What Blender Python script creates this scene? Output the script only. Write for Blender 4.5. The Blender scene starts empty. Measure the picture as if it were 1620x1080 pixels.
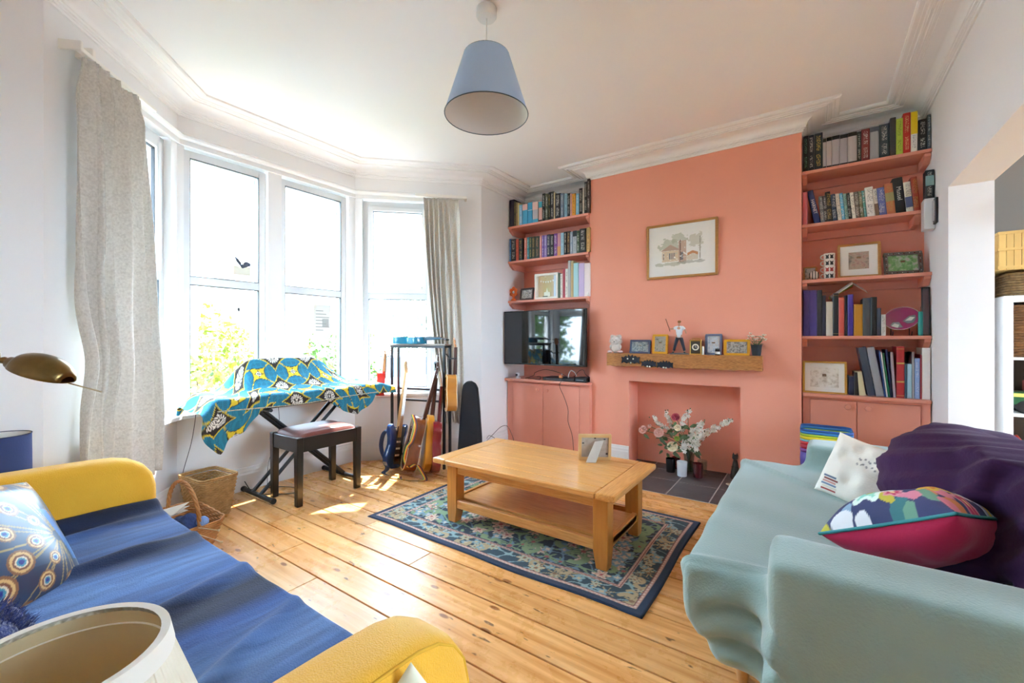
import bpy, bmesh, math, random
import numpy as np
from mathutils import Vector, Matrix
R = math.radians
PI = math.pi
scene = bpy.context.scene
col = scene.collection
random.seed(7)

# ---------------------------------------------------------------- camera, light, exposure
cam_data = bpy.data.cameras.new('camera')
cam_data.sensor_fit = 'HORIZONTAL'
cam_data.sensor_width = 36.0
cam_data.lens = 681.6 / 1620 * 36.0
cam_data.shift_y = -4 / 1620
cam_data.clip_start = 0.02
cam = bpy.data.objects.new('camera', cam_data)
cam.location = (0, 0, 1.2)
cam.rotation_euler = (R(90), 0, R(34.87))
col.objects.link(cam)
scene.camera = cam

world = bpy.data.worlds.new('world')
scene.world = world
world.use_nodes = True
bg = world.node_tree.nodes['Background']
bg.inputs['Color'].default_value = (0.62, 0.795, 1.0, 1)
bg.inputs['Strength'].default_value = 7.4

sun_data = bpy.data.lights.new('sun', 'SUN')
sun_data.energy = 7.0
sun_data.angle = R(0.6)
sun_data.color = (1.0, 0.97, 0.92)
sun = bpy.data.objects.new('sun', sun_data)
SUN_DIR = Vector((0.43, -0.77, -1.22)).normalized()
sun.rotation_euler = SUN_DIR.to_track_quat('-Z', 'Y').to_euler()
sun.location = (-6, 8, 8)
col.objects.link(sun)

scene.view_settings.view_transform = 'Standard'
scene.view_settings.look = 'None'
scene.view_settings.gamma = 1
scene.view_settings.use_curve_mapping = False
scene.view_settings.exposure = 2.28
try:
    scene.cycles.max_bounces = 14
    scene.cycles.diffuse_bounces = 8
    scene.cycles.transparent_max_bounces = 16
except Exception:
    pass

# ---------------------------------------------------------------- helpers
def lin(c):
    if isinstance(c, str):
        c = c.lstrip('#')
        c = [int(c[i:i + 2], 16) / 255 for i in (0, 2, 4)]
    return tuple((x / 12.92 if x <= 0.04045 else ((x + 0.055) / 1.055) ** 2.4) for x in c)

MATS = {}
def nodes_of(m):
    nt = m.node_tree
    return nt, nt.nodes, nt.links

def mat(name, c='#808080', rough=0.55, metal=0.0, var=None, var2=None, bump=None, obj_var=0.0, sheen=0.0,
        coat=0.0, spec=0.5, stretch=(1, 1, 1), emit=None, trans=0.0, attr=None, alpha=None):
    """procedural principled material; var=(scale, second colour, contrast), bump=(scale, strength[, kind])"""
    if name in MATS:
        return MATS[name]
    m = bpy.data.materials.new(name)
    m.use_nodes = True
    nt, N, L = nodes_of(m)
    p = N['Principled BSDF']
    p.inputs['Roughness'].default_value = rough
    p.inputs['Metallic'].default_value = metal
    p.inputs['Specular IOR Level'].default_value = spec
    if sheen:
        p.inputs['Sheen Weight'].default_value = sheen
    if coat:
        p.inputs['Coat Weight'].default_value = coat
        p.inputs['Coat Roughness'].default_value = 0.12
    if trans:
        p.inputs['Transmission Weight'].default_value = trans
    base = None
    tc = N.new('ShaderNodeTexCoord')
    mp = N.new('ShaderNodeMapping')
    mp.inputs['Scale'].default_value = stretch
    L.new(tc.outputs['Object'], mp.inputs['Vector'])
    if attr:
        a = N.new('ShaderNodeAttribute')
        a.attribute_name = attr
        base = a.outputs['Color']
    else:
        rgb = N.new('ShaderNodeRGB')
        rgb.outputs[0].default_value = (*lin(c), 1)
        base = rgb.outputs[0]
    def mixin(v):
        nonlocal base
        nz = N.new('ShaderNodeTexNoise')
        nz.inputs['Scale'].default_value = v[0]
        nz.inputs['Detail'].default_value = 4
        L.new(mp.outputs['Vector'], nz.inputs['Vector'])
        k = v[2] if len(v) > 2 else 0.3
        rp = N.new('ShaderNodeMapRange')
        rp.inputs['From Min'].default_value = 0.5 - k / 2
        rp.inputs['From Max'].default_value = 0.5 + k / 2
        L.new(nz.outputs['Fac'], rp.inputs['Value'])
        mx = N.new('ShaderNodeMix')
        mx.data_type = 'RGBA'
        L.new(rp.outputs[0], mx.inputs['Factor'])
        L.new(base, mx.inputs['A'])
        mx.inputs['B'].default_value = (*lin(v[1]), 1)
        base = mx.outputs['Result']
    if var:
        mixin(var)
    if var2:
        mixin(var2)
    if obj_var:
        oi = N.new('ShaderNodeObjectInfo')
        hs = N.new('ShaderNodeHueSaturation')
        mr = N.new('ShaderNodeMapRange')
        mr.inputs['To Min'].default_value = 1 - obj_var
        mr.inputs['To Max'].default_value = 1 + obj_var
        L.new(oi.outputs['Random'], mr.inputs['Value'])
        L.new(mr.outputs[0], hs.inputs['Value'])
        L.new(base, hs.inputs['Color'])
        base = hs.outputs['Color']
    L.new(base, p.inputs['Base Color'])
    if bump:
        nz = N.new('ShaderNodeTexNoise')
        nz.inputs['Scale'].default_value = bump[0]
        nz.inputs['Detail'].default_value = 3
        L.new(mp.outputs['Vector'], nz.inputs['Vector'])
        b = N.new('ShaderNodeBump')
        b.inputs['Strength'].default_value = bump[1]
        b.inputs['Distance'].default_value = 0.01
        L.new(nz.outputs['Fac'], b.inputs['Height'])
        L.new(b.outputs['Normal'], p.inputs['Normal'])
    if emit:
        p.inputs['Emission Color'].default_value = (*lin(emit[0]), 1)
        p.inputs['Emission Strength'].default_value = emit[1]
    if alpha is not None:
        p.inputs['Alpha'].default_value = alpha
    MATS[name] = m
    return m

def glass_mat(name, tint=(1, 1, 1), gloss=0.06, rough=0.0):
    if name in MATS:
        return MATS[name]
    m = bpy.data.materials.new(name)
    m.use_nodes = True
    nt, N, L = nodes_of(m)
    N.remove(N['Principled BSDF'])
    out = [n for n in N if n.type == 'OUTPUT_MATERIAL'][0]
    t = N.new('ShaderNodeBsdfTransparent')
    t.inputs['Color'].default_value = (*tint, 1)
    g = N.new('ShaderNodeBsdfGlossy')
    g.inputs['Roughness'].default_value = rough
    mx = N.new('ShaderNodeMixShader')
    mx.inputs['Fac'].default_value = gloss
    L.new(t.outputs[0], mx.inputs[1])
    L.new(g.outputs[0], mx.inputs[2])
    L.new(mx.outputs[0], out.inputs['Surface'])
    MATS[name] = m
    return m

def rotm(rx=0, ry=0, rz=0):
    return Matrix.Rotation(R(rz), 4, 'Z') @ Matrix.Rotation(R(ry), 4, 'Y') @ Matrix.Rotation(R(rx), 4, 'X')

def frame(o, x, y, z):
    """matrix with given origin and axis columns"""
    m = Matrix.Identity(4)
    for i, a in enumerate((x, y, z)):
        for j in range(3):
            m[j][i] = a[j]
    for j in range(3):
        m[j][3] = o[j]
    return m

def abs_loc(o):
    p = Vector((0, 0, 0))
    while o:
        p += o.location
        o = o.parent
    return p

class MB:
    def __init__(self, M=None):
        self.v, self.f, self.M = [], [], M or Matrix.Identity(4)
    def add(self, vs, fs, M=None):
        b = len(self.v)
        mm = self.M @ M if M else self.M
        self.v += [tuple(mm @ Vector(p)) for p in vs]
        self.f += [tuple(b + i for i in f) for f in fs]
        return self
    def box(self, x0, x1, y0, y1, z0, z1, M=None):
        vs = [(x, y, z) for z in (z0, z1) for y in (y0, y1) for x in (x0, x1)]
        fs = [(0, 2, 3, 1), (4, 5, 7, 6), (0, 1, 5, 4), (2, 6, 7, 3), (0, 4, 6, 2), (1, 3, 7, 5)]
        return self.add(vs, fs, M)
    def taper(self, c0, s0, z0, c1, s1, z1, M=None):
        vs = []
        for c, s, z in ((c0, s0, z0), (c1, s1, z1)):
            vs += [(c[0] + i * s[0] / 2, c[1] + j * s[1] / 2, z) for j in (-1, 1) for i in (-1, 1)]
        fs = [(0, 2, 3, 1), (4, 5, 7, 6), (0, 1, 5, 4), (2, 6, 7, 3), (0, 4, 6, 2), (1, 3, 7, 5)]
        return self.add(vs, fs, M)
    def lathe(self, prof, n=24, c=(0, 0, 0), M=None, cap=True):
        vs, fs = [], []
        for r, z in prof:
            for k in range(n):
                a = 2 * PI * k / n
                vs.append((c[0] + r * math.cos(a), c[1] + r * math.sin(a), c[2] + z))
        for i in range(len(prof) - 1):
            for k in range(n):
                k2 = (k + 1) % n
                fs.append((i * n + k, i * n + k2, (i + 1) * n + k2, (i + 1) * n + k))
        if cap:
            if prof[0][0] > 1e-5:
                fs.append(tuple(reversed(range(n))))
            if prof[-1][0] > 1e-5:
                fs.append(tuple((len(prof) - 1) * n + k for k in range(n)))
        return self.add(vs, fs, M)
    def tube(self, pts, r, n=8, closed=False, cap=True):
        P = [Vector(p) for p in pts]
        m = len(P)
        rs = r if hasattr(r, '__len__') else [r] * m
        vs, fs = [], []
        up = None
        for i, p in enumerate(P):
            if closed:
                d = P[(i + 1) % m] - P[i - 1]
            else:
                d = P[min(i + 1, m - 1)] - P[max(i - 1, 0)]
            d = d.normalized() if d.length > 1e-9 else Vector((0, 0, 1))
            if up is None:
                up = Vector((0, 0, 1)) if abs(d.z) < 0.9 else Vector((1, 0, 0))
            s = d.cross(up)
            if s.length < 1e-6:
                s = d.orthogonal()
            s.normalize()
            up = s.cross(d).normalized()
            for k in range(n):
                a = 2 * PI * k / n
                vs.append(tuple(p + (s * math.cos(a) + up * math.sin(a)) * rs[i]))
        for i in range(m if closed else m - 1):
            j = (i + 1) % m
            for k in range(n):
                k2 = (k + 1) % n
                fs.append((i * n + k, i * n + k2, j * n + k2, j * n + k))
        if cap and not closed:
            fs.append(tuple(reversed(range(n))))
            fs.append(tuple((m - 1) * n + k for k in range(n)))
        return self.add(vs, fs)
    def prism(self, outline, z0, z1, M=None):
        n = len(outline)
        vs = [(x, y, z0) for x, y in outline] + [(x, y, z1) for x, y in outline]
        fs = [tuple(reversed(range(n))), tuple(range(n, 2 * n))]
        fs += [(i, (i + 1) % n, n + (i + 1) % n, n + i) for i in range(n)]
        return self.add(vs, fs, M)
    def grid(self, fn, nu, nv, closed_u=False, M=None):
        vs = [fn(i / (nu if closed_u else nu - 1), j / (nv - 1)) for j in range(nv) for i in range(nu)]
        fs = []
        for j in range(nv - 1):
            for i in range(nu if closed_u else nu - 1):
                i2 = (i + 1) % nu
                fs.append((j * nu + i, j * nu + i2, (j + 1) * nu + i2, (j + 1) * nu + i))
        return self.add(vs, fs, M)
    def ball(self, c, r, n=12, m=8, sc=(1, 1, 1), M=None):
        prof = [(max(1e-6, math.sin(PI * k / m)), -math.cos(PI * k / m)) for k in range(m + 1)]
        MM = Matrix.Translation(c) @ Matrix.Diagonal((r * sc[0], r * sc[1], r * sc[2], 1))
        return self.lathe(prof, n, M=(M @ MM) if M else MM, cap=False)
    def build(self, name, material, parent=None, smooth=None, bevel=0, seg=1, world=False, merge=False, subsurf=0, solid=0):
        me = bpy.data.meshes.new(name)
        V = self.v
        if world and parent is not None:
            o0 = abs_loc(parent)
            V = [(x - o0.x, y - o0.y, z - o0.z) for x, y, z in V]
        me.from_pydata(V, [], self.f)
        if bevel or merge:
            bm = bmesh.new()
            bm.from_mesh(me)
            bmesh.ops.remove_doubles(bm, verts=bm.verts, dist=1e-5)
            if bevel:
                ed = [e for e in bm.edges if len(e.link_faces) == 2 and e.calc_face_angle(0) > 0.5]
                bmesh.ops.bevel(bm, geom=ed, offset=bevel, segments=seg, profile=0.6, affect='EDGES', clamp_overlap=True)
            bm.to_mesh(me)
            bm.free()
        me.materials.append(material)
        if smooth is not None:
            me.polygons.foreach_set('use_smooth', [True] * len(me.polygons))
            if smooth < 179:
                me.set_sharp_from_angle(angle=R(smooth))
        me.update()
        o = bpy.data.objects.new(name, me)
        col.objects.link(o)
        if parent is not None:
            o.parent = parent
        if solid:
            md = o.modifiers.new('thickness', 'SOLIDIFY')
            md.thickness = solid
            md.offset = -1
        if subsurf:
            md = o.modifiers.new('subsurf', 'SUBSURF')
            md.levels = md.render_levels = subsurf
        return o

def tag(o, label=None, cat=None, group=None, kind=None):
    if label: o['label'] = label
    if cat: o['category'] = cat
    if group: o['group'] = group
    if kind: o['kind'] = kind
    return o

def thing(name, label, cat, loc=(0, 0, 0), rotz=0, group=None, kind=None):
    o = bpy.data.objects.new(name, None)
    o.empty_display_size = 0.05
    col.objects.link(o)
    o.location = loc
    o.rotation_euler = (0, 0, R(rotz))
    if kind == 'structure':
        o['kind'] = kind
        if label: o['label'] = label
    else:
        tag(o, label, cat, group, kind)
    return o

def struct(name, mb, m, label=None, parent=None, **kw):
    o = mb.build(name, m, parent, **kw)
    if parent is None:
        o['kind'] = 'structure'
    if label: o['label'] = label
    return o

def set_attr(o, cols, name='Col'):
    me = o.data
    a = me.color_attributes.new(name, 'FLOAT_COLOR', 'POINT')
    c = np.ones((len(me.vertices), 4), dtype=np.float32)
    c[:, :3] = cols
    a.data.foreach_set('color', c.ravel())
    return o

def L3(h):
    return np.array(lin(h))

def grid_obj(name, P, m, parent=None, smooth=180, solid=0, world=False):
    """P: (nv, nu, 3) array of points -> one sheet"""
    nv, nu = P.shape[:2]
    mb = MB()
    mb.v = [tuple(p) for p in P.reshape(-1, 3)]
    mb.f = [(j * nu + i, j * nu + i + 1, (j + 1) * nu + i + 1, (j + 1) * nu + i) for j in range(nv - 1) for i in range(nu - 1)]
    return mb.build(name, m, parent, smooth=smooth, solid=solid, world=world)

def sstep(a, b, x):
    t = np.clip((x - a) / (b - a), 0, 1)
    return t * t * (3 - 2 * t)

def vnoise(x, y, seed=0):
    """cheap smooth value noise on arrays"""
    x = np.asarray(x, float); y = np.asarray(y, float); seed = int(seed)
    xi, yi = np.floor(x).astype(int), np.floor(y).astype(int)
    xf, yf = x - xi, y - yi
    xf, yf = xf * xf * (3 - 2 * xf), yf * yf * (3 - 2 * yf)
    def h(a, b):
        n = (a * 374761393 + b * 668265263 + seed * 1442695041) & 0x7fffffff
        n = ((n ^ (n >> 13)) * 1274126177) & 0x7fffffff
        return ((n ^ (n >> 16)) & 0xffff) / 65535.0
    return (h(xi, yi) * (1 - xf) + h(xi + 1, yi) * xf) * (1 - yf) + (h(xi, yi + 1) * (1 - xf) + h(xi + 1, yi + 1) * xf) * yf

def text_obj(name, s, size, material, parent, M, depth=0.0006):
    cu = bpy.data.curves.new(name, 'FONT')
    cu.body = s
    cu.size = size
    cu.align_x = 'CENTER'
    cu.align_y = 'CENTER'
    cu.extrude = depth
    t = bpy.data.objects.new(name, cu)
    col.objects.link(t)
    dg = bpy.context.evaluated_depsgraph_get()
    me = bpy.data.meshes.new_from_object(t.evaluated_get(dg))
    bpy.data.objects.remove(t)
    me.transform(M)
    me.materials.clear()
    me.materials.append(material)
    o = bpy.data.objects.new(name, me)
    col.objects.link(o)
    o.parent = parent
    return o

ORD = ['first', 'second', 'third', 'fourth', 'fifth', 'sixth', 'seventh', 'eighth', 'ninth', 'tenth', 'eleventh', 'twelfth',
       'thirteenth', 'fourteenth', 'fifteenth', 'sixteenth', 'seventeenth', 'eighteenth', 'nineteenth', 'twentieth',
       'twenty-first', 'twenty-second', 'twenty-third', 'twenty-fourth', 'twenty-fifth', 'twenty-sixth', 'twenty-seventh']

# ---------------------------------------------------------------- shared materials
M_white = mat('white_wall_paint', '#ebe9e8', 0.7, bump=(60, 0.03))
M_ceil = mat('ceiling_paint', '#f7f5f5', 0.8, var=(0.8, '#f2f0f0', 0.8))
M_trim = mat('white_gloss_trim', '#e4e2e0', 0.35)
M_salmon = mat('salmon_wall_paint', '#f5a68d', 0.62, var=(2.0, '#f1a188', 0.6), bump=(50, 0.04))
M_salmon_wood = mat('salmon_painted_wood', '#e89b85', 0.45, var=(5, '#e39680', 0.5))
M_pvc = mat('white_window_plastic', '#dedfe0', 0.3)
M_seal = mat('dark_window_seal', '#2d3238', 0.5)
M_glass = glass_mat('window_glass', (0.97, 0.985, 0.98), 0.05)
M_picglass = glass_mat('picture_glass', (1, 1, 1), 0.035)
M_black = mat('black_satin', '#17171a', 0.4)
M_blackmet = mat('black_metal', '#26272b', 0.4, metal=0.3)
M_paper = mat('white_paper', '#f1efe9', 0.7)
M_oakf = mat('oak_frame', '#c58f4e', 0.5, var=(14, '#a87338', 0.5), stretch=(1, 1, 8))
M_cable = mat('black_cable', '#121214', 0.5)
M_wcable = mat('white_cable', '#e8e6e2', 0.5)
M_chrome = mat('chrome', '#cfd2d6', 0.2, metal=1)
M_gold = mat('gilt', '#c79a4a', 0.35, metal=0.8)

# ---------------------------------------------------------------- room shell
ZC = 2.905           # ceiling
PERIM = [(0.67, -1.0), (0.67, 4.30), (-0.067, 4.30), (-0.067, 4.0), (-1.833, 4.0), (-1.833, 4.30), (-2.82, 4.30), (-2.82, 3.48),
         (-3.70, 2.60), (-3.70, 1.15), (-2.95, 0.40), (-2.95, -1.0)]

def sweep(poly, prof, closed):
    """sweep (distance inward, z) profile along an interior-on-left polyline with mitred corners"""
    n = len(poly)
    P = [Vector((x, y)) for x, y in poly]
    mit = []
    for i in range(n):
        def nrm(a, b):
            d = (b - a).normalized()
            return Vector((-d.y, d.x))
        if closed or 0 < i < n - 1:
            n0, n1 = nrm(P[i - 1], P[i]), nrm(P[i], P[(i + 1) % n])
            m = n0 + n1
            m = m / m.dot(n0)
        else:
            m = nrm(P[0], P[1]) if i == 0 else nrm(P[-2], P[-1])
        mit.append(m)
    k = len(prof)
    vs = [(P[i].x + mit[i].x * d, P[i].y + mit[i].y * d, z) for i in range(n) for d, z in prof]
    fs = []
    for i in range(n if closed else n - 1):
        j = (i + 1) % n
        for a in range(k - 1):
            fs.append((i * k + a, j * k + a, j * k + a + 1, i * k + a + 1))
    if not closed:
        fs.append(tuple(range(k)))
        fs.append(tuple(reversed([(n - 1) * k + a for a in range(k)])))
    mb = MB()
    return mb.add(vs, fs)

# floor : dark underfloor and separate boards
struct('floor', MB().box(-4.05, 3.6, -1.2, 4.6, -0.08, -0.016), mat('underfloor_dark', '#1a110b', 0.9), 'honey coloured bare pine floorboards with dark gaps')
FLOOR = bpy.data.objects['floor']
def plank_material():
    m = bpy.data.materials.new('pine_floorboard')
    m.use_nodes = True
    nt, N, L = nodes_of(m)
    p = N['Principled BSDF']
    p.inputs['Specular IOR Level'].default_value = 0.35
    tc = N.new('ShaderNodeTexCoord')
    oi = N.new('ShaderNodeObjectInfo')
    off = N.new('ShaderNodeVectorMath'); off.operation = 'MULTIPLY_ADD'
    cmb = N.new('ShaderNodeCombineXYZ')
    L.new(oi.outputs['Random'], cmb.inputs['X']); L.new(oi.outputs['Random'], cmb.inputs['Z'])
    L.new(cmb.outputs[0], off.inputs[0]); off.inputs[1].default_value = (37, 0, 11)
    L.new(tc.outputs['Object'], off.inputs[2])
    mp = N.new('ShaderNodeMapping'); mp.inputs['Scale'].default_value = (0.9, 14, 1)
    L.new(off.outputs[0], mp.inputs['Vector'])
    n1 = N.new('ShaderNodeTexNoise'); n1.inputs['Scale'].default_value = 2.2; n1.inputs['Detail'].default_value = 6
    n1.inputs['Distortion'].default_value = 0.6
    L.new(mp.outputs[0], n1.inputs['Vector'])
    cr = N.new('ShaderNodeValToRGB')
    e = cr.color_ramp.elements
    e[0].position = 0.3; e[0].color = (*lin('#d9924a'), 1)
    e[1].position = 0.72; e[1].color = (*lin('#fbc784'), 1)
    L.new(n1.outputs['Fac'], cr.inputs['Fac'])
    # knots
    mk = N.new('ShaderNodeMapping'); mk.inputs['Scale'].default_value = (2.6, 6.5, 1)
    L.new(off.outputs[0], mk.inputs['Vector'])
    vo = N.new('ShaderNodeTexVoronoi'); vo.inputs['Scale'].default_value = 1.0; vo.voronoi_dimensions = '2D'
    L.new(mk.outputs[0], vo.inputs['Vector'])
    kr = N.new('ShaderNodeMapRange'); kr.inputs['From Min'].default_value = 0.05; kr.inputs['From Max'].default_value = 0.085
    kr.inputs['To Min'].default_value = 0.85; kr.inputs['To Max'].default_value = 0.0
    L.new(vo.outputs['Distance'], kr.inputs['Value'])
    sel = N.new('ShaderNodeMath'); sel.operation = 'GREATER_THAN'; sel.inputs[1].default_value = 0.68
    sep = N.new('ShaderNodeSeparateColor'); L.new(vo.outputs['Color'], sep.inputs[0]); L.new(sep.outputs[0], sel.inputs[0])
    mu = N.new('ShaderNodeMath'); mu.operation = 'MULTIPLY'; L.new(kr.outputs[0], mu.inputs[0]); L.new(sel.outputs[0], mu.inputs[1])
    mx = N.new('ShaderNodeMix'); mx.data_type = 'RGBA'
    L.new(mu.outputs[0], mx.inputs['Factor']); L.new(cr.outputs[0], mx.inputs['A']); mx.inputs['B'].default_value = (*lin('#8a4c1e'), 1)
    # worn scuffs and small dents
    n2 = N.new('ShaderNodeTexNoise'); n2.inputs['Scale'].default_value = 2.3; n2.inputs['Detail'].default_value = 8; n2.inputs['Roughness'].default_value = 0.75
    L.new(tc.outputs['Object'], n2.inputs['Vector'])
    wr = N.new('ShaderNodeMapRange'); wr.inputs['From Min'].default_value = 0.56; wr.inputs['From Max'].default_value = 0.72
    wr.inputs['To Max'].default_value = 0.45
    L.new(n2.outputs['Fac'], wr.inputs['Value'])
    mx2 = N.new('ShaderNodeMix'); mx2.data_type = 'RGBA'
    L.new(wr.outputs[0], mx2.inputs['Factor']); L.new(mx.outputs['Result'], mx2.inputs['A']); mx2.inputs['B'].default_value = (*lin('#c9a27c'), 1)
    n3 = N.new('ShaderNodeTexNoise'); n3.inputs['Scale'].default_value = 26; n3.inputs['Detail'].default_value = 2
    ms = N.new('ShaderNodeMapping'); ms.inputs['Scale'].default_value = (0.5, 1.4, 1); L.new(off.outputs[0], ms.inputs['Vector'])
    L.new(ms.outputs[0], n3.inputs['Vector'])
    dr = N.new('ShaderNodeMapRange'); dr.inputs['From Min'].default_value = 0.69; dr.inputs['From Max'].default_value = 0.75; dr.inputs['To Max'].default_value = 0.8
    L.new(n3.outputs['Fac'], dr.inputs['Value'])
    mx3 = N.new('ShaderNodeMix'); mx3.data_type = 'RGBA'
    L.new(dr.outputs[0], mx3.inputs['Factor']); L.new(mx2.outputs['Result'], mx3.inputs['A']); mx3.inputs['B'].default_value = (*lin('#5f3a1c'), 1)
    hs = N.new('ShaderNodeHueSaturation')
    mr = N.new('ShaderNodeMapRange'); mr.inputs['To Min'].default_value = 0.86; mr.inputs['To Max'].default_value = 1.12
    L.new(oi.outputs['Random'], mr.inputs['Value']); L.new(mr.outputs[0], hs.inputs['Value']); L.new(mx3.outputs['Result'], hs.inputs['Color'])
    L.new(hs.outputs[0], p.inputs['Base Color'])
    rr = N.new('ShaderNodeMapRange'); rr.inputs['To Min'].default_value = 0.14; rr.inputs['To Max'].default_value = 0.42
    L.new(n2.outputs['Fac'], rr.inputs['Value']); L.new(rr.outputs[0], p.inputs['Roughness'])
    b = N.new('ShaderNodeBump'); b.inputs['Strength'].default_value = 0.12; b.inputs['Distance'].default_value = 0.01
    L.new(n1.outputs['Fac'], b.inputs['Height']); L.new(b.outputs[0], p.inputs['Normal'])
    return m
M_plank = plank_material()
PW = 0.1697
k = -17
rng = random.Random(3)
def room_xmin(y):
    return -3.74
while True:
    y0 = 1.731 + k * PW
    if y0 > 4.3:
        break
    k += 1
    y1 = min(y0 + PW, 4.4)
    g = 0.0026 + rng.random() * 0.0024
    cuts = [-3.74]
    x = -3.74 + 0.8 + rng.random() * 1.6
    while x < 3.3:
        cuts.append(x)
        x += 1.9 + rng.random() * 1.6
    cuts.append(3.5)
    for a, b2 in zip(cuts[:-1], cuts[1:]):
        # boards stop at the hearth
        segs = [(a, b2)]
        if y1 > 3.405:
            segs = []
            if y0 < 3.37 and min(b2, -0.31) - max(a, -1.53) > 0.05:
                s0, s1 = max(a, -1.53), min(b2, -0.31)
                cx, cy = (s0 + s1) / 2, (y0 + 3.403) / 2
                o = MB().box(s0 + 0.0012 - cx, s1 - 0.0012 - cx, y0 + g - cy, 3.403 - cy, -0.016, 0).build('plank', M_plank, FLOOR, bevel=0.0018)
                o.location = (cx, cy, 0)
            if a < -1.53: segs.append((a, min(b2, -1.53)))
            if b2 > -0.31: segs.append((max(a, -0.31), b2))
        for s0, s1 in segs:
            if s1 - s0 < 0.05:
                continue
            yy1 = y1
            cx, cy = (s0 + s1) / 2, (y0 + yy1) / 2
            mb = MB().box(s0 + 0.0012 - cx, s1 - 0.0012 - cx, y0 + g - cy, yy1 - g - cy, -0.016, 0)
            o = mb.build('plank', M_plank, FLOOR, bevel=0.0018)
            o.location = (cx, cy, rng.uniform(-0.0012, 0))

# hearth tiles
hearth = MB().box(-1.53, -0.31, 3.405, 4.25, -0.016, 0.0015)
HE = struct('floor_hearth', hearth, mat('pale_grout', '#b5afa6', 0.9), 'dark slate tiled hearth with pale grout lines')
M_slate = mat('slate_tile', '#4a474b', 0.45, var=(9, '#343135', 0.5), var2=(3, '#5c5552', 0.5), bump=(14, 0.35), obj_var=0.12)
xs = [-1.53, -1.235, -0.928, -0.62, -0.31]
ys = [3.405, 3.765, 4.055, 4.25]
for i in range(4):
    for j in range(3):
        mb = MB().box(xs[i] + 0.0042, xs[i + 1] - 0.0042, ys[j] + 0.0042, ys[j + 1] - 0.0042, -0.006, 0.004)
        mb.build('tile', M_slate, HE, bevel=0.002)

# ceiling
struct('ceiling', MB().prism([(3.6, -1.2), (3.6, 4.45), (-2.97, 4.45), (-2.97, 3.55), (-3.86, 2.66), (-3.86, 1.09), (-3.1, 0.33), (-3.1, -1.2)], ZC, ZC + 0.1), M_ceil, 'white plaster ceiling')
prof = [(0, 2.792), (0.010, 2.792), (0.012, 2.804), (0.018, 2.806), (0.018, 2.814), (0.028, 2.817), (0.028, 2.828)]
for t in range(0, 9):
    a = PI / 2 * t / 8
    prof.append((0.034 + 0.088 * (1 - math.cos(a)), 2.832 + 0.046 * math.sin(a)))
prof += [(0.128, 2.878), (0.128, 2.886), (0.142, 2.886), (0.146, 2.881), (0.154, 2.881), (0.158, 2.887), (0.170, 2.887), (0.174, 2.882), (0.182, 2.882),
         (0.186, 2.889), (0.200, 2.889), (0.205, 2.885), (0.226, 2.885), (0.235, 2.892), (0.235, ZC + 0.002)]
struct('trim_cornice', sweep(PERIM, prof, True), mat('cornice_paint', '#f4f2f1', 0.6), 'moulded white plaster cornice around the ceiling', smooth=28)

# chimney breast with fireplace opening
mb = MB()
mb.box(-1.833, -1.431, 4.0, 4.45, 0, ZC)
mb.box(-0.487, -0.067, 4.0, 4.45, 0, ZC)
mb.box(-1.431, -0.487, 4.0, 4.45, 0.80, ZC)
mb.box(-1.431, -0.487, 4.25, 4.45, -0.016, 0.80)
struct('wall_chimney', mb, M_salmon, 'salmon painted chimney breast with square fireplace recess')
mb = MB()
mb.box(-2.95, -1.833, 4.30, 4.45, 0, 2.475)
mb.box(-0.067, 0.86, 4.30, 4.45, 0, 2.50)
struct('wall_alcoves', mb, M_salmon, 'salmon alcove walls either side of the chimney breast')
mb = MB()
mb.box(-2.95, -1.833, 4.30, 4.45, 2.475, ZC)
mb.box(-0.067, 0.86, 4.30, 4.45, 2.50, ZC)
struct('wall_back', mb, M_white, 'white wall strip above the alcove shelves')
# left alcove side wall, right wall with opening, back of the room, far room
struct('wall_left', MB().box(-2.97, -2.82, 3.48, 4.45, 0, ZC), M_white, 'white wall beside the left alcove', bevel=0.02, seg=3)
struct('wall_near', MB().box(-3.1, -2.95, -1.2, 0.40, 0, ZC), M_white)
mb = MB()
mb.box(0.67, 0.86, 3.617, 4.45, 0, ZC)
mb.box(0.67, 0.86, 0.75, 3.617, 2.112, ZC)
mb.box(0.67, 0.86, -1.2, 0.75, 0, ZC)
struct('wall_right', mb, M_white, 'white right wall with a wide square opening')
struct('wall_behind', MB().box(-3.1, 3.6, -1.2, -1.0, 0, ZC), M_white, 'white wall behind the camera')
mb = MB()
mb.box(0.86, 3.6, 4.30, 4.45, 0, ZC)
struct('wall_far', mb, mat('far_room_dimmed_colour', '#746b61', 0.7), 'wall of the next room, coloured darker to look dim')  # dimness of the far room is put into this wall colour
mb = MB()
mb.box(3.45, 3.6, -1.0, 1.8, 0, ZC)
mb.box(3.45, 3.6, 3.9, 4.3, 0, ZC)
mb.box(3.45, 3.6, 1.8, 3.9, 0, 0.8)
mb.box(3.45, 3.6, 1.8, 3.9, 2.55, ZC)
struct('wall_end', mb, M_white)

# ---------------------------------------------------------------- bay : three facets with windows
def facet(name, A, B, holes, ext0=0.09, ext1=0.09, zl=0.64, zt=2.60):
    """A->B interior on left; holes: list of (u0,u1)"""
    A, B = Vector((*A, 0)), Vector((*B, 0))
    Ln = (B - A).length
    u = (B - A).normalized()
    n = Vector((-u.y, u.x, 0))
    Mx = frame(A, u, n, Vector((0, 0, 1)))
    mb = MB(Mx)
    T = -0.16
    mb.box(-ext0, Ln + ext1, T, 0, 0, zl)
    mb.box(-ext0, Ln + ext1, T, 0, zt, ZC)
    p = -ext0
    for a, b in holes:
        mb.box(p, a, T, 0, zl, zt)
        p = b
    mb.box(p, Ln + ext1, T, 0, zl, zt)
    struct(name, mb, M_white, 'white bay wall around the windows')
    return Mx, Ln

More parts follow.
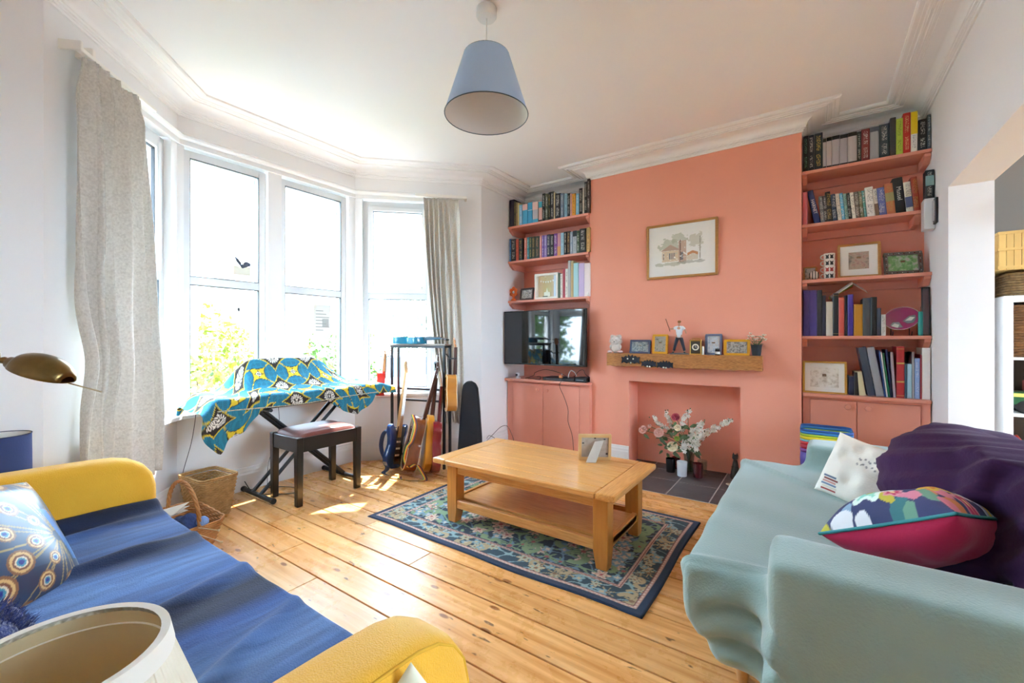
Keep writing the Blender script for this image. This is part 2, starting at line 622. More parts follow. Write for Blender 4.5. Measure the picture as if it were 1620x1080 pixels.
def window(name, Mx, u0, u1, z0, z1, zt, label, opener=False, handle=False):
    root = thing(name, label, 'window', kind='structure')
    o = Mx @ Vector((u0, 0, 0))
    root.location = (o.x, o.y, 0)
    D0, D1 = -0.12, -0.045
    W = 0.052
    mb = MB(Mx)
    mb.box(u0, u0 + W, D0, D1, z0, z1); mb.box(u1 - W, u1, D0, D1, z0, z1)
    mb.box(u0 + W, u1 - W, D0, D1, z0, z0 + W); mb.box(u0 + W, u1 - W, D0, D1, z1 - W, z1)
    mb.box(u0 + W, u1 - W, D0, D1, zt - 0.03, zt + 0.03)
    mb.build('window_frame', M_pvc, root, world=True, bevel=0.006, seg=2)
    spans = [(u0 + W, u1 - W, z0 + W, zt - 0.03), (u0 + W, u1 - W, zt + 0.03, z1 - W)]
    for i, (a, b, c, d) in enumerate(spans):
        if i == 1 and opener:
            mb = MB(Mx)
            s = 0.045
            mb.box(a, a + s, D0, D1 + 0.018, c, d); mb.box(b - s, b, D0, D1 + 0.018, c, d)
            mb.box(a + s, b - s, D0, D1 + 0.018, c, c + s); mb.box(a + s, b - s, D0, D1 + 0.018, d - s, d)
            sash = mb.build('opening_sash', M_pvc, root, world=True, bevel=0.006, seg=2)
            mb = MB(Mx)
            mb.box((a + b) / 2 - 0.055, (a + b) / 2 + 0.055, D1 + 0.018, D1 + 0.032, c + 0.006, c + 0.022)
            mb.box((a + b) / 2 - 0.012, (a + b) / 2 + 0.012, D1 + 0.018, D1 + 0.045, c + 0.004, c + 0.026)
            mb.build('handle', mat('handle_white', '#dcdcd8', 0.3), root, world=True, bevel=0.003)
            a, b, c, d = a + s, b - s, c + s, d - s
        mb = MB(Mx)
        w = 0.005
        y0, y1 = D1 - 0.02, D1 - 0.001
        mb.box(a, a + w, y0, y1, c, d); mb.box(b - w, b, y0, y1, c, d); mb.box(a, b, y0, y1, d - w, d); mb.box(a, b, y0, y1, c, c + w)
        mb.build('seal', M_seal, root, world=True)
        mb = MB(Mx)
        mb.box(a, b, -0.088, -0.084, c, d)
        mb.build('pane', M_glass, root, world=True)
    return root

MR, LR = facet('wall_bay_right', (-2.82, 3.48), (-3.70, 2.60), [(0.50, 1.175)], ext0=0.0)
MF, LF = facet('wall_bay_front', (-3.70, 2.60), (-3.70, 1.15), [(0.07, 0.715), (0.825, 1.41)])
ML, LL = facet('wall_bay_left', (-3.70, 1.15), (-2.95, 0.40), [(0.07, 0.78)], ext1=0.0)
window('window_added', frame((3.45, 1.8, 0), (0, 1, 0), (-1, 0, 0), (0, 0, 1)), 0.0, 2.1, 0.8, 2.55, 2.0, 'unseen window added in the next room for more daylight')  # out of view, added to bring daylight in through the opening
window('window_1', ML, 0.07, 0.78, 0.66, 2.58, 1.63, 'angled bay window behind the long left curtain', opener=True)
window('window_2', MF, 0.825, 1.41, 0.66, 2.58, 1.63, 'tall bay window looking onto the yellow green bushes')
window('window_3', MF, 0.07, 0.715, 0.66, 2.58, 1.63, 'tall bay window behind the piano cloth')
window('window_4', MR, 0.50, 1.175, 0.66, 2.58, 1.63, 'angled bay window behind the guitar rack', opener=True)
BAY = [(-2.82, 3.48), (-3.70, 2.60), (-3.70, 1.15), (-2.95, 0.40)]
BAY2 = [tuple((MR @ Vector((0.42, 0, 0)))[:2])] + BAY[1:3] + [tuple((ML @ Vector((0.84, 0, 0)))[:2])]
struct('trim_sill', sweep(BAY2, [(-0.05, 0.625), (0.035, 0.625), (0.045, 0.632), (0.045, 0.655), (0.035, 0.662), (-0.05, 0.662)], False), M_trim, 'white window sill running round the bay')
struct('trim_lintel', sweep(BAY2, [(-0.002, 2.585), (0.022, 2.585), (0.022, 2.62), (0.045, 2.632), (0.052, 2.645), (0.03, 2.665), (-0.002, 2.672)], False), M_trim, 'white moulding above the bay windows', smooth=25)
struct('trim_added_overhang', sweep([(-2.82, 3.64), (-3.72, 2.72), (-3.72, 1.03), (-2.95, 0.24)], [(-0.14, 2.66), (-0.44, 2.65), (-0.44, 2.78), (-0.14, 2.95)], False), mat('added_overhang_grey', '#8d8f93', 0.7), 'unseen overhang added outside the bay to block high sun')  # unseen overhang, added to keep the sun off the upper panes
SK = [(0, 0), (0.018, 0), (0.018, 0.125), (0.014, 0.138), (0.014, 0.15), (0.009, 0.163), (0.006, 0.176), (0, 0.18)]
struct('baseboard_bay', sweep([(-2.82, 4.0)] + BAY + [(-2.95, -1.0)], SK, False), M_trim, 'tall white baseboard round the bay')
struct('baseboard_chimney', sweep([(-1.431, 4.0), (-1.833, 4.0)], SK, False), M_trim, 'short white baseboard left of the fireplace')
struct('baseboard_right', sweep([(-0.067, 4.0), (-0.487, 4.0)], SK, False), M_trim, 'short white baseboard right of the fireplace')
# ---------------------------------------------------------------- outside the bay
M_lawn = mat('garden_ground', '#666661', 0.9, var=(2, '#787670', 0.5))
struct('ground', MB().box(-40, 30, -25, 30, -0.75, -0.6), M_lawn, 'pale garden ground outside the bay')
def leaf_mat(name, c, c2):
    return mat(name, c, 0.6, obj_var=0.1, var=(7, c2, 0.3))
def shrub(name, label, c, rx, ry, rz, n, ls, m, seed, group, blossoms=None, cat='bush', trunk=False):
    """branchy shrub: stems and a crown of separate leaf blades"""
    rg = np.random.default_rng(seed)
    root = thing(name, label, cat, c, group=group)
    mb = MB()
    for i in range(7):
        a = rg.uniform(0, 2 * PI); r = rg.uniform(0.2, 0.8)
        mb.tube([(0.05 * math.cos(a), 0.05 * math.sin(a), 0), (rx * r * 0.5 * math.cos(a), ry * r * 0.5 * math.sin(a), rz * 0.8), (rx * r * math.cos(a), ry * r * math.sin(a), rz * 1.4)],
                [0.03 * (3 if trunk else 1), 0.02 * (3 if trunk else 1), 0.008], 5)
    mb.build('stems', mat('bark', '#6b5440', 0.8), root)
    def blades(n, ls, shell):
        d = rg.normal(size=(n, 3)); d /= np.linalg.norm(d, axis=1)[:, None]
        rr = rg.uniform(shell, 1, n) ** 0.6
        lump = 1 + 0.18 * np.sin(d[:, 0] * 5 + seed) * np.sin(d[:, 1] * 6 + 2) + 0.12 * np.sin(d[:, 2] * 9)
        p = d * (rr * lump)[:, None] * np.array([rx, ry, rz]) + np.array([0, 0, rz * 1.0])
        u = rg.normal(size=(n, 3)); u /= np.linalg.norm(u, axis=1)[:, None]
        w = np.cross(u, d + 0.3 * rg.normal(size=(n, 3))); w /= np.linalg.norm(w, axis=1)[:, None] + 1e-9
        s = ls * rg.uniform(0.6, 1.3, n)[:, None]
        V = np.stack([p - u * s, p + w * s * 0.45, p + u * s, p - w * s * 0.45], 1).reshape(-1, 3)
        q = MB()
        q.v = [tuple(x) for x in V]
        q.f = [(4 * i, 4 * i + 1, 4 * i + 2, 4 * i + 3) for i in range(n)]
        return q
    f = blades(n, ls, 0.55).build('foliage', m, root)
    f['kind'] = 'stuff'
    if blossoms:
        for bn, bm, cnt in blossoms:
            q = blades(cnt, ls * 0.8, 0.9).build(bn, bm, root)
            q['kind'] = 'stuff'
    return root
ML1, ML2, ML3 = leaf_mat('leaf_yellow', '#a3a83a', '#74882e'), leaf_mat('leaf_green', '#5f7c38', '#456a30'), leaf_mat('leaf_grey', '#8ea58a', '#6f8c6c')
MBy, MBr = mat('blossom_yellow', '#f0d634', 0.6), mat('blossom_red', '#d9553e', 0.6)
shrub('garden_shrub', 'yellow green bush with yellow and red blooms outside the tall window', (-5.9, 2.12, -0.6), 0.75, 0.75, 1.02, 5200, 0.05, ML1, 1, 'garden shrubs', [('blossom', MBy, 500), ('red_blossom', MBr, 260)])
shrub('garden_shrub', 'lower green bush with red blooms near the window glass', (-4.75, 0.62, -0.6), 0.40, 0.36, 0.66, 2600, 0.04, ML2, 2, 'garden shrubs', [('blossom', MBr, 220)])
shrub('garden_shrub', 'red flowering bush seen through the middle bay window', (-6.3, 4.1, -0.6), 0.72, 0.75, 0.95, 4200, 0.05, ML2, 3, 'garden shrubs', [('blossom', MBr, 420), ('yellow_blossom', MBy, 150)])
shrub('garden_shrub', 'greyish bush far behind through the guitar rack window', (-12.0, 10.8, -0.6), 1.3, 1.5, 1.8, 3600, 0.08, ML3, 4, 'garden shrubs')
shrub('garden_tree', 'large leafy tree standing outside to the left of the bay', (-8.6, -4.7, -0.6), 2.2, 2.4, 2.6, 9000, 0.12, ML2, 5, 'garden trees', cat='tree', trunk=True)
shrub('garden_tree', 'second leafy tree beside the left of the bay', (-7.2, -0.1, -0.6), 0.9, 1.1, 1.35, 4200, 0.09, ML2, 6, 'garden trees', cat='tree', trunk=True)

# pale houses over the road
M_render = mat('pale_render', '#e6e1da', 0.9); M_roof = mat('grey_roof', '#9a9490', 0.8, var=(3, '#857f7a', 0.4)); M_hwin = mat('dark_house_window', '#7d8890', 0.15)
def house(label, x, y0, y1, h, rh):
    r = thing('house', label, 'building', (x, (y0 + y1) / 2, -0.6), group='houses across the road')
    hw = (y1 - y0) / 2
    MB().box(-6, 0, -hw, hw, 0, h).build('wall', M_render, r)
    MB().prism([(-6.2, h - 0.1), (0.25, h - 0.1), (-2.95, h + rh)], -hw - 0.2, hw + 0.2, M=frame((0, 0, 0), (1, 0, 0), (0, 0, 1), (0, -1, 0))).build('roof', M_roof, r)
    MB().box(-3.4, -2.6, hw * 0.5, hw * 0.5 + 0.9, h + rh - 0.9, h + rh + 0.8).build('chimney', M_render, r)
    n = max(1, int((y1 - y0) / 3))
    for i in range(n):
        yy = -hw + (i + 0.5) * (2 * hw / n)
        for zz in (0.9, 3.3):
            if zz + 1.3 > h: continue
            f = MB().box(0, 0.05, yy - 0.6, yy + 0.6, zz, zz + 1.3).build('window', M_pvc, r)
            MB().box(0.05, 0.06, yy - 0.52, yy + 0.52, zz + 0.08, zz + 1.22).build('pane', M_hwin, f)
    return r
house('pale rendered house with grey pitched roof behind the yellow bush', -22, -1, 7.5, 3.0, 2.0)
house('pale rendered house seen through the middle bay window', -21, 9.5, 17, 3.4, 2.2)
# parked car outside the right pane
r = thing('parked_car', 'pale blue parked car outside the guitar rack window', 'car', (-8.7, 7.1, -0.6), 0)
M_car = mat('car_paint', '#b9cad8', 0.25, coat=0.6); M_cg = mat('car_glass', '#4d6577', 0.08)
side = [(-2.1, 0.25), (2.1, 0.25), (2.15, 0.7), (1.5, 0.88), (0.9, 1.42), (-0.9, 1.45), (-1.7, 0.95), (-2.15, 0.85)]
FM = frame((0, 0, 0), (0, 1, 0), (0, 0, 1), (1, 0, 0))
MB().prism(side, -0.85, 0.85, M=FM).build('body', M_car, r, bevel=0.08, seg=3, smooth=40)
for sx in (-0.851, 0.845):
    MB().prism([(1.3, 0.92), (0.82, 1.35), (0.05, 1.37), (0.05, 0.92)], sx, sx + 0.006, M=FM).build('side_window', M_cg, r)
    MB().prism([(-0.02, 0.92), (-0.02, 1.37), (-0.82, 1.38), (-1.5, 0.94)], sx, sx + 0.006, M=FM).build('side_window', M_cg, r)
for yy in (-1.3, 1.3):
    for sx in (-0.88, 0.68):
        MB().lathe([(0.001, 0), (0.3, 0), (0.32, 0.03), (0.32, 0.17), (0.3, 0.2), (0.001, 0.2)], 20, M=frame((sx, yy, 0.32), (0, 1, 0), (0, 0, 1), (1, 0, 0))).build('wheel', M_black, r, smooth=40)

# ---------------------------------------------------------------- alcove cabinets and shelves
def alcove_cabinet(label, x0, x1, yf, ytop, ztop, xa, xm, xb, knobs, zdoor_top, shift=0):
    r = thing('alcove_cabinet', label, 'cabinet', ((x0 + x1) / 2, yf, 0))
    mb = MB()
    mb.box(x0, x1, yf + 0.012, 4.30, 0, ztop - 0.025)
    mb.build('body', M_salmon_wood, r, world=True)
    mb = MB()
    mb.box(x0, xa, yf, yf + 0.012, 0, ztop - 0.025)
    mb.box(xb, x1, yf, yf + 0.012, 0, ztop - 0.025)
    mb.box(xa, xb, yf, yf + 0.012, zdoor_top, ztop - 0.025)
    mb.box(xa, xb, yf, yf + 0.012, 0, 0.06)
    mb.build('face_frame', M_salmon_wood, r, world=True, bevel=0.002)
    MB().box(x0 - 0.0, x1 + shift, ytop, 4.30, ztop - 0.025, ztop).build('cabinet_top', M_salmon_wood, r, world=True, bevel=0.006, seg=2)
    g = 0.003
    for a, b, kx in ((xa + g, xm - g, knobs[0]), (xm + g, xb - g, knobs[1])):
        d = MB().box(a, b, yf - 0.006, yf + 0.012, 0.063, zdoor_top - g).build('door', M_salmon_wood, r, world=True, bevel=0.003, seg=2)
        kb = MB().lathe([(0.001, 0), (0.011, 0), (0.010, 0.010), (0.018, 0.017), (0.0205, 0.025), (0.017, 0.033), (0.001, 0.036)], 18,
                        M=frame((kx, yf - 0.006, knobs[2]), (1, 0, 0), (0, 0, 1), (0, -1, 0)))
        kb.build('knob', M_salmon_wood, d, world=True, smooth=50)
    return r
alcove_cabinet('salmon painted two door cupboard below the television', -2.81, -1.81, 3.945, 3.885, 0.765, -2.735, -2.345, -1.92, (-2.405, -2.285, 0.66), 0.725)
alcove_cabinet('salmon painted two door cupboard in the right alcove', -0.06, 0.662, 4.035, 4.0, 0.785, -0.015, 0.268, 0.615, (0.215, 0.33, 0.70), 0.742)

def alcove_shelf(label, x0, x1, yf, z, left_chamfer, group):
    r = thing('alcove_shelf', label, 'shelf', ((x0 + x1) / 2, yf, z - 0.024), group=group)
    MB().box(x0, x1, yf, 4.299, z - 0.024, z).build('board', M_salmon_wood, r, world=True, bevel=0.003, seg=2)
    def bracket(xa, xb):
        # side batten with a sloping front end
        pr = [(yf + 0.02, z - 0.024), (4.299, z - 0.024), (4.299, z - 0.085), (yf + 0.085, z - 0.085), (yf + 0.02, z - 0.045)]
        MB().prism(pr, xa, xb, M=frame((0, 0, 0), (0, 1, 0), (0, 0, 1), (1, 0, 0))).build('bracket', M_salmon_wood, r, world=True, bevel=0.002)
    bracket(x0 + 0.001, x0 + 0.034); bracket(x1 - 0.036, x1 - 0.001)
    MB().box(x0 + 0.034, x1 - 0.036, 4.277, 4.299, z - 0.085, z - 0.024).build('batten', M_salmon_wood, r, world=True, bevel=0.002)
    return r
LZ = [2.462, 2.072, 1.628]
RZ = [2.498, 2.087, 1.657, 1.223]
for i, z in enumerate(LZ):
    alcove_shelf('salmon painted %s shelf in the alcove above the television' % ('top', 'middle', 'lowest')[i], -2.819, -1.835, 3.965, z, True, 'left alcove shelves')
for i, z in enumerate(RZ):
    alcove_shelf('salmon painted %s shelf in the right alcove' % ('topmost', 'second', 'third', 'lowest')[i], -0.066, 0.669 if i != 1 else 0.62, 4.035, z, False, 'right alcove shelves')

# ---------------------------------------------------------------- mantel beam
mb = MB()
bx0, bx1 = -1.606, -0.322
nseg = 40
def beam(u, v):
    x = bx0 + (bx1 - bx0) * v
    prof = [(3.884, 1.066), (3.999, 1.066), (3.999, 0.948), (3.884, 0.948)]
    k = int(round(u * 4)) % 4
    y, z = prof[k]
    if k == 3:
        z += 0.006 * math.sin(v * 31) * math.sin(v * 57 + 1); y += 0.002 * math.sin(v * 41)
    if k == 0:
        z += 0.0
    return (x, y, z)
mb.grid(beam, 4, nseg, closed_u=True)
mb.f.append((0, 1, 2, 3)); mb.f.append(tuple(reversed([(nseg - 1) * 4 + i for i in range(4)])))
M_beam = mat('oak_beam', '#b4713a', 0.5, var=(9, '#6f3d18', 0.45), stretch=(1.2, 6, 9), var2=(30, '#c98a4c', 0.4), bump=(26, 0.35))
beamo = mb.build('mantel_shelf', M_beam)
tag(beamo, 'rough oak beam mantel shelf fixed above the fireplace', 'shelf')

# ---------------------------------------------------------------- television
tv = thing('television', 'black flat screen television hanging in the left alcove', 'television', (-2.31, 3.89, 0.925))
MB().box(-2.80, -1.815, 3.868, 3.905, 0.925, 1.502).build('housing', mat('tv_plastic', '#101114', 0.35), tv, world=True, bevel=0.004, seg=2)
MB().box(-2.792, -1.823, 3.8665, 3.868, 0.940, 1.494).build('screen', mat('tv_screen', '#06070a', 0.04, spec=0.9), tv, world=True)
MB().box(-2.33, -2.29, 3.8655, 3.868, 0.928, 0.932).build('badge', mat('badge_grey', '#9a9ca0', 0.3), tv, world=True)
MB().box(-2.55, -2.05, 3.905, 3.94, 1.0, 1.35).build('rear_housing', M_black, tv, world=True, bevel=0.01)
mb = MB(); mb.box(-2.36, -2.26, 3.94, 4.29, 1.15, 1.22); mb.box(-2.42, -2.20, 4.285, 4.299, 1.05, 1.32)
mb.build('wall_bracket', M_blackmet, tv, world=True)
# boxes and cables under the television
ZL = 0.765
sb = thing('media_box', 'slim black box under the television', 'media player', (-2.16, 4.0, ZL))
MB().box(-2.34, -1.98, 3.93, 4.12, ZL, ZL + 0.034).build('case', M_black, sb, world=True, bevel=0.004)
MB().box(-2.30, -2.10, 3.9285, 3.93, ZL + 0.008, ZL + 0.022).build('front_panel', mat('media_panel', '#5d6066', 0.25), sb, world=True)
sb = thing('network_hub', 'small black hub beside the alcove wall on the cupboard', 'router', (-1.92, 3.98, ZL))
MB().box(-1.97, -1.845, 3.93, 4.05, ZL, ZL + 0.05).build('case', M_black, sb, world=True, bevel=0.006)
MB().box(-1.95, -1.87, 3.9285, 3.93, ZL + 0.016, ZL + 0.026).build('light_strip', mat('hub_grey', '#74777c', 0.3), sb, world=True)
wc = thing('webcam', 'small white round device on the cupboard left of the television', 'camera', (-2.68, 3.96, ZL))
MB().lathe([(0.03, 0), (0.032, 0.006), (0.012, 0.01), (0.008, 0.02)], 20).build('foot', M_pvc, wc, smooth=40)
MB().ball((0, 0, 0.038), 0.026, 16, 10).build('head', M_pvc, wc, smooth=180)
MB().lathe([(0.001, 0), (0.013, 0), (0.013, 0.006), (0.001, 0.007)], 16, M=frame((0, -0.022, 0.038), (1, 0, 0), (0, 0, 1), (0, -1, 0))).build('lens', M_black, wc, smooth=40)
def cable(label, pts, r=0.0028, m=None, name='cable', group='loose cables'):
    P = [Vector(p) for p in pts]
    out = []
    n = len(P)
    for i in range(n - 1):
        p0, p1, p2, p3 = P[max(i - 1, 0)], P[i], P[i + 1], P[min(i + 2, n - 1)]
        for k in range(8):
            t = k / 8
            out.append(0.5 * ((2 * p1) + (p2 - p0) * t + (2 * p0 - 5 * p1 + 4 * p2 - p3) * t * t + (3 * p1 - p0 - 3 * p2 + p3) * t ** 3))
    out.append(P[-1])
    o = MB().tube(out, r, 6).build(name, m or M_cable, smooth=180)
    return tag(o, label, 'cable', group)
cable('black cable hanging down the cupboard door below the television', [(-2.12, 3.95, 0.80), (-2.10, 3.90, 0.775), (-2.11, 3.874, 0.72), (-2.08, 3.92, 0.60), (-2.04, 3.925, 0.48), (-2.04, 3.925, 0.36), (-1.99, 3.92, 0.22), (-1.96, 3.90, 0.02)])
cable('black cable arching across the left of the cupboard top', [(-2.60, 3.99, 0.77), (-2.56, 3.95, 0.775), (-2.50, 4.0, 0.80), (-2.45, 3.96, 0.84), (-2.36, 4.02, 0.87), (-2.25, 4.1, 0.84), (-2.18, 4.15, 0.80)])
cable('thin black cable looping at the right under the television', [(-2.06, 4.1, 0.80), (-1.98, 4.06, 0.87), (-1.93, 4.05, 0.88), (-1.89, 4.02, 0.84), (-1.86, 4.08, 0.80)])
cable('white cable looping behind the media box', [(-2.07, 3.99, 0.80), (-2.06, 3.98, 0.84), (-2.03, 3.97, 0.875), (-1.99, 3.97, 0.86), (-1.975, 3.99, 0.82)], 0.004, M_wcable)
cable('black cable tangle lying left of the media box', [(-2.53, 3.93, 0.77), (-2.48, 3.96, 0.772), (-2.42, 3.91, 0.775), (-2.36, 3.90, 0.772), (-2.38, 3.94, 0.80), (-2.46, 4.0, 0.79)])
pl_ = thing('cable_plug', 'small orange plug on the cables under the television', 'plug', (-2.12, 3.92, ZL + 0.034))
MB().box(-0.018, 0.018, -0.012, 0.012, 0, 0.03).build('body', mat('orange_plastic', '#c9783c', 0.5), pl_, bevel=0.004)
MB().tube([(0.012, 0, 0.03), (0.012, 0, 0.045)], 0.004, 8).build('pin', M_wcable, pl_)
cable('black cables running along the baseboard right of the gig bag', [(-2.72, 3.45, 0.16), (-2.76, 3.6, 0.19), (-2.76, 3.75, 0.25), (-2.74, 3.85, 0.24), (-2.70, 3.90, 0.10), (-2.70, 3.91, 0.004)])
cable('short black cable dropping near the gig bag', [(-2.74, 3.48, 0.18), (-2.78, 3.58, 0.185), (-2.74, 3.66, 0.12), (-2.73, 3.68, 0.004)])
# white wall box beside the right alcove
wb = thing('wall_box', 'white wall box with slim metal edge beside the right alcove', 'wall box', (0.64, 4.0, 1.93))
MB().box(0.612, 0.668, 3.93, 4.03, 1.93, 2.135).build('case', M_pvc, wb, world=True, bevel=0.006, seg=2)
MB().box(0.655, 0.6695, 3.86, 3.93, 1.955, 2.12).build('edge_plate', M_blackmet, wb, world=True, bevel=0.003)
MB().box(0.648, 0.655, 3.875, 3.915, 1.97, 2.105).build('strip', M_chrome, wb, world=True)

# ---------------------------------------------------------------- rug
def paint_motifs(X, Y, C, rg, n, box, pal, size):
    """scatter leaf bursts and flowers, returns colours"""
    for _ in range(n):
        cx, cy = rg.uniform(box[0], box[1]), rg.uniform(box[2], box[3])
        s = size * rg.uniform(0.65, 1.25)
        m = (np.abs(X - cx) < s * 1.3) & (np.abs(Y - cy) < s * 1.3)
        if not m.any(): continue
        dx, dy = X[m] - cx, Y[m] - cy
        rr = np.hypot(dx, dy) / s
        th = np.arctan2(dy, dx) + rg.uniform(0, 6)
        sub = C[m]
        kind = rg.integers(0, 4)
        if kind == 0:       # leaf burst
            k = int(rg.integers(5, 9))
            e = np.abs(((th * k / (2 * PI)) % 1) - 0.5) * 2
            w = e < 0.62 - rr * 0.55
            sub[w & (rr < 1)] = pal[0]
            sub[(e < 0.1) & (rr < 0.8)] = pal[1]
            sub[rr < 0.2] = pal[4]
        elif kind == 1:     # open flower
            k = int(rg.integers(5, 8))
            edge = 0.55 + 0.18 * np.cos(th * k)
            sub[rr < edge + 0.07] = pal[5]
            sub[rr < edge] = pal[2]
            sub[(rr < edge * 0.7) & (np.cos(th * k) > 0.2)] = pal[3]
            sub[rr < 0.16] = pal[4]
        elif kind == 2:     # curled leaf
            cr = np.abs(rr - 0.55 - 0.15 * np.sin(th)) < 0.13 * (1 + np.sin(th * 0.5 + 1))
            sub[cr & (np.sin(th) > -0.5)] = pal[0]
        else:               # bluish bud
            edge = 0.42 + 0.12 * np.cos(th * 4)
            sub[rr < edge] = pal[6]
            sub[rr < edge * 0.45] = pal[2]
        C[m] = sub
    return C
RX0, RX1, RY0, RY1 = -2.465, -0.598, 1.828, 3.012
st = 0.0052
nu, nv = int((RX1 - RX0) / st), int((RY1 - RY0) / st)
gx, gy = np.meshgrid(np.linspace(0, RX1 - RX0, nu), np.linspace(0, RY1 - RY0, nv))
W_, H_ = RX1 - RX0, RY1 - RY0
edge = np.minimum(np.minimum(gx, W_ - gx), np.minimum(gy, H_ - gy))
rg = np.random.default_rng(11)
navy, dk = L3('#22344e'), L3('#233443')
Cc = np.zeros((nv, nu, 3)); Cc[:] = dk
vine = np.abs(np.sin(gx * 34 + 3.0 * np.sin(gy * 21) + 5 * vnoise(gx * 9, gy * 9, 1)) + np.sin(gy * 31 + 3 * np.sin(gx * 17)))
Cc[vine < 0.28] = L3('#6a8a9c')
v2 = np.abs(np.sin(gx * 23 - 4 * np.sin(gy * 15) + 4 * vnoise(gx * 7, gy * 7, 5)) - np.sin(gy * 26 + 2 * np.sin(gx * 11)))
Cc[v2 < 0.2] = L3('#7d9a78')
pal = [L3('#86a078'), L3('#4a6a58'), L3('#d9c6b0'), L3('#c79a86'), L3('#a85a5a'), L3('#3a4a50'), L3('#7fa3b4')]
Cc = paint_motifs(gx, gy, Cc, rg, 230, (0.2, W_ - 0.2, 0.2, H_ - 0.2), pal, 0.075)
# border
B = (edge < 0.185)
Cb = np.zeros_like(Cc); Cb[:] = L3('#2f4a56')
bv = np.abs(np.sin(gx * 26 + 2.5 * np.sin(gy * 30)) + np.sin(gy * 28 + 2 * np.sin(gx * 24)))
Cb[bv < 0.3] = L3('#8fb0b4')
pal2 = [L3('#b7a57f'), L3('#7a7452'), L3('#c9b894'), L3('#9fb7a4'), L3('#8a6a50'), L3('#2d3d44'), L3('#83aab4')]
for bxs in ((0.07, W_ - 0.07, 0.07, 0.15), (0.07, W_ - 0.07, H_ - 0.15, H_ - 0.07), (0.07, 0.15, 0.07, H_ - 0.07), (W_ - 0.15, W_ - 0.07, 0.07, H_ - 0.07)):
    Cb = paint_motifs(gx, gy, Cb, rg, 46 if bxs[1] - bxs[0] > 1 else 30, bxs, pal2, 0.055)
Cc[B] = Cb[B]
pink, rust = L3('#c9a090'), L3('#7a4a4c')
spk = (np.sin(gx * 260) * np.sin(gy * 260)) > 0.3
for a, b in ((0.04, 0.058), (0.158, 0.182)):
    m = (edge >= a) & (edge < b)
    Cc[m] = pink
    Cc[m & spk] = L3('#e0cdbd')
    Cc[(edge >= b - 0.004) & (edge < b)] = rust
Cc[(edge >= 0.166) & (edge < 0.170)] = rust
Cc[edge < 0.04] = navy
Z = 0.0075 + 0.0012 * np.sin(gx * 5 + gy * 3) + 0.006 * np.exp(-((gx - 1.86) ** 2) / 0.003) * (np.sin(gy * 9) * 0.5 + 0.5)
Z = np.where(edge < 0.004, 0.001, Z)
wob = 0.006 * np.sin(gx * 4.3) * sstep(0.15, 0, gy) + 0.004 * np.sin(gx * 9)
rug = grid_obj('rug', np.stack([RX0 + gx + 0.005 * np.sin(gy * 6), RY0 + gy + wob, Z], -1), mat('woven_rug', attr='Col', rough=0.95, bump=(420, 0.25), sheen=0.1))
set_attr(rug, Cc.reshape(-1, 3))
tag(rug, 'floral navy and green woven rug with patterned border under the coffee table', 'rug')

# ---------------------------------------------------------------- coffee table
tb = thing('coffee_table', 'honey oak coffee table with lower shelf standing on the rug', 'coffee table', (-1.41, 2.35, 0.0))
M_oak = mat('oak_table', '#dd9d54', 0.30, var=(5, '#c4813a', 0.5), var2=(16, '#e6ae68', 0.4), stretch=(0.6, 9, 9), bump=(20, 0.05), obj_var=0.06, coat=0.25)
M_oaky = mat('oak_table_cross', '#d99950', 0.30, var=(5, '#c07d38', 0.5), var2=(16, '#e4ab64', 0.4), stretch=(9, 0.6, 9), bump=(20, 0.05), obj_var=0.06, coat=0.25)
M_oakz = mat('oak_table_upright', '#d99748', 0.36, var=(5, '#c27e3a', 0.5), stretch=(9, 9, 0.7), obj_var=0.05, coat=0.2)
tx0, tx1, ty0, ty1, tz = -2.03, -0.79, 2.005, 2.695, 0.43
for a, b in ((tx0, tx0 + 0.105), (tx1 - 0.105, tx1)):
    MB().box(a, b, ty0, ty1, tz - 0.035, tz).build('end_board', M_oaky, tb, world=True, bevel=0.012, seg=2)
npl = 7
w = (ty1 - ty0) / npl
for i in range(npl):
    y0 = ty0 + i * w
    MB().box(tx0 + 0.1055, tx1 - 0.1055, y0 + 0.0004, y0 + w - 0.0004, tz - 0.034, tz - 0.0006).build('top_plank', M_oak, tb, world=True, bevel=0.0015 if 0 < i < npl - 1 else 0.006)
lx0, lx1, ly0, ly1 = -1.965, -0.855, 2.075, 2.625
for x in (lx0, lx1 - 0.08):
    for y in (ly0, ly1 - 0.08):
        cx, cy = x + 0.04, y + 0.04
        mb = MB()
        mb.taper((cx, cy), (0.08, 0.08), 0.10, (cx, cy), (0.082, 0.082), tz - 0.035)
        ix = cx + (0.008 if cx < -1.4 else -0.008); iy = cy + (0.008 if cy < 2.3 else -0.008)
        mb.taper((cx - (ix - cx) * 0.6, cy - (iy - cy) * 0.6), (0.06, 0.06), 0.0094, (cx, cy), (0.08, 0.08), 0.10)
        mb.build('leg', M_oakz, tb, world=True, bevel=0.003, merge=True)
for y in (ly0 + 0.012, ly1 - 0.034):
    MB().box(lx0 + 0.08, lx1 - 0.08, y, y + 0.022, tz - 0.105, tz - 0.035).build('apron', M_oak, tb, world=True, bevel=0.002)
for x in (lx0 + 0.012, lx1 - 0.034):
    MB().box(x, x + 0.022, ly0 + 0.08, ly1 - 0.08, tz - 0.105, tz - 0.035).build('apron', M_oaky, tb, world=True, bevel=0.002)
MB().box(lx0 + 0.006, lx1 - 0.006, ly0 + 0.082, ly1 - 0.082, 0.115, 0.15).build('lower_shelf', M_oak, tb, world=True, bevel=0.003)
for y in (ly0 + 0.006, ly1 - 0.034):
    MB().box(lx0 + 0.08, lx1 - 0.08, y, y + 0.028, 0.105, 0.158).build('shelf_rail', M_oak, tb, world=True, bevel=0.003)
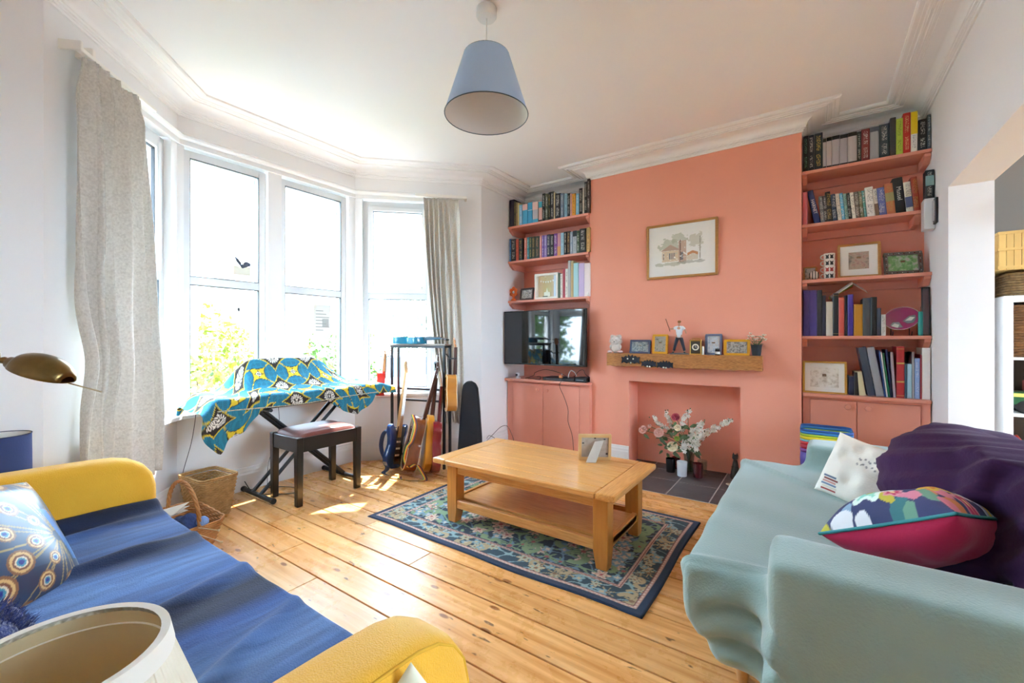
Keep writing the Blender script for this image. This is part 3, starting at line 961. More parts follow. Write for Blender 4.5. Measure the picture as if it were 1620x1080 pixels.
for x in (lx0 + 0.006, lx1 - 0.034):
    MB().box(x, x + 0.028, ly0 + 0.08, ly1 - 0.08, 0.105, 0.158).build('shelf_rail', M_oaky, tb, world=True, bevel=0.003)
# frame seen from behind on the table
fr = thing('photo_frame', 'pale wooden photo frame seen from its back on the coffee table', 'photo frame', (-1.135, 2.55, tz), 33)
FW, FH = 0.205, 0.165
Mf = rotm(rx=6)
mb = MB(Mf)
t = 0.018
mb.box(-FW / 2, FW / 2, 0, 0.022, 0.0, t); mb.box(-FW / 2, FW / 2, 0, 0.022, FH - t, FH)
mb.box(-FW / 2, -FW / 2 + t, 0, 0.022, t, FH - t); mb.box(FW / 2 - t, FW / 2, 0, 0.022, t, FH - t)
mb.build('frame', mat('pale_frame_wood', '#e0bd88', 0.5, var=(8, '#cfa469', 0.5)), fr, bevel=0.001)
mb = MB(Mf); mb.box(-FW / 2 + t, FW / 2 - t, 0.006, 0.012, t, FH - t)
mb.build('backing_board', mat('grey_board', '#b9b2a8', 0.8, var=(40, '#a59d92', 0.5)), fr)
mb = MB()
mb.add([(0.005, 0.004, 0.125), (0.062, 0.004, 0.135), (-0.005, -0.075, 0.003), (-0.068, -0.075, 0.003)], [(0, 1, 2, 3)])
mb.build('easel_strut', mat('grey_card', '#c9c4bd', 0.7), fr, solid=0.006)
for x, z in ((-0.075, 0.11), (0.0, 0.142), (0.075, 0.04), (0.06, 0.135)):
    MB(Mf).box(x - 0.006, x + 0.006, 0.001, 0.007, z - 0.003, z + 0.003).build('clip', M_blackmet, fr)
# ---------------------------------------------------------------- soft shapes
def remeshed(mb, voxel, smooth_it, fac=0.5):
    me = bpy.data.meshes.new('tmp'); me.from_pydata(mb.v, [], mb.f)
    ob = bpy.data.objects.new('tmp', me); col.objects.link(ob)
    md = ob.modifiers.new('r', 'REMESH'); md.mode = 'VOXEL'; md.voxel_size = voxel; md.adaptivity = 0
    ms = ob.modifiers.new('s', 'SMOOTH'); ms.factor = fac; ms.iterations = smooth_it
    dg = bpy.context.evaluated_depsgraph_get()
    res = bpy.data.meshes.new_from_object(ob.evaluated_get(dg))
    bpy.data.objects.remove(ob); bpy.data.meshes.remove(me)
    return res
def mesh_np(me):
    n = len(me.vertices)
    V = np.empty(n * 3); me.vertices.foreach_get('co', V)
    Nn = np.empty(n * 3); me.vertices.foreach_get('normal', Nn)
    return V.reshape(-1, 3), Nn.reshape(-1, 3)
def link_mesh(name, me, m, parent=None):
    me.materials.clear(); me.materials.append(m)
    me.polygons.foreach_set('use_smooth', [True] * len(me.polygons))
    me.update(); me.name = name
    o = bpy.data.objects.new(name, me); col.objects.link(o)
    if parent is not None:
        o.parent = parent
        o.location = -abs_loc(parent)
    return o

def pillow(root, w, h, t, mats, M, n=26, paint=None, piping=None, pinch=0.07, names=('front_panel', 'back_panel'), crease=0.0, seed=0):
    """two bulging panels meeting at a seam; local x,y in plane, z = front normal"""
    u = np.linspace(-1, 1, n)
    U, V = np.meshgrid(u, u)
    prof = np.sqrt(np.clip((1 - np.abs(U) ** 2.6) * (1 - np.abs(V) ** 2.6), 0, 1)) ** 0.95
    ex = 1 - pinch * (1 - np.abs(V) ** 2) * np.abs(U) ** 2
    ey = 1 - pinch * (1 - np.abs(U) ** 2) * np.abs(V) ** 2
    X, Y = U * ex * w / 2, V * ey * h / 2
    wr = crease * (vnoise(U * 3 + 9, V * 3, seed) - 0.5) * prof
    out = []
    for k, s in enumerate((1, -1)):
        Zz = s * prof * t / 2 + wr
        P = np.stack([X, Y, Zz], -1).reshape(-1, 3)
        Mn = np.array(M)
        P = P @ Mn[:3, :3].T + Mn[:3, 3]
        P = P.reshape(n, n, 3)
        if s < 0: P = P[:, ::-1]
        o = grid_obj(names[k], P, mats[k], root, world=True)
        out.append(o)
        if k == 0 and paint is not None:
            set_attr(o, paint(U * w / 2, V * h / 2).reshape(-1, 3))
    if piping:
        loop = [(X[0, i], Y[0, i], 0) for i in range(n)] + [(X[i, -1], Y[i, -1], 0) for i in range(1, n)] + \
               [(X[-1, i], Y[-1, i], 0) for i in range(n - 2, -1, -1)] + [(X[i, 0], Y[i, 0], 0) for i in range(n - 2, 0, -1)]
        mb = MB(M); pts = [tuple(M @ Vector(p)) for p in loop]
        mb = MB(); mb.tube(pts, piping[1], 6, closed=True)
        mb.build('piping', piping[0], root, world=True, smooth=180)
    return out
def facing(center, normal, roll=0, up=(0, 0, 1)):
    n = Vector(normal).normalized()
    x = Vector(up).cross(n).normalized()
    y = n.cross(x)
    M = frame(center, x, y, n)
    return M @ Matrix.Rotation(R(roll), 4, 'Z')

# ---------------------------------------------------------------- teal sofa
M_teal = mat('teal_fleece', '#8ea8a2', 0.92, var=(3, '#859e99', 0.6), bump=(150, 0.18), sheen=0.45)
ts = thing('teal_sofa', 'sofa under a sage teal fleece cover in front of the right wall', 'sofa', (0.15, 2.35, 0))
mb = MB()
mb.taper((0.09, 2.33), (0.66, 1.56), 0.10, (0.03, 2.335), (0.80, 1.60), 0.25)
mb.box(-0.375, 0.45, 1.535, 3.13, 0.25, 0.44)
mb.box(-0.105, 0.66, 1.335, 1.585, 0.05, 0.60)
mb.box(-0.03, 0.66, 3.06, 3.32, 0.05, 0.58)
mb.add([(0.50, 1.36, 0.05), (0.40, 3.30, 0.05), (0.66, 3.30, 0.05), (0.66, 1.36, 0.05), (0.54, 1.38, 0.60), (0.46, 3.28, 0.66), (0.66, 3.28, 0.66), (0.66, 1.38, 0.62)],
       [(0, 1, 2, 3), (7, 6, 5, 4), (0, 4, 5, 1), (1, 5, 6, 2), (2, 6, 7, 3), (3, 7, 4, 0)])
me = remeshed(mb, 0.02, 26, 0.5)
V, Nn = mesh_np(me)
x, y, z = V.T
d = np.zeros(len(V))
# gathered folds on the near side of the seat, beside the arm
m1 = sstep(1.72, 1.60, y) * sstep(0.02, -0.08, x) * sstep(0.02, 0.12, z) * sstep(0.45, 0.36, z)
sag = z + 0.10 * ((x + 0.22) / 0.2) ** 2 - 0.12 * (x + 0.22)
d += m1 * 0.017 * (np.sin(sag * 58 + 2.0 * np.sin(x * 9)) + 0.3 * np.sin(sag * 110)) * sstep(-0.36, -0.2, x)
# long folds running down the outside of the near arm
m2 = sstep(1.50, 1.40, y) * sstep(0.62, 0.45, z) * sstep(-0.12, -0.02, x)
d += m2 * 0.012 * (np.sin((x + 0.30 * z) * 24 + 3 * np.sin(x * 4)) ** 3) * sstep(0.55, 0.2, z)
d += m2 * 0.02 * np.exp(-((z - 0.44 + 0.22 * (x - 0.25)) / 0.02) ** 2) * sstep(0.1, 0.3, x)
# soft ripples on the seat top
m3 = sstep(0.36, 0.41, z) * sstep(0.3, 0.1, x)
d += m3 * 0.0022 * np.sin(y * 15 + 7 * x + 2.4 * np.sin(y * 3)) + m3 * 0.016 * np.exp(-((y - 1.63 - 0.10 * x) / 0.016) ** 2)
d += m3 * 0.015 * np.exp(-((y - 3.02 + 1.1 * (x + 0.3)) / 0.022) ** 2)
d += 0.006 * (vnoise(x * 6 + y * 3, z * 6 + y * 4, 3) - 0.5)
# front valance folds
m4 = sstep(-0.22, -0.30, x) * sstep(0.42, 0.32, z)
d += m4 * 0.003 * np.sin(y * 18 + 3 * z + 2 * np.sin(y * 5))
V2 = V + Nn * d[:, None]
V2[:, 2] = np.maximum(V2[:, 2], 0.012)
me.vertices.foreach_set('co', V2.ravel())
link_mesh('fleece_cover', me, M_teal, ts)
M_leg = mat('pale_wood_leg', '#e0b27c', 0.45, var=(6, '#cf9c62', 0.5))
for lx, ly in ((-0.20, 1.70), (-0.20, 3.0), (0.55, 1.70), (0.55, 3.0)):
    MB().lathe([(0.016, 0), (0.018, 0.005), (0.031, 0.16)], 16, c=(lx, ly, 0)).build('leg', M_leg, ts, world=True, smooth=40)

# plum velvet blanket over the sofa back
M_plum = mat('plum_velvet', '#3c1444', 0.8, var=(4, '#2a0d31', 0.6), bump=(90, 0.12), sheen=0.05, spec=0.25)
mb = MB()
mb.ball((0.48, 2.42, 0.60), 1.0, 24, 16, sc=(0.25, 0.46, 0.25))
mb.add([(0.29, 1.98, 0.46), (0.29, 2.78, 0.46), (0.68, 2.78, 0.46), (0.68, 1.98, 0.46), (0.44, 1.90, 0.835), (0.44, 2.72, 0.82), (0.70, 2.72, 0.80), (0.70, 1.75, 0.83)],
       [(0, 1, 2, 3), (7, 6, 5, 4), (0, 4, 5, 1), (1, 5, 6, 2), (2, 6, 7, 3), (3, 7, 4, 0)])
mb.box(0.50, 0.70, 1.52, 2.30, 0.50, 0.80)
mb.add([(0.47, 1.55, 0.52), (0.36, 2.3, 0.45), (0.68, 2.3, 0.45), (0.68, 1.55, 0.52), (0.52, 1.55, 0.80), (0.46, 2.3, 0.84), (0.70, 2.3, 0.84), (0.70, 1.55, 0.80)],
       [(0, 1, 2, 3), (7, 6, 5, 4), (0, 4, 5, 1), (1, 5, 6, 2), (2, 6, 7, 3), (3, 7, 4, 0)])
mb.add([(0.30, 1.82, 0.435), (0.30, 2.1, 0.435), (0.5, 2.1, 0.435), (0.46, 1.82, 0.47), (0.36, 1.86, 0.52), (0.36, 2.1, 0.6), (0.5, 2.1, 0.7), (0.52, 1.88, 0.66)],
       [(0, 1, 2, 3), (7, 6, 5, 4), (0, 4, 5, 1), (1, 5, 6, 2), (2, 6, 7, 3), (3, 7, 4, 0)])
me = remeshed(mb, 0.016, 7, 0.5)
V, Nn = mesh_np(me)
x, y, z = V.T
q = z * 0.9 + 0.28 * y - 0.25 * (y - 2.3) ** 2
d = 0.010 * np.sin(q * 62 + 3 * np.sin(y * 3) + 2 * vnoise(y * 5, z * 5, 2)) ** 3 + 0.005 * np.sin(q * 31 + y * 5)
rad = np.arctan2(z - 0.46, y - 2.35)
d += 0.006 * np.sin(rad * 26) * sstep(0.62, 0.5, z)
V2 = V + Nn * d[:, None]
me.vertices.foreach_set('co', V2.ravel())
pb = thing('velvet_blanket', 'plum velvet blanket heaped over the back of the teal sofa', 'blanket', (0.48, 2.35, 0.44))
link_mesh('velvet', me, M_plum, pb)

# white storybook cushion
M_cream = mat('cream_cotton', '#e9e3d6', 0.85, bump=(120, 0.15))
cu = thing('white_cushion', 'cream cotton cushion with faint print leaning on the teal sofa back', 'cushion', (0.14, 2.58, 0.44))
MC = facing((0.180, 2.57, 0.575), (-0.45, -0.80, 0.40), roll=-10)
def paint_cream(X, Y):
    C = np.zeros(X.shape + (3,)); C[:] = L3('#ece6da')
    for k in range(6):       # little stack of books
        yy = -0.135 + 0.013 * k
        m = (np.abs(Y - yy) < 0.0055) & (np.abs(X + 0.075 - 0.004 * math.sin(k * 2)) < 0.036 - 0.003 * (k % 2))
        C[m] = L3(['#a8433c', '#d8cdbb', '#6d7f9c', '#c98e84', '#8a4038', '#5d6a86'][k])
    for k in range(2):       # line of handwriting
        m = (np.abs(Y - 0.062 + 0.026 * k + 0.004 * np.sin(X * 180)) < 0.0042) & (X > 0.0) & (X < 0.10 - 0.02 * k) & (np.sin(X * 320 + k) > -0.2)
        C[m] = L3('#8d8a86')
    return C
pillow(cu, 0.29, 0.31, 0.12, (mat('cream_print', attr='Col', rough=0.85, bump=(120, 0.15)), M_cream), MC, n=72, paint=paint_cream, crease=0.03, seed=4)
MB(MC).box(0.122, 0.136, 0.02, 0.085, 0.018, 0.028).build('label_tag', mat('purple_tag', '#6a3a6e', 0.7), cu, world=True)

# floral cushion with magenta back
def paint_floral(X, Y):
    C = np.zeros(X.shape + (3,)); C[:] = L3('#39406a')
    rg = np.random.default_rng(5)
    def flower(cx, cy, s, c0, c1, c2, k=6):
        r = np.hypot(X - cx, Y - cy) / s; th = np.arctan2(Y - cy, X - cx)
        e = 0.82 + 0.16 * np.cos(th * k)
        C[r < e] = L3(c0); C[r < e * 0.62] = L3(c1)
        C[(r < e * 0.75) & (np.cos(th * k) > 0.75)] = L3(c1)
        C[r < 0.2] = L3(c2)
    def leaf(cx, cy, a, l, c):
        ca, sa = math.cos(a), math.sin(a)
        p, q = (X - cx) * ca + (Y - cy) * sa, -(X - cx) * sa + (Y - cy) * ca
        C[np.abs(q) < 0.016 * np.sqrt(np.clip(1 - (p / l) ** 2, 0, 1)) * 1.2] = L3(c)
    for _ in range(70):
        leaf(rg.uniform(-.22, .22), rg.uniform(-.22, .22), rg.uniform(0, 6), rg.uniform(0.02, 0.06), rg.choice(['#c9c04a', '#e6e9ee', '#6fa08a', '#d98a5a', '#8fb0cc', '#e08aa0', '#3d7a80']))
    for _ in range(9):
        flower(rg.uniform(-.2, .2), rg.uniform(-.2, .2), 0.035, *random.Random(_).choice([('#e2a0ae', '#c9446e', '#f2d9a0'), ('#e6a070', '#d0603c', '#f2e0a0'), ('#d9dfee', '#a9b6d0', '#e0c050')]))
    flower(-0.04, -0.10, 0.075, '#dff1e8', '#8fd6c2', '#b09a3c')
    flower(-0.185, -0.12, 0.052, '#cf3f74', '#e58aa6', '#f6e9d8')
    flower(0.12, -0.06, 0.05, '#e0c04a', '#d98c3c', '#7a4a2a')
    flower(0.12, 0.13, 0.06, '#dff1e8', '#8fd6c2', '#b09a3c')
    return C
fc = thing('floral_cushion', 'navy floral cushion with magenta back and teal piping lying on the teal seat', 'cushion', (0.21, 2.02, 0.44))
M_mag = mat('magenta_cotton', '#c4134e', 0.75, bump=(70, 0.1), sheen=0.2)
MFc = facing((0.285, 1.955, 0.570), (-0.32, 0.42, 0.85), roll=0, up=(0.45, 0.89, 0.0))
pillow(fc, 0.40, 0.40, 0.23, (mat('floral_print', attr='Col', rough=0.8, bump=(90, 0.08)), M_mag), MFc, n=110, paint=paint_floral, piping=(mat('teal_piping', '#2f8d94', 0.6), 0.0055), crease=0.02)

# ---------------------------------------------------------------- yellow sofa
def yellow_mat():
    m = mat('yellow_weave', '#f6bd34', 0.8, var=(5, '#edb02a', 0.6), bump=(300, 0.35), sheen=0.25)
    return m
M_yel = yellow_mat()
M_yseam = mat('yellow_piping', '#e0ab2e', 0.8)
ys_ = thing('yellow_sofa', 'mustard yellow sofa with rounded arms facing the chimney breast', 'sofa', (-1.63, 0.25, 0))
arm = [(-0.22, 0.12), (0.64, 0.12), (0.672, 0.30), (0.688, 0.44), (0.687, 0.50), (0.672, 0.56), (0.64, 0.605), (0.595, 0.634), (0.54, 0.648), (0.44, 0.655), (0.20, 0.662), (-0.22, 0.668)]
def arm_mesh(x0, x1, dy=0):
    return MB().prism([(p + (dy if p > 0.3 else 0), q) for p, q in arm], x0, x1, M=frame((0, 0, 0), (0, 1, 0), (0, 0, 1), (1, 0, 0)))
for a, b in ((-2.715, -2.575), (-0.725, -0.570)):
    o = arm_mesh(a, b, 0.04 if a < -1 else 0).build('arm', M_yel, ys_, world=True, bevel=0.05, seg=5, smooth=60)
    outer = b - 0.012 if b > -1 else a + 0.012
    MB().tube([(outer, yy, zz + 0.0015) for yy, zz in [(-0.2, 0.655), (0.2, 0.648), (0.44, 0.641), (0.54, 0.634), (0.59, 0.620), (0.632, 0.592), (0.662, 0.550), (0.676, 0.495), (0.677, 0.44), (0.66, 0.30)]], 0.0035, 6).build('piping', M_yseam, o, world=True, smooth=180)
MB().box(-2.575, -0.725, -0.10, 0.66, 0.14, 0.30).build('base', M_yel, ys_, world=True, bevel=0.03, seg=3, smooth=50)
for a, b in ((-2.572, -1.652), (-1.648, -0.728)):
    MB().box(a, b, -0.02, 0.70, 0.255, 0.382).build('seat_cushion', M_yel, ys_, world=True, bevel=0.05, seg=4, smooth=60)
    MB().box(a, b, -0.16, -0.01, 0.37, 0.80, M=Matrix.Identity(4)).build('back_cushion', M_yel, ys_, world=True, bevel=0.05, seg=4, smooth=60)
MB().box(-2.715, -0.570, -0.30, -0.16, 0.12, 0.76).build('back', M_yel, ys_, world=True, bevel=0.04, seg=4, smooth=60)
for lx, ly in ((-2.62, 0.6), (-0.66, 0.6), (-2.62, -0.2), (-0.66, -0.2)):
    MB().lathe([(0.016, 0), (0.026, 0.13)], 14, c=(lx, ly, 0)).build('leg', M_leg, ys_, world=True, smooth=40)

# blue striped blanket on the seat
nu, nv = 240, 110
U, Vv = np.meshgrid(np.linspace(0, 1, nu), np.linspace(0, 1, nv))
BX = -2.56 + 1.81 * U
top_len = 0.74
s_ = Vv * 1.02                    # distance from the back edge
yflat = -0.005 + s_
over = np.clip(s_ - 0.715, 0, None)
BY = np.minimum(yflat, 0.71) + 0.028 * np.sin(np.clip(over / 0.05, 0, PI / 2)) + 0.006 * np.sin(BX * 9) * sstep(0, 0.2, over)
BZ = 0.392 - np.clip(over - 0.012, 0, None) * 0.98
BZ = np.maximum(BZ, 0.03)
ph = BX + 0.34 * (BY - 0.35) + 0.05 * np.sin(BY * 6 + BX * 3)
fold = 0.030 * np.exp(-((ph + 2.02) / 0.030) ** 2) + 0.034 * np.exp(-((ph + 1.56) / 0.04) ** 2) + 0.026 * np.exp(-((ph + 1.17) / 0.035) ** 2) + 0.022 * np.exp(-((ph + 2.34) / 0.03) ** 2) \
    + 0.005 * np.sin(ph * 15 + 2 * np.sin(BY * 5)) ** 2 + 0.010 * vnoise(BX * 8, BY * 8, 6)
lift = sstep(0.9, 0.0, over / 0.3) * (1 - 0.62 * sstep(0.48, 0.70, BY))
BZ = BZ + fold * (1 - 0.65 * sstep(0.0, 0.05, over)) * lift
BZ += 0.05 * np.exp(-((BX + 2.56) / 0.05) ** 2) * (1 - sstep(0, 0.1, over))
BZ += 0.045 * np.exp(-((BX + 0.75) / 0.05) ** 2) * (1 - sstep(0, 0.1, over))
BY = BY + sstep(0.0, 0.05, over) * fold * 0.35
def stripes(c):
    keys = [(0, '#16223f'), (0.055, '#1d2d52'), (0.085, '#2f4f86'), (0.13, '#4a6798'), (0.18, '#37588c'), (0.225, '#2c4a7c'), (0.245, '#15203c'), (0.30, '#1c2f57'), (0.34, '#3f66a0'),
            (0.40, '#5a7db2'), (0.46, '#38609c'), (0.53, '#2b4c82'), (0.56, '#141e3a'), (0.62, '#172544'), (0.66, '#2d5090'), (0.72, '#41659e'), (0.78, '#5577aa'), (0.84, '#37598f'), (0.90, '#213a6c'), (1.0, '#2b4a80')]
    k = np.array([a for a, _ in keys]); cc = np.array([L3(b) for _, b in keys])
    return np.stack([np.interp(c, k, cc[:, i]) for i in range(3)], -1)
cs = stripes(np.clip(U + 0.012 * np.sin(Vv * 9) + 0.02 * (vnoise(BX * 6, BY * 3, 3) - 0.5), 0, 1)) * (0.62 + 0.5 * vnoise(BX * 55, BY * 5, 4) + 0.30 * vnoise(BX * 120, BY * 18, 9))[..., None]
bl = grid_obj('blue_blanket', np.stack([BX, BY, BZ], -1), mat('blue_wool', attr='Col', rough=0.95, bump=(220, 0.35), sheen=0.12), solid=0.006)
set_attr(bl, np.clip(cs, 0, 1).reshape(-1, 3))
tag(bl, 'navy and denim blue striped blanket spread over the yellow sofa seat', 'blanket')

# peacock cushion
def paint_peacock(X, Y):
    C = np.zeros(X.shape + (3,)); C[:] = L3('#2b4260')
    C[Y < -0.12] = L3('#22304a')
    rg = np.random.default_rng(8)
    ox, oy = 0.14, -0.03
    eyes = []
    for ring, (rr, n_, s) in enumerate(((0.09, 4, 0.018), (0.17, 6, 0.026), (0.27, 8, 0.036), (0.37, 9, 0.036))):
        for k in range(n_):
            a = PI * 0.45 + (k + 0.5 * (ring % 2)) * PI * 1.15 / n_
            eyes.append((ox + rr * math.cos(a) * 1.05, oy + rr * math.sin(a), s * rg.uniform(0.7, 1.2), a + rg.uniform(-.08, .08)))
    for cx, cy, s, a in eyes:
        ca, sa = math.cos(a), math.sin(a)
        p, q = (X - ox) * ca + (Y - oy) * sa, -(X - ox) * sa + (Y - oy) * ca
        rr = math.hypot(cx - ox, cy - oy)
        C[(np.abs(q) < 0.0022) & (p > 0.02) & (p < rr)] = L3('#a58a52')
    for cx, cy, s, a in eyes:
        ca, sa = math.cos(a), math.sin(a)
        p, q = (X - cx) * ca + (Y - cy) * sa, -(X - cx) * sa + (Y - cy) * ca
        for f, c in ((1.35, '#8a5a34'), (1.1, '#d9b070'), (0.85, '#7a4526'), (0.62, '#e2d2b4'), (0.46, '#3f8fa8'), (0.28, '#1e2f86')):
            C[(p / (s * 1.15 * f)) ** 2 + (q / (s * f)) ** 2 < 1] = L3(c)
    body = (np.abs((X - 0.165) + 0.25 * (Y + 0.02)) < 0.018) & (np.abs(Y + 0.02) < 0.10)
    C[body] = L3('#3d7fc0')
    return C
pc = thing('peacock_cushion', 'satin navy cushion printed with peacock feathers on the yellow sofa', 'cushion', (-2.03, 0.15, 0.39))
MP = facing((-2.075, 0.165, 0.545), (0.50, 0.62, 0.55), roll=-16)
pillow(pc, 0.47, 0.47, 0.17, (mat('peacock_satin', attr='Col', rough=0.28, sheen=0.2), mat('navy_satin', '#1b2740', 0.35)), MP, n=150, paint=paint_peacock)
# small fluffy blue cushion
fz = thing('fluffy_cushion', 'small fluffy royal blue cushion at the edge beside the table lamp', 'cushion', (-1.66, 0.14, 0.39))
M_fl = mat('blue_fluff', '#2c3f8a', 0.95, var=(30, '#1d2c66', 0.4), bump=(60, 1.0), sheen=0.6)
pillow(fz, 0.22, 0.22, 0.12, (M_fl, M_fl), facing((-1.72, 0.10, 0.455), (0.3, 0.5, 0.8)), n=24, crease=0.03)
rg = np.random.default_rng(4)
mb = MB()
MM = facing((-1.72, 0.10, 0.455), (0.3, 0.5, 0.8))
for i in range(1500):
    a, b = rg.uniform(-0.95, 0.95, 2)
    zt = math.sqrt(max(0, (1 - abs(a) ** 2.6) * (1 - abs(b) ** 2.6))) * 0.06
    p = Vector((a * 0.105, b * 0.105, zt - 0.004)); q = p + Vector((rg.normal() * 0.012, rg.normal() * 0.012, 0.018 + rg.random() * 0.01))
    s = Vector((rg.normal(), rg.normal(), 0)).normalized() * 0.0022
    mb.add([tuple(MM @ (p - s)), tuple(MM @ (p + s)), tuple(MM @ q)], [(0, 1, 2)])
o = mb.build('fur', M_fl, fz, world=True); o['kind'] = 'stuff'
# leaf print cushion standing on its corner against the near arm
def paint_leaf(X, Y):
    C = np.zeros(X.shape + (3,)); C[:] = L3('#f0efd6')
    a = np.arctan2(Y - 0.02, X - 0.02); r = np.hypot(X - 0.02, Y - 0.02)
    ring = np.abs(r - 0.225) < 0.022
    C[ring] = L3('#3f8a4c')
    C[ring & (np.sin(a * 46) > 0.2) & (np.abs(r - 0.225) < 0.015)] = L3('#e9efd6')
    rg = np.random.default_rng(2)
    for _ in range(80):
        cx, cy = rg.uniform(-.22, .22, 2); al = rg.uniform(0, 6); ca, sa = math.cos(al), math.sin(al)
        p, q = (X - cx) * ca + (Y - cy) * sa, -(X - cx) * sa + (Y - cy) * ca
        c = rg.choice(['#3f6a3c', '#c2a03c', '#6f8a4c', '#7a6a3a'])
        free = np.abs(r - 0.225) > 0.03
        C[free & (p > 0) & (p < 0.05) & (np.abs(q) < 0.0016)] = L3(c)
        for k in (0.018, 0.032, 0.045):
            C[free & (np.abs(np.abs(q) - (k - p) * 0.9) < 0.0016) & (p < k) & (p > k - 0.018)] = L3(c)
    return C
lc = thing('leaf_cushion', 'cream cushion with green leaf print propped against the near yellow arm', 'cushion', (-0.50, 0.45, 0))
MLc = facing((-0.500, 0.445, 0.338), (0.62, -0.60, 0.22), roll=45)
pillow(lc, 0.46, 0.46, 0.11, (mat('leaf_print', attr='Col', rough=0.85), M_cream), MLc, n=130, paint=paint_leaf)

# ---------------------------------------------------------------- curtains
M_curt = mat('curtain_linen', '#d2ccc3', 0.9, var=(34, '#c7c0b6', 0.35), var2=(90, '#e0dbd2', 0.35), bump=(160, 0.12))
M_rail = mat('curtain_rail_white', '#efeae2', 0.4)
def curtain(label, Mx, name, uL, uR, zt, zb, nf, amp, base, seed):
    """uL(v), uR(v): edges as function of v (0 top, 1 bottom); pleated sheet"""
    root = thing(name, label, 'curtain', group='bay curtains')
    o0 = Mx @ Vector(((uL(1) + uR(1)) / 2, base, zb)); root.location = o0
    nu, nv = nf * 12, 60
    Uu, Vv = np.meshgrid(np.linspace(0, 1, nu), np.linspace(0, 1, nv))
    lo, hi = np.vectorize(uL)(Vv), np.vectorize(uR)(Vv)
    ph = Uu * nf + 0.45 * np.sin(Uu * 5.3 + seed) + 0.12 * np.sin(Vv * 6 + Uu * 9 + seed)
    w = np.sin(ph * 2 * PI)
    hd = sstep(0.0, 0.09, Vv)
    A = amp * (0.35 + 0.65 * hd) * (0.8 + 0.4 * vnoise(Uu * 5, Vv * 2, seed))
    tight = (1 - hd) * 0.010 * np.sin(Uu * nf * 4 * 2 * PI)
    u = lo + (hi - lo) * Uu + 0.012 * np.cos(ph * 2 * PI) * hd
    n = base + A * w + tight + 0.01 * np.sin(Vv * 9 + Uu * 12) * hd
    zz = zt + (zb - zt) * Vv + 0.008 * np.sin(Uu * 9 + seed) * (Vv > 0.99)
    Mn = np.array(Mx)
    P = np.stack([u, n, zz], -1) @ Mn[:3, :3].T + Mn[:3, 3]
    grid_obj('cloth', P, M_curt, root, world=True, solid=0.003)
    ht = np.stack([u, n + 0.006, zz], -1)[:6] @ Mn[:3, :3].T + Mn[:3, 3]
    return root
curtain('long pale grey curtain hanging left of the bay beside the brass lamp', ML, 'curtain',
        lambda v: 0.555 - 0.165 * v ** 0.9, lambda v: 0.951 + (0.02 * v if v < 0.5 else 0.01 - 0.06 * math.exp(-((v - 0.68) / 0.09) ** 2)), 2.60, 0.37, 5, 0.044, 0.10, 1.0)
curtain('pale grey curtain drawn aside at the right of the bay', MR, 'curtain',
        lambda v: 0.236 - 0.055 * v, lambda v: 0.578 - 0.05 * v - 0.16 * v ** 2.2, 2.60, 0.36, 6, 0.030, 0.10, 2.3)
rr = thing('curtain_rail', 'white curtain rail end with bracket above the left curtain', 'curtain rail', (-3.0, 0.6, 2.61), group='curtain rails')
MB(ML).box(0.40, 0.985, 0.07, 0.10, 2.610, 2.632).build('track', M_rail, rr, world=True, bevel=0.003)
MB(ML).box(0.970, 0.986, 0.0, 0.10, 2.612, 2.66).build('bracket', M_rail, rr, world=True, bevel=0.003)
MB(ML).box(0.86, 0.885, 0.0, 0.08, 2.632, 2.685).build('bracket', M_rail, rr, world=True, bevel=0.003)
rr = thing('curtain_rail', 'white curtain rail above the right curtain', 'curtain rail', (-3.0, 3.2, 2.61), group='curtain rails')
MB(MR).box(0.15, 0.66, 0.07, 0.10, 2.612, 2.640).build('track', M_rail, rr, world=True, bevel=0.003)
MB(MR).box(0.15, 0.17, 0.0, 0.09, 2.614, 2.638).build('bracket', M_rail, rr, world=True, bevel=0.003)
for k in range(3):
    MB(MR).box(0.30 + 0.12 * k, 0.314 + 0.12 * k, 0.05, 0.10, 2.640, 2.652).build('glider', M_rail, rr, world=True)

# ---------------------------------------------------------------- pendant and other lamps
pd = thing('pendant_light', 'pale blue cone pendant lampshade hanging from the ceiling', 'ceiling lamp', (-1.38, 1.75, 2.355))
MB().lathe([(0.001, 0.55), (0.05, 0.55), (0.053, 0.545), (0.053, 0.508), (0.046, 0.498), (0.001, 0.498)], 28).build('ceiling_rose', M_pvc, pd, smooth=35)
MB().tube([(0, 0, 0.50), (0, 0, 0.26)], 0.0035, 8).build('flex', M_wcable, pd, smooth=180)
sh = MB().lathe([(0.215, 0.0), (0.118, 0.305)], 64, cap=False).build('shade', mat('blue_shade', '#a9bfdc', 0.85, bump=(260, 0.1)), pd, smooth=180)
MB().lathe([(0.2125, 0.001), (0.1155, 0.303)], 64, cap=False).build('shade_lining', mat('shade_lining', '#dcd8d6', 0.45, spec=0.6), sh, smooth=180)
MB().tube([(0.2145 * math.cos(2 * PI * k / 48), 0.2145 * math.sin(2 * PI * k / 48), 0) for k in range(48)], 0.0026, 6, closed=True).build('rim', mat('slate_rim', '#4d5a66', 0.6), sh, smooth=180)
MB().tube([(0.1165 * math.cos(2 * PI * k / 36), 0.1165 * math.sin(2 * PI * k / 36), 0.304) for k in range(36)], 0.0024, 6, closed=True).build('rim', mat('slate_rim'), sh, smooth=180)
mb = MB()
for k in range(3):
    a = 2 * PI * k / 3 + 0.4
    mb.tube([(0.02 * math.cos(a), 0.02 * math.sin(a), 0.265), (0.1165 * math.cos(a), 0.1165 * math.sin(a), 0.302)], 0.0018, 6)
mb.build('spider', M_wcable, pd).__setitem__('kind', 'stuff')
MB().lathe([(0.018, 0.20), (0.021, 0.215), (0.021, 0.262), (0.014, 0.275)], 18).build('lamp_holder', M_pvc, pd, smooth=40)
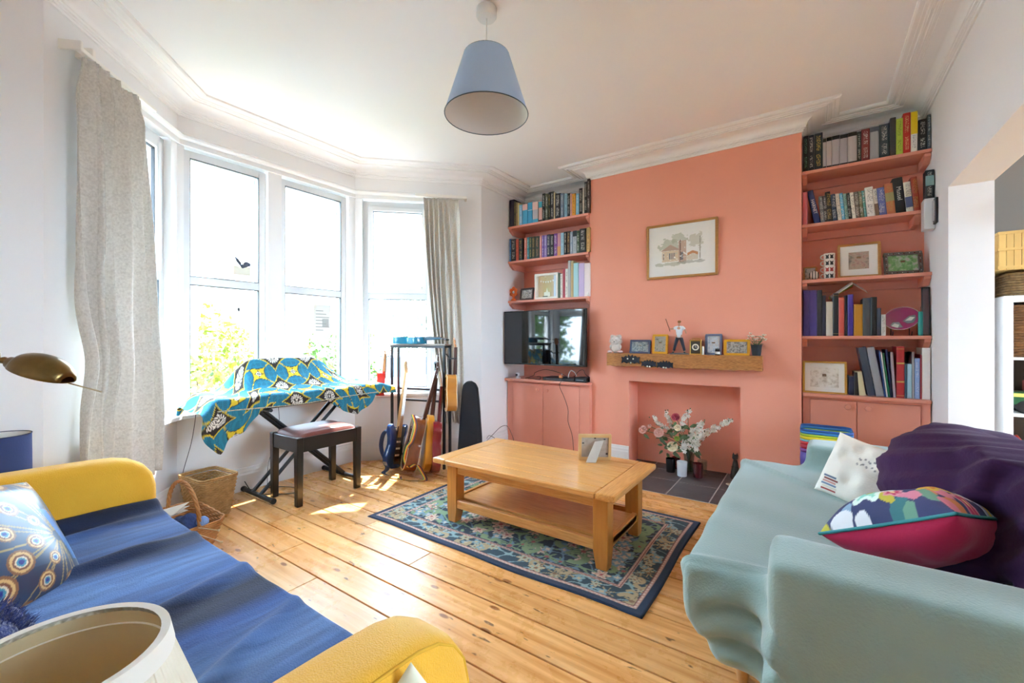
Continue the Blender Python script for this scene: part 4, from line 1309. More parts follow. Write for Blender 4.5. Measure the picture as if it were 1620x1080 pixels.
MB().lathe([(0.001, 0.12), (0.02, 0.128), (0.03, 0.15), (0.026, 0.18), (0.016, 0.2)], 18).build('bulb', mat('frosted_bulb', '#f2f0ec', 0.3), pd, smooth=60)

M_brass = mat('aged_brass', '#8f7448', 0.28, metal=1, var=(18, '#5f4a2a', 0.5))
fl = thing('reading_lamp', 'aged brass floor reading lamp with domed head over the yellow sofa', 'floor lamp', (-2.16, -0.42, 0))
MB().lathe([(0.001, 0), (0.13, 0), (0.13, 0.012), (0.04, 0.024), (0.012, 0.04)], 32).build('base', M_brass, fl, smooth=40)
MB().tube([(0, 0, 0.03), (0, 0, 1.20)], 0.011, 12).build('pole', M_brass, fl, smooth=60)
J = Vector((-1.945, 0.172, 1.145)); tip = Vector((-1.755, 0.300, 1.066))
ax = (tip - J).normalized()
MB().tube([(-2.16, -0.42, 1.20), (-2.13, -0.30, 1.24), (-2.06, -0.05, 1.20), tuple(J)], 0.008, 10).build('arm', M_brass, fl, world=True, smooth=60)
sd = Vector((0, 0, 1)).cross(ax).normalized()
upv = ax.cross(sd)
HM = frame(J, sd, upv, ax)
mb = MB(); mb.tube([tuple(J + Vector((0.014 * math.cos(a), 0, 0.014 * math.sin(a)))) for a in [2 * PI * k / 14 for k in range(14)]], 0.006, 8, closed=True)
mb.build('joint', M_brass, fl, world=True, smooth=180)
MB(HM).lathe([(0.006, 0.012), (0.0105, 0.020), (0.008, 0.030), (0.017, 0.040), (0.021, 0.075), (0.024, 0.095)], 24).build('neck', M_brass, fl, world=True, smooth=50)
mb = MB(HM)
def dome(u, v):
    a = 2 * PI * u
    # half-egg head, cut open underneath
    zc = 0.080 + 0.140 * v
    rr = 0.050 * math.sqrt(max(0.0, 1 - ((v - 0.42) / 0.60) ** 2)) + 0.006
    y = math.sin(a) * rr
    if y < 0: y *= 0.10
    return (math.cos(a) * rr * 1.05, y, zc)
mb.grid(dome, 32, 18, closed_u=True)
mb.build('head', M_brass, fl, world=True, smooth=60, solid=0.002)
mb = MB(HM); mb.tube([(0, 0.0, 0.225), (0.004, 0.006, 0.32)], 0.0022, 8); mb.build('switch_stick', mat('bright_brass', '#c9b89a', 0.3, metal=0.9), fl, world=True)

tl = thing('side_table', 'small round dark side table at the near end of the yellow sofa', 'side table', (-0.355, 0.02, 0))
MB().lathe([(0.001, 0.53), (0.165, 0.53), (0.17, 0.54), (0.165, 0.55), (0.001, 0.55)], 36).build('top', mat('walnut', '#5a3a24', 0.4), tl, smooth=40)
MB().tube([(0, 0, 0.02), (0, 0, 0.53)], 0.018, 12).build('stem', M_blackmet, tl, smooth=60)
MB().lathe([(0.001, 0), (0.14, 0), (0.14, 0.012), (0.02, 0.03)], 30).build('foot', M_blackmet, tl, smooth=40)
LP = thing('table_lamp', 'table lamp with cream pleated shade close to the camera', 'table lamp', (-0.452, 0.068, 0.55))
MB().lathe([(0.001, 0), (0.05, 0), (0.052, 0.008), (0.02, 0.02), (0.03, 0.06), (0.035, 0.10), (0.018, 0.16), (0.010, 0.20), (0.010, 0.27)], 28).build('base', mat('cream_ceramic', '#e8e2d2', 0.25), LP, smooth=50)
npl = 60
def pleat(u, v):
    a = 2 * PI * u
    r = 0.0625 + (0.125 - 0.0625) * v
    r += 0.0011 * math.sin(a * npl)
    return (r * math.cos(a), r * math.sin(a), 0.415 - 0.19 * v)
M_shade = mat('cream_pleat', '#efe9d8', 0.8, var=(20, '#e3dbc4', 0.4))
s0 = MB().grid(pleat, 360, 6, closed_u=True).build('shade', M_shade, LP, smooth=180)
MB().lathe([(0.0605, 0.414), (0.123, 0.226)], 64, cap=False).build('shade_lining', mat('warm_lining', '#d9c9a2', 0.7), s0, smooth=180)
MB().lathe([(0.0592, 0.418), (0.0652, 0.4185), (0.0682, 0.4035), (0.0632, 0.401)], 64, cap=False).build('trim_band', mat('cream_band', '#f3efe4', 0.7), s0, smooth=40)
MB().lathe([(0.011, 0.27), (0.013, 0.275), (0.013, 0.31)], 16).build('lamp_holder', M_pvc, LP, smooth=40)
MB().ball((0, 0, 0.345), 0.026, 20, 12, sc=(1, 1, 1.2)).build('bulb', mat('clear_bulb', '#f4efe2', 0.1), LP, smooth=180)
mb = MB()
for a in (0.3, 2.4, 4.5):
    mb.tube([(0.013 * math.cos(a), 0.013 * math.sin(a), 0.285), (0.05 * math.cos(a), 0.05 * math.sin(a), 0.30), (0.0985 * math.cos(a), 0.0985 * math.sin(a), 0.298)], 0.0009, 6)
mb.build('wire_support', M_wcable, LP).__setitem__('kind', 'stuff')

nl = thing('navy_lamp', 'navy drum shaded lamp behind the far arm of the yellow sofa', 'table lamp', (-2.82, 0.25, 0))
MB().lathe([(0.001, 0), (0.07, 0), (0.07, 0.015), (0.012, 0.03), (0.010, 0.56)], 24).build('base', M_brass, nl, smooth=40)
s1 = MB().lathe([(0.100, 0.54), (0.098, 0.793)], 48, cap=False).build('shade', mat('navy_shade', '#2f3f6e', 0.85, bump=(200, 0.1)), nl, smooth=180)
MB().lathe([(0.098, 0.541), (0.096, 0.792)], 48, cap=False).build('shade_lining', mat('white_lining', '#e9e7e2', 0.7), s1, smooth=180)
MB().tube([(0.098 * math.cos(2 * PI * k / 40), 0.098 * math.sin(2 * PI * k / 40), 0.793) for k in range(40)], 0.0022, 6, closed=True).build('rim', mat('navy_rim', '#273252', 0.7), s1, smooth=180)
# ---------------------------------------------------------------- books
def spine_mat(c, ink=None, style=0):
    """book cover cloth or card; ink marks like small lettering down the spine"""
    key = 'book_%s_%s_%d' % (c, ink, style)
    if key in MATS: return MATS[key]
    m = bpy.data.materials.new(key); m.use_nodes = True
    nt, N, L = nodes_of(m)
    p = N['Principled BSDF']; p.inputs['Roughness'].default_value = 0.42
    if ink is None:
        p.inputs['Base Color'].default_value = (*lin(c), 1)
        MATS[key] = m; return m
    tc = N.new('ShaderNodeTexCoord')
    oi = N.new('ShaderNodeObjectInfo')
    mp = N.new('ShaderNodeMapping'); mp.inputs['Scale'].default_value = (150, 0.0, 210)
    L.new(tc.outputs['Object'], mp.inputs['Vector'])
    nz = N.new('ShaderNodeTexNoise'); nz.noise_dimensions = '4D'; nz.inputs['Scale'].default_value = 1.0; nz.inputs['Detail'].default_value = 1
    L.new(mp.outputs[0], nz.inputs['Vector'])
    mu = N.new('ShaderNodeMath'); mu.operation = 'MULTIPLY'; mu.inputs[1].default_value = 50
    L.new(oi.outputs['Random'], mu.inputs[0]); L.new(mu.outputs[0], nz.inputs['W'])
    th = N.new('ShaderNodeMath'); th.operation = 'GREATER_THAN'; th.inputs[1].default_value = 0.53
    L.new(nz.outputs['Fac'], th.inputs[0])
    # keep lettering to a centred band: generated coordinates
    sp = N.new('ShaderNodeSeparateXYZ'); L.new(tc.outputs['Generated'], sp.inputs[0])
    def band(sock, a, b):
        g = N.new('ShaderNodeMath'); g.operation = 'GREATER_THAN'; g.inputs[1].default_value = a; L.new(sock, g.inputs[0])
        l = N.new('ShaderNodeMath'); l.operation = 'LESS_THAN'; l.inputs[1].default_value = b; L.new(sock, l.inputs[0])
        k = N.new('ShaderNodeMath'); k.operation = 'MULTIPLY'; L.new(g.outputs[0], k.inputs[0]); L.new(l.outputs[0], k.inputs[1])
        return k.outputs[0]
    a = band(sp.outputs['X'], 0.25, 0.75)
    b1 = band(sp.outputs['Z'], 0.52 if style == 0 else 0.62, 0.93)
    b2 = band(sp.outputs['Z'], 0.10, 0.42 if style == 0 else 0.5)
    s = N.new('ShaderNodeMath'); s.operation = 'ADD'; L.new(b1, s.inputs[0]); L.new(b2, s.inputs[1])
    k1 = N.new('ShaderNodeMath'); k1.operation = 'MULTIPLY'; L.new(a, k1.inputs[0]); L.new(s.outputs[0], k1.inputs[1])
    k2 = N.new('ShaderNodeMath'); k2.operation = 'MULTIPLY'; L.new(k1.outputs[0], k2.inputs[0]); L.new(th.outputs[0], k2.inputs[1])
    mx = N.new('ShaderNodeMix'); mx.data_type = 'RGBA'
    k3 = N.new('ShaderNodeMath'); k3.operation = 'MULTIPLY'; k3.inputs[1].default_value = 0.55; L.new(k2.outputs[0], k3.inputs[0])
    L.new(k3.outputs[0], mx.inputs['Factor']); mx.inputs['A'].default_value = (*lin(c), 1); mx.inputs['B'].default_value = (*lin(ink), 1)
    L.new(mx.outputs['Result'], p.inputs['Base Color'])
    MATS[key] = m
    return m
M_pages = mat('book_pages', '#e6dcc6', 0.9, var=(200, '#cfc2a6', 0.4), stretch=(1, 0.05, 0.05))
def book(x0, x1, h, ys, z, c, label, group, ink=None, depth=0.14, lean=0, name='book', blocks=None, text=None, style=0):
    w = x1 - x0 - 0.0008
    r = thing(name, label, 'book', ((x0 + x1) / 2, ys, z), group=group)
    Mz = Matrix.Identity(4)
    if lean:
        # lean to the left about the lower left corner
        Mz = Matrix.Translation((-w / 2, 0, 0)) @ Matrix.Rotation(R(-lean), 4, 'Y') @ Matrix.Translation((w / 2, 0, 0))
    t = min(0.0025, w * 0.12)
    cv = MB(Mz)
    # spine slightly rounded, two boards
    outl = [(-w / 2, depth), (-w / 2, 0.004), (-w / 2 + w * 0.15, 0.0008), (0, 0), (w / 2 - w * 0.15, 0.0008), (w / 2, 0.004), (w / 2, depth), (w / 2 - t, depth), (w / 2 - t, 0.006), (-w / 2 + t, 0.006), (-w / 2 + t, depth)]
    cv.prism(outl, 0, h)
    o = cv.build('cover', spine_mat(c, ink, style), r)
    MB(Mz).box(-w / 2 + t, w / 2 - t, 0.0062, depth - 0.004, 0.003, h - 0.004).build('pages', M_pages, r)
    if blocks:
        for za, zb, cc in blocks:
            MB(Mz).box(-w / 2 + 0.0003, w / 2 - 0.0003, -0.0006, 0.003, za * h, zb * h).build('spine_panel', spine_mat(cc), o)
    if text:
        s, size, tc_, zc = text
        TM = Mz @ frame((0, -0.0012, zc * h), (0, 0, -1), (1, 0, 0), (0, -1, 0))
        text_obj('title', s, size, spine_mat(tc_), o, TM)
    return r
def row(data, sx, ys, z, zfix, shelf, group, depth=0.14, lean=0, name='book', start=0):
    for i, d in enumerate(data):
        x0, x1, h, c, cn = d[:5]
        ink = d[5] if len(d) > 5 else None
        kw = d[6] if len(d) > 6 else {}
        kw = dict(kw)
        kw.setdefault('lean', lean)
        book(x0 * sx, x1 * sx, h + zfix, ys, z, c, '%s %s, %s from the left on the %s' % (cn, kw.pop('kind', 'book'), ORD[i + start], shelf), group, ink, depth=kw.pop('depth', depth), name=name, **kw)
W = '#e8e4da'; G = '#c9a85a'; K = '#17181c'
LS1 = [(-2.868, -2.803, 0.308, '#2b2233', 'dark purple', None), (-2.803, -2.778, 0.285, '#4c4a30', 'olive', G), (-2.778, -2.754, 0.267, '#9a7f55', 'tan', K), (-2.754, -2.733, 0.256, '#c9b878', 'straw coloured', None),
       (-2.733, -2.69, 0.231, '#7fb6d4', 'light blue', W), (-2.687, -2.619, 0.227, '#47a6c9', 'pink topped turquoise', None, {'blocks': [(0.70, 1, '#e0b4a8')]}), (-2.616, -2.558, 0.235, '#3f9dc4', 'bright turquoise', None, {'blocks': [(0.62, 0.64, '#d9e4e6')]}),
       (-2.554, -2.481, 0.229, '#b3b0b4', 'pink and grey banded', None, {'blocks': [(0.62, 1, '#e3bdb0'), (0, 0.16, '#4aa3c6')]}), (-2.474, -2.429, 0.23, '#dba596', 'salmon and teal banded', None, {'blocks': [(0.66, 0.95, '#3a97ac'), (0, 0.08, '#2b2a2c')]}),
       (-2.429, -2.392, 0.299, '#16191a', 'black', W), (-2.392, -2.355, 0.292, '#4b4c36', 'moss green', W), (-2.352, -2.326, 0.298, '#1b241c', 'black green', G), (-2.326, -2.286, 0.298, '#2a1c1e', 'dark maroon', W),
       (-2.286, -2.268, 0.286, '#c4b28a', 'thin cream', K), (-2.268, -2.204, 0.266, '#232126', 'thick black', W), (-2.204, -2.162, 0.256, '#6d7c8c', 'slate grey', W), (-2.158, -2.121, 0.247, '#7fa2b4', 'dusty blue', K),
       (-2.121, -2.089, 0.241, '#1d2420', 'dark green', W), (-2.089, -2.066, 0.235, '#d39a8a', 'thin pink', K), (-2.066, -2.025, 0.229, '#e09a2c', 'bright orange', K), (-2.021, -1.985, 0.221, '#78b0cc', 'sky blue', W),
       (-1.985, -1.945, 0.268, '#17181a', 'tall black', W), (-1.945, -1.926, 0.262, '#ddd6c8', 'thin white', K), (-1.926, -1.893, 0.323, '#211a18', 'very tall black', W), (-1.893, -1.863, 0.345, '#3b2a26', 'tallest dark brown', W)]
row(LS1, 0.978, 3.972, LZ[0], -0.006, 'top shelf above the television', 'books on the top left shelf')
LS2 = [(-2.868, -2.848, 0.256, '#2f78b4', 'bright blue', W), (-2.848, -2.778, 0.249, '#16181c', 'thick black', W), (-2.778, -2.741, 0.242, '#c8553a', 'orange red', K), (-2.741, -2.685, 0.242, '#1b1715', 'black', G),
       (-2.666, -2.63, 0.24, '#d4705c', 'salmon red', W), (-2.627, -2.599, 0.242, '#2f7d86', 'teal', W), (-2.599, -2.565, 0.244, '#23402f', 'dark green', G), (-2.565, -2.519, 0.242, '#33331f', 'dark olive', G),
       (-2.519, -2.466, 0.239, '#2d3a2c', 'mottled green', '#c98a5a'), (-2.463, -2.436, 0.237, '#db8d86', 'thin pink', W), (-2.433, -2.407, 0.238, '#7a5aa6', 'violet', W), (-2.404, -2.37, 0.237, '#8f78b4', 'lilac', W),
       (-2.37, -2.329, 0.239, '#252a44', 'navy', W), (-2.329, -2.283, 0.235, '#191a1e', 'black lettered', W), (-2.283, -2.24, 0.237, '#7b3f8c', 'purple', W), (-2.24, -2.2, 0.236, '#c4889a', 'mauve', '#e6a55c', {'blocks': [(0, 0.4, '#d89a5a')]}),
       (-2.2, -2.162, 0.234, '#9fc2d2', 'pale blue', K), (-2.162, -2.128, 0.238, '#171412', 'narrow black', W), (-2.125, -2.089, 0.239, '#3a2318', 'chestnut', G), (-2.089, -2.056, 0.228, '#8a98a6', 'blue grey', W),
       (-2.056, -2.012, 0.234, '#a9adb2', 'silver', K, {'blocks': [(0.75, 1, '#24262a')]}), (-2.012, -1.979, 0.229, '#3d5236', 'forest green', W), (-1.979, -1.906, 0.243, '#15171a', 'widest black', W), (-1.902, -1.863, 0.246, '#c99c5c', 'golden tan', K)]
row(LS2, 0.978, 3.972, LZ[1], -0.002, 'middle shelf above the television', 'books on the middle left shelf')
LS3 = [(-2.24, -2.212, 0.267, '#4a5a3c', 'moss green', None), (-2.212, -2.183, 0.258, '#e3ddd2', 'white', K), (-2.183, -2.153, 0.306, '#a3253a', 'dark red', None), (-2.153, -2.121, 0.303, '#ece7dc', 'cream', K),
       (-2.121, -2.086, 0.385, '#a9a7a8', 'tall grey', None, {'kind': 'folder'}), (-2.086, -2.056, 0.380, '#b99f6c', 'tall tan', None, {'kind': 'folder'}), (-2.056, -1.999, 0.353, '#a9d3d6', 'pale turquoise', None, {'kind': 'binder'}),
       (-1.996, -1.932, 0.347, '#c9b3d9', 'lilac', None, {'kind': 'binder'}), (-1.932, -1.866, 0.34, '#eee0e0', 'pinkish white', None, {'kind': 'binder'})]
row(LS3, 0.978, 3.985, LZ[2], -0.005, 'lowest shelf above the television', 'binders on the lowest left shelf', depth=0.2)
for k, xx in enumerate((-2.0275, -1.964, -1.899)):
    pass
pale = '#b9aca8'
PB = [(0.88, 1.0, '#1e1c1f'), (0, 0.07, '#1e1c1f')]
RS1 = [(-0.058, -0.024, 0.278, '#14171a', 'black', '#7fb49a'), (-0.024, 0.013, 0.277, '#1a222e', 'navy black', W), (0.013, 0.066, 0.281, '#1c2a30', 'dark teal', '#d9b85a'),
       (0.066, 0.088, 0.228, pale, 'thin pale', None, {'blocks': PB}), (0.089, 0.122, 0.23, pale, 'pale marbled', None, {'blocks': PB}), (0.122, 0.17, 0.232, '#b4a8a6', 'greyish marbled', None, {'blocks': PB}),
       (0.17, 0.218, 0.228, '#b0a6a8', 'lilac marbled', None, {'blocks': PB}), (0.218, 0.271, 0.23, '#bcb0ac', 'wide marbled', None, {'blocks': PB}), (0.271, 0.295, 0.225, '#23302e', 'dark green', W), (0.296, 0.344, 0.235, '#7c2c2c', 'dark red', W),
       (0.344, 0.395, 0.235, '#a7a8ac', 'silver', None, {'blocks': [(0.86, 1, '#5c5f66')]}), (0.395, 0.453, 0.241, '#2c3c42', 'slate teal', W), (0.455, 0.487, 0.273, '#3c3a3c', 'charcoal', None), (0.487, 0.524, 0.257, '#b9cf4a', 'lime green', K),
       (0.524, 0.564, 0.285, '#c0201c', 'bright red', '#f0d8a0'), (0.564, 0.6, 0.282, '#e8e2d6', 'yellow topped white', K, {'blocks': [(0.45, 1, '#f2cf1c')]}), (0.603, 0.648, 0.217, '#16161a', 'matt black', W), (0.648, 0.667, 0.24, '#4a555c', 'grey blue', W)]
row(RS1, 1.0, 4.055, RZ[0], 0, 'topmost shelf of the right alcove', 'books on the top right shelf', depth=0.13)
RS2 = [(-0.062, -0.030, 0.257, '#d9737c', 'pink', None, {'lean': 0}), (0.017, 0.055, 0.262, '#27356c', 'blue lettered', None, {'lean': 11, 'text': ('HARNET', 0.030, W, 0.5)}), (0.056, 0.081, 0.204, '#6c6a6c', 'grey', W), (0.081, 0.099, 0.204, '#3a3230', 'thin dark', W),
       (0.099, 0.131, 0.23, '#1e1c18', 'black and gold', G), (0.131, 0.159, 0.206, '#24344c', 'navy', W), (0.159, 0.184, 0.205, '#dcd2c2', 'cream', K), (0.184, 0.204, 0.205, '#5fb4d6', 'sky blue', W),
       (0.204, 0.225, 0.197, '#8fb0a4', 'sage', K), (0.225, 0.244, 0.198, '#34302e', 'thin black', W), (0.244, 0.267, 0.198, '#e4ded0', 'ivory', K), (0.267, 0.293, 0.197, '#6f6254', 'taupe', W),
       (0.293, 0.313, 0.197, '#7c7a5a', 'khaki', W), (0.313, 0.329, 0.198, '#5f9c98', 'sea green', W), (0.329, 0.375, 0.217, '#ece7de', 'wide white', K, {'lean': 4}), (0.375, 0.398, 0.198, '#e0d8ca', 'white and brown', K, {'blocks': [(0, 0.45, '#7a6450')]}),
       (0.398, 0.44, 0.2, '#5f6aa6', 'periwinkle blue', W), (0.44, 0.487, 0.22, '#c8764c', 'terracotta', G, {'blocks': [(0.42, 0.7, '#a9a06c')]}), (0.487, 0.542, 0.251, '#131418', 'thick black', None, {'text': ('Mussel', 0.036, W, 0.55)}),
       (0.542, 0.580, 0.212, '#e6dfcb', 'cream and blue', K, {'blocks': [(0.15, 0.5, '#5a6286')]}), (0.582, 0.616, 0.24, '#b4452c', 'brick red', G)]
row(RS2, 1.0, 4.055, RZ[1], 0, 'second shelf of the right alcove', 'books on the second right shelf', depth=0.13, lean=5)
book(0.621, 0.664, 0.19, 3.945, 2.136, '#15191c', 'black book with a teal picture standing on the white wall box', 'book on the wall box', W, depth=0.08, blocks=[(0.45, 0.8, '#7fa4a4')])
RS4 = [(-0.060, -0.02, 0.357, '#4a3c86', 'glossy violet', None, {'kind': 'album'}), (-0.02, 0.03, 0.354, '#54489a', 'wide glossy violet', None, {'kind': 'album'}), (0.03, 0.063, 0.352, '#3a3c40', 'tall charcoal', None, {'kind': 'album'}),
       (0.063, 0.086, 0.31, '#2c2c40', 'dark navy', None), (0.086, 0.128, 0.26, '#cfc8ba', 'cream', None), (0.128, 0.163, 0.321, '#1a191b', 'black gilt edged', None, {'blocks': [(0.05, 0.055, G), (0.95, 0.955, G)]}), (0.163, 0.197, 0.288, '#d4584c', 'coral red', None, {'blocks': [(0.05, 0.054, G), (0.95, 0.954, G)]}),
       (0.197, 0.216, 0.302, '#1b1a20', 'thin black', None), (0.216, 0.25, 0.308, '#47309c', 'vivid violet', None), (0.253, 0.304, 0.232, '#c68a1e', 'amber', None), (0.304, 0.349, 0.276, '#4a5058', 'slate grey', None, {'kind': 'album'}),
       (0.349, 0.384, 0.281, '#161618', 'glossy black', None), (0.384, 0.407, 0.2, '#353c4c', 'slate blue', None), (0.407, 0.433, 0.153, '#d9d7d4', 'small white spiral', K)]
row(RS4, 1.0, 4.06, RZ[3], 0, 'lowest shelf of the right alcove', 'albums on the lowest right shelf', depth=0.2)
RC = [(0.222, 0.254, 0.14, '#1d2a44', 'small navy', None), (0.254, 0.283, 0.17, '#1c1d20', 'small black', None), (0.283, 0.322, 0.175, '#d4cfa6', 'pale yellow', None, {'lean': 8}), (0.332, 0.378, 0.355, '#3a4456', 'tall slate blue', None, {'lean': 9, 'kind': 'album'}),
      (0.380, 0.424, 0.355, '#9a9ca2', 'tall silver', None, {'lean': 9, 'kind': 'album'}), (0.425, 0.434, 0.335, '#2c4a8c', 'thin blue', None, {'lean': 6}), (0.435, 0.444, 0.32, '#e6e4e0', 'thin white', None, {'lean': 6}), (0.445, 0.456, 0.315, '#1f7a4c', 'thin green', None, {'lean': 6}),
      (0.457, 0.470, 0.34, '#20264e', 'thin navy', None, {'lean': 5}), (0.471, 0.487, 0.32, '#b0a3ac', 'grey pink', None, {'lean': 3}), (0.488, 0.531, 0.361, '#b42a30', 'red gilt banded', None, {'kind': 'album', 'blocks': [(0.30, 0.33, G), (0.66, 0.69, G), (0.95, 0.96, G), (0.04, 0.05, G)]}),
      (0.532, 0.544, 0.24, '#3f6478', 'thin teal', None), (0.545, 0.57, 0.241, '#9fc6d6', 'light blue', None), (0.571, 0.582, 0.323, '#a3a3a8', 'tall grey', None), (0.583, 0.611, 0.281, '#8aa4d4', 'blue chequered', '#dfe6f2'), (0.612, 0.620, 0.307, '#b0303c', 'thin red', None), (0.621, 0.664, 0.354, '#efe9e4', 'big white', None, {'kind': 'binder'})]
row(RC, 1.0, 4.05, 0.785, 0, 'right alcove cupboard', 'albums on the right cupboard', depth=0.21)
book(0.535, 0.568, 0.32, 4.20, 0.785, '#17181b', 'tall black folder behind the light blue book on the right cupboard', 'folder behind the books', depth=0.09)
# sheets of paper fanned on top of the albums
pp = thing('paper_sheets', 'fan of white and coloured paper sheets resting on the album tops', 'papers', (0.22, 4.12, RZ[3] + 0.31))
for k, (a, c) in enumerate(((38, '#f0efec'), (34, '#7fa83c'), (30, '#e27a2c'), (-40, '#e9e8e4'))):
    w = 0.20 if k < 3 else 0.13
    Mx = frame((0.03 if k < 3 else 0.03, 0.012 * k - 0.02, 0.085 - 0.012 * k if k < 3 else 0.085), (-math.cos(R(a)) if k < 3 else math.cos(R(a)), 0, -math.sin(R(abs(a)))), (0, 1, 0.25), (0, 0, 1))
    MB(Mx).box(0, w * 0.85, -0.03, 0.09, -0.0008, 0.0008).build('sheet', mat('sheet_' + c, c, 0.7), pp)

# ---------------------------------------------------------------- framed pictures
def blotch_mat(key, cols, scale):
    """printed photograph: soft patches of colour"""
    if key in MATS: return MATS[key]
    m = bpy.data.materials.new(key); m.use_nodes = True
    nt, N, L = nodes_of(m)
    p = N['Principled BSDF']; p.inputs['Roughness'].default_value = 0.35
    tc = N.new('ShaderNodeTexCoord'); nz = N.new('ShaderNodeTexNoise'); nz.inputs['Scale'].default_value = scale; nz.inputs['Detail'].default_value = 6; nz.inputs['Roughness'].default_value = 0.7
    L.new(tc.outputs['Object'], nz.inputs['Vector'])
    cr = N.new('ShaderNodeValToRGB'); cr.color_ramp.interpolation = 'B_SPLINE'
    els = cr.color_ramp.elements
    while len(els) < len(cols): els.new(0.5)
    for i, c in enumerate(cols):
        els[i].position = 0.28 + 0.44 * i / (len(cols) - 1); els[i].color = (*lin(c), 1)
    L.new(nz.outputs['Fac'], cr.inputs['Fac']); L.new(cr.outputs[0], p.inputs['Base Color'])
    MATS[key] = m; return m
def picture(label, x0, x1, h, y, z, border, fm, pic, mount=0.0, mount_c='#f0ede6', depth=0.018, lean=8, cat='photo frame', group=None, rotz=0, name='photo_frame', paint=None, pn=90):
    w = x1 - x0
    r = thing(name, label, cat, ((x0 + x1) / 2, y, z), rotz, group=group)
    Mx = rotm(rx=-lean)
    b = border
    mb = MB(Mx)
    mb.box(-w / 2, w / 2, 0, depth, 0, b); mb.box(-w / 2, w / 2, 0, depth, h - b, h); mb.box(-w / 2, -w / 2 + b, 0, depth, b, h - b); mb.box(w / 2 - b, w / 2, 0, depth, b, h - b)
    mb.build('frame', fm, r, bevel=min(0.003, b * 0.2))
    MB(Mx).box(-w / 2 + b * 0.5, w / 2 - b * 0.5, depth * 0.7, depth * 0.95, b * 0.5, h - b * 0.5).build('backing_board', mat('brown_board', '#8a6f52', 0.8), r)
    if mount:
        MB(Mx).box(-w / 2 + b, w / 2 - b, depth * 0.55, depth * 0.7, b, h - b).build('mount', mat('mount_' + mount_c, mount_c, 0.8), r)
    q = b + mount
    if paint is not None:
        gx, gz = np.meshgrid(np.linspace(0, 1, pn), np.linspace(0, 1, int(pn * 0.75)))
        P = np.stack([-w / 2 + q + (w - 2 * q) * gx, np.full_like(gx, depth * 0.5), q + (h - 2 * q) * gz], -1)
        Mn = np.array(Mx)
        P = P @ Mn[:3, :3].T + Mn[:3, 3]
        o = grid_obj('print', P, mat('painted_print', attr='Col', rough=0.8), r)
        set_attr(o, paint(gx, gz).reshape(-1, 3))
    else:
        MB(Mx).box(-w / 2 + q, w / 2 - q, depth * 0.48, depth * 0.55, q, h - q).build('print', pic, r)
    MB(Mx).box(-w / 2 + b * 0.8, w / 2 - b * 0.8, depth * 0.30, depth * 0.34, b * 0.8, h - b * 0.8).build('glass', M_picglass, r)
    if lean and cat != 'picture':
        mb = MB(); mb.add([(-0.012, depth, h * 0.6), (0.012, depth, h * 0.6), (0.016, depth + h * 0.38, 0.0), (-0.016, depth + h * 0.38, 0.0)], [(0, 1, 2, 3)])
        mb.build('easel_strut', mat('brown_board'), r, solid=0.002)
    return r
def paint_church(X, Y):
    C = np.zeros(X.shape + (3,)); C[:] = L3('#f2efe8')
    n = vnoise(X * 14, Y * 12, 3); n2 = vnoise(X * 40, Y * 36, 9)
    def blot(cx, cy, rx, ry, c, k=0.9):
        d = ((X - cx) / rx) ** 2 + ((Y - cy) / ry) ** 2 + (n - 0.5) * 1.4 + (n2 - 0.5) * 0.9
        C[d < k] = 0.45 * C[d < k] + 0.55 * L3(c)
    blot(0.32, 0.62, 0.22, 0.22, '#8f9a72'); blot(0.45, 0.80, 0.16, 0.12, '#a3a884'); blot(0.78, 0.72, 0.14, 0.2, '#b7b08e')
    def rect(x0, x1, y0, y1, c):
        m = (X > x0) & (X < x1) & (Y > y0) & (Y < y1) & (n2 > 0.2); C[m] = L3(c)
    rect(0.14, 0.46, 0.22, 0.50, '#dcc6a6'); rect(0.46, 0.60, 0.18, 0.74, '#c9a890'); rect(0.60, 0.82, 0.22, 0.40, '#d9cdb8')
    m = (Y > 0.50) & (Y < 0.66 - np.abs(X - 0.30) * 0.8) & (X > 0.12) & (X < 0.48); C[m] = L3('#b99a84')
    for x0 in (0.16, 0.28, 0.31, 0.34, 0.37):
        rect(x0, x0 + 0.018, 0.27, 0.44, '#5d6470')
    rect(0.50, 0.54, 0.24, 0.44, '#6b6a70'); rect(0.475, 0.50, 0.2, 0.76, '#7a5a48')
    m = (np.abs(Y - 0.42 + np.abs(X - 0.72) * 0.55) < 0.035) & (np.abs(X - 0.72) < 0.1); C[m] = L3('#c98a58')
    blot(0.3, 0.15, 0.28, 0.05, '#a3a27c'); blot(0.7, 0.17, 0.25, 0.04, '#8f8a78')
    rect(0.845, 0.858, 0.2, 0.8, '#8a8468')
    return C
picture('framed watercolour of a stone church and trees on the chimney breast', -1.256, -0.655, 0.491, 3.978, 1.745, 0.020, M_oakf, None, mount=0.055, depth=0.020, lean=0, cat='picture', name='framed_watercolour', paint=paint_church, pn=140)
M_blue_fr = mat('slate_blue_frame', '#3c4562', 0.45); M_yel_fr = mat('yellow_frame', '#e0a01c', 0.45); M_dkwood = mat('dark_wood_frame', '#3a2620', 0.45)
ph1 = blotch_mat('photo_group', ['#1c2430', '#3c4c58', '#8fa0a4', '#cfd0c8', '#4a4038'], 60)
ph2 = blotch_mat('photo_two', ['#2a3028', '#5c6a54', '#c9c0b0', '#8a7a6c', '#e0dcd4'], 55)
ph3 = blotch_mat('photo_blue', ['#4a5a70', '#8fa0b4', '#d9dde2', '#a39486', '#e9e6e2'], 40)
ph4 = blotch_mat('photo_mono', ['#2a2624', '#5a5450', '#a39c94', '#d9d2c8', '#3c3834'], 60)
ph5 = blotch_mat('photo_green', ['#2c5a2a', '#4a8a3c', '#6aa04c', '#c9c6c0', '#b05a48'], 30)
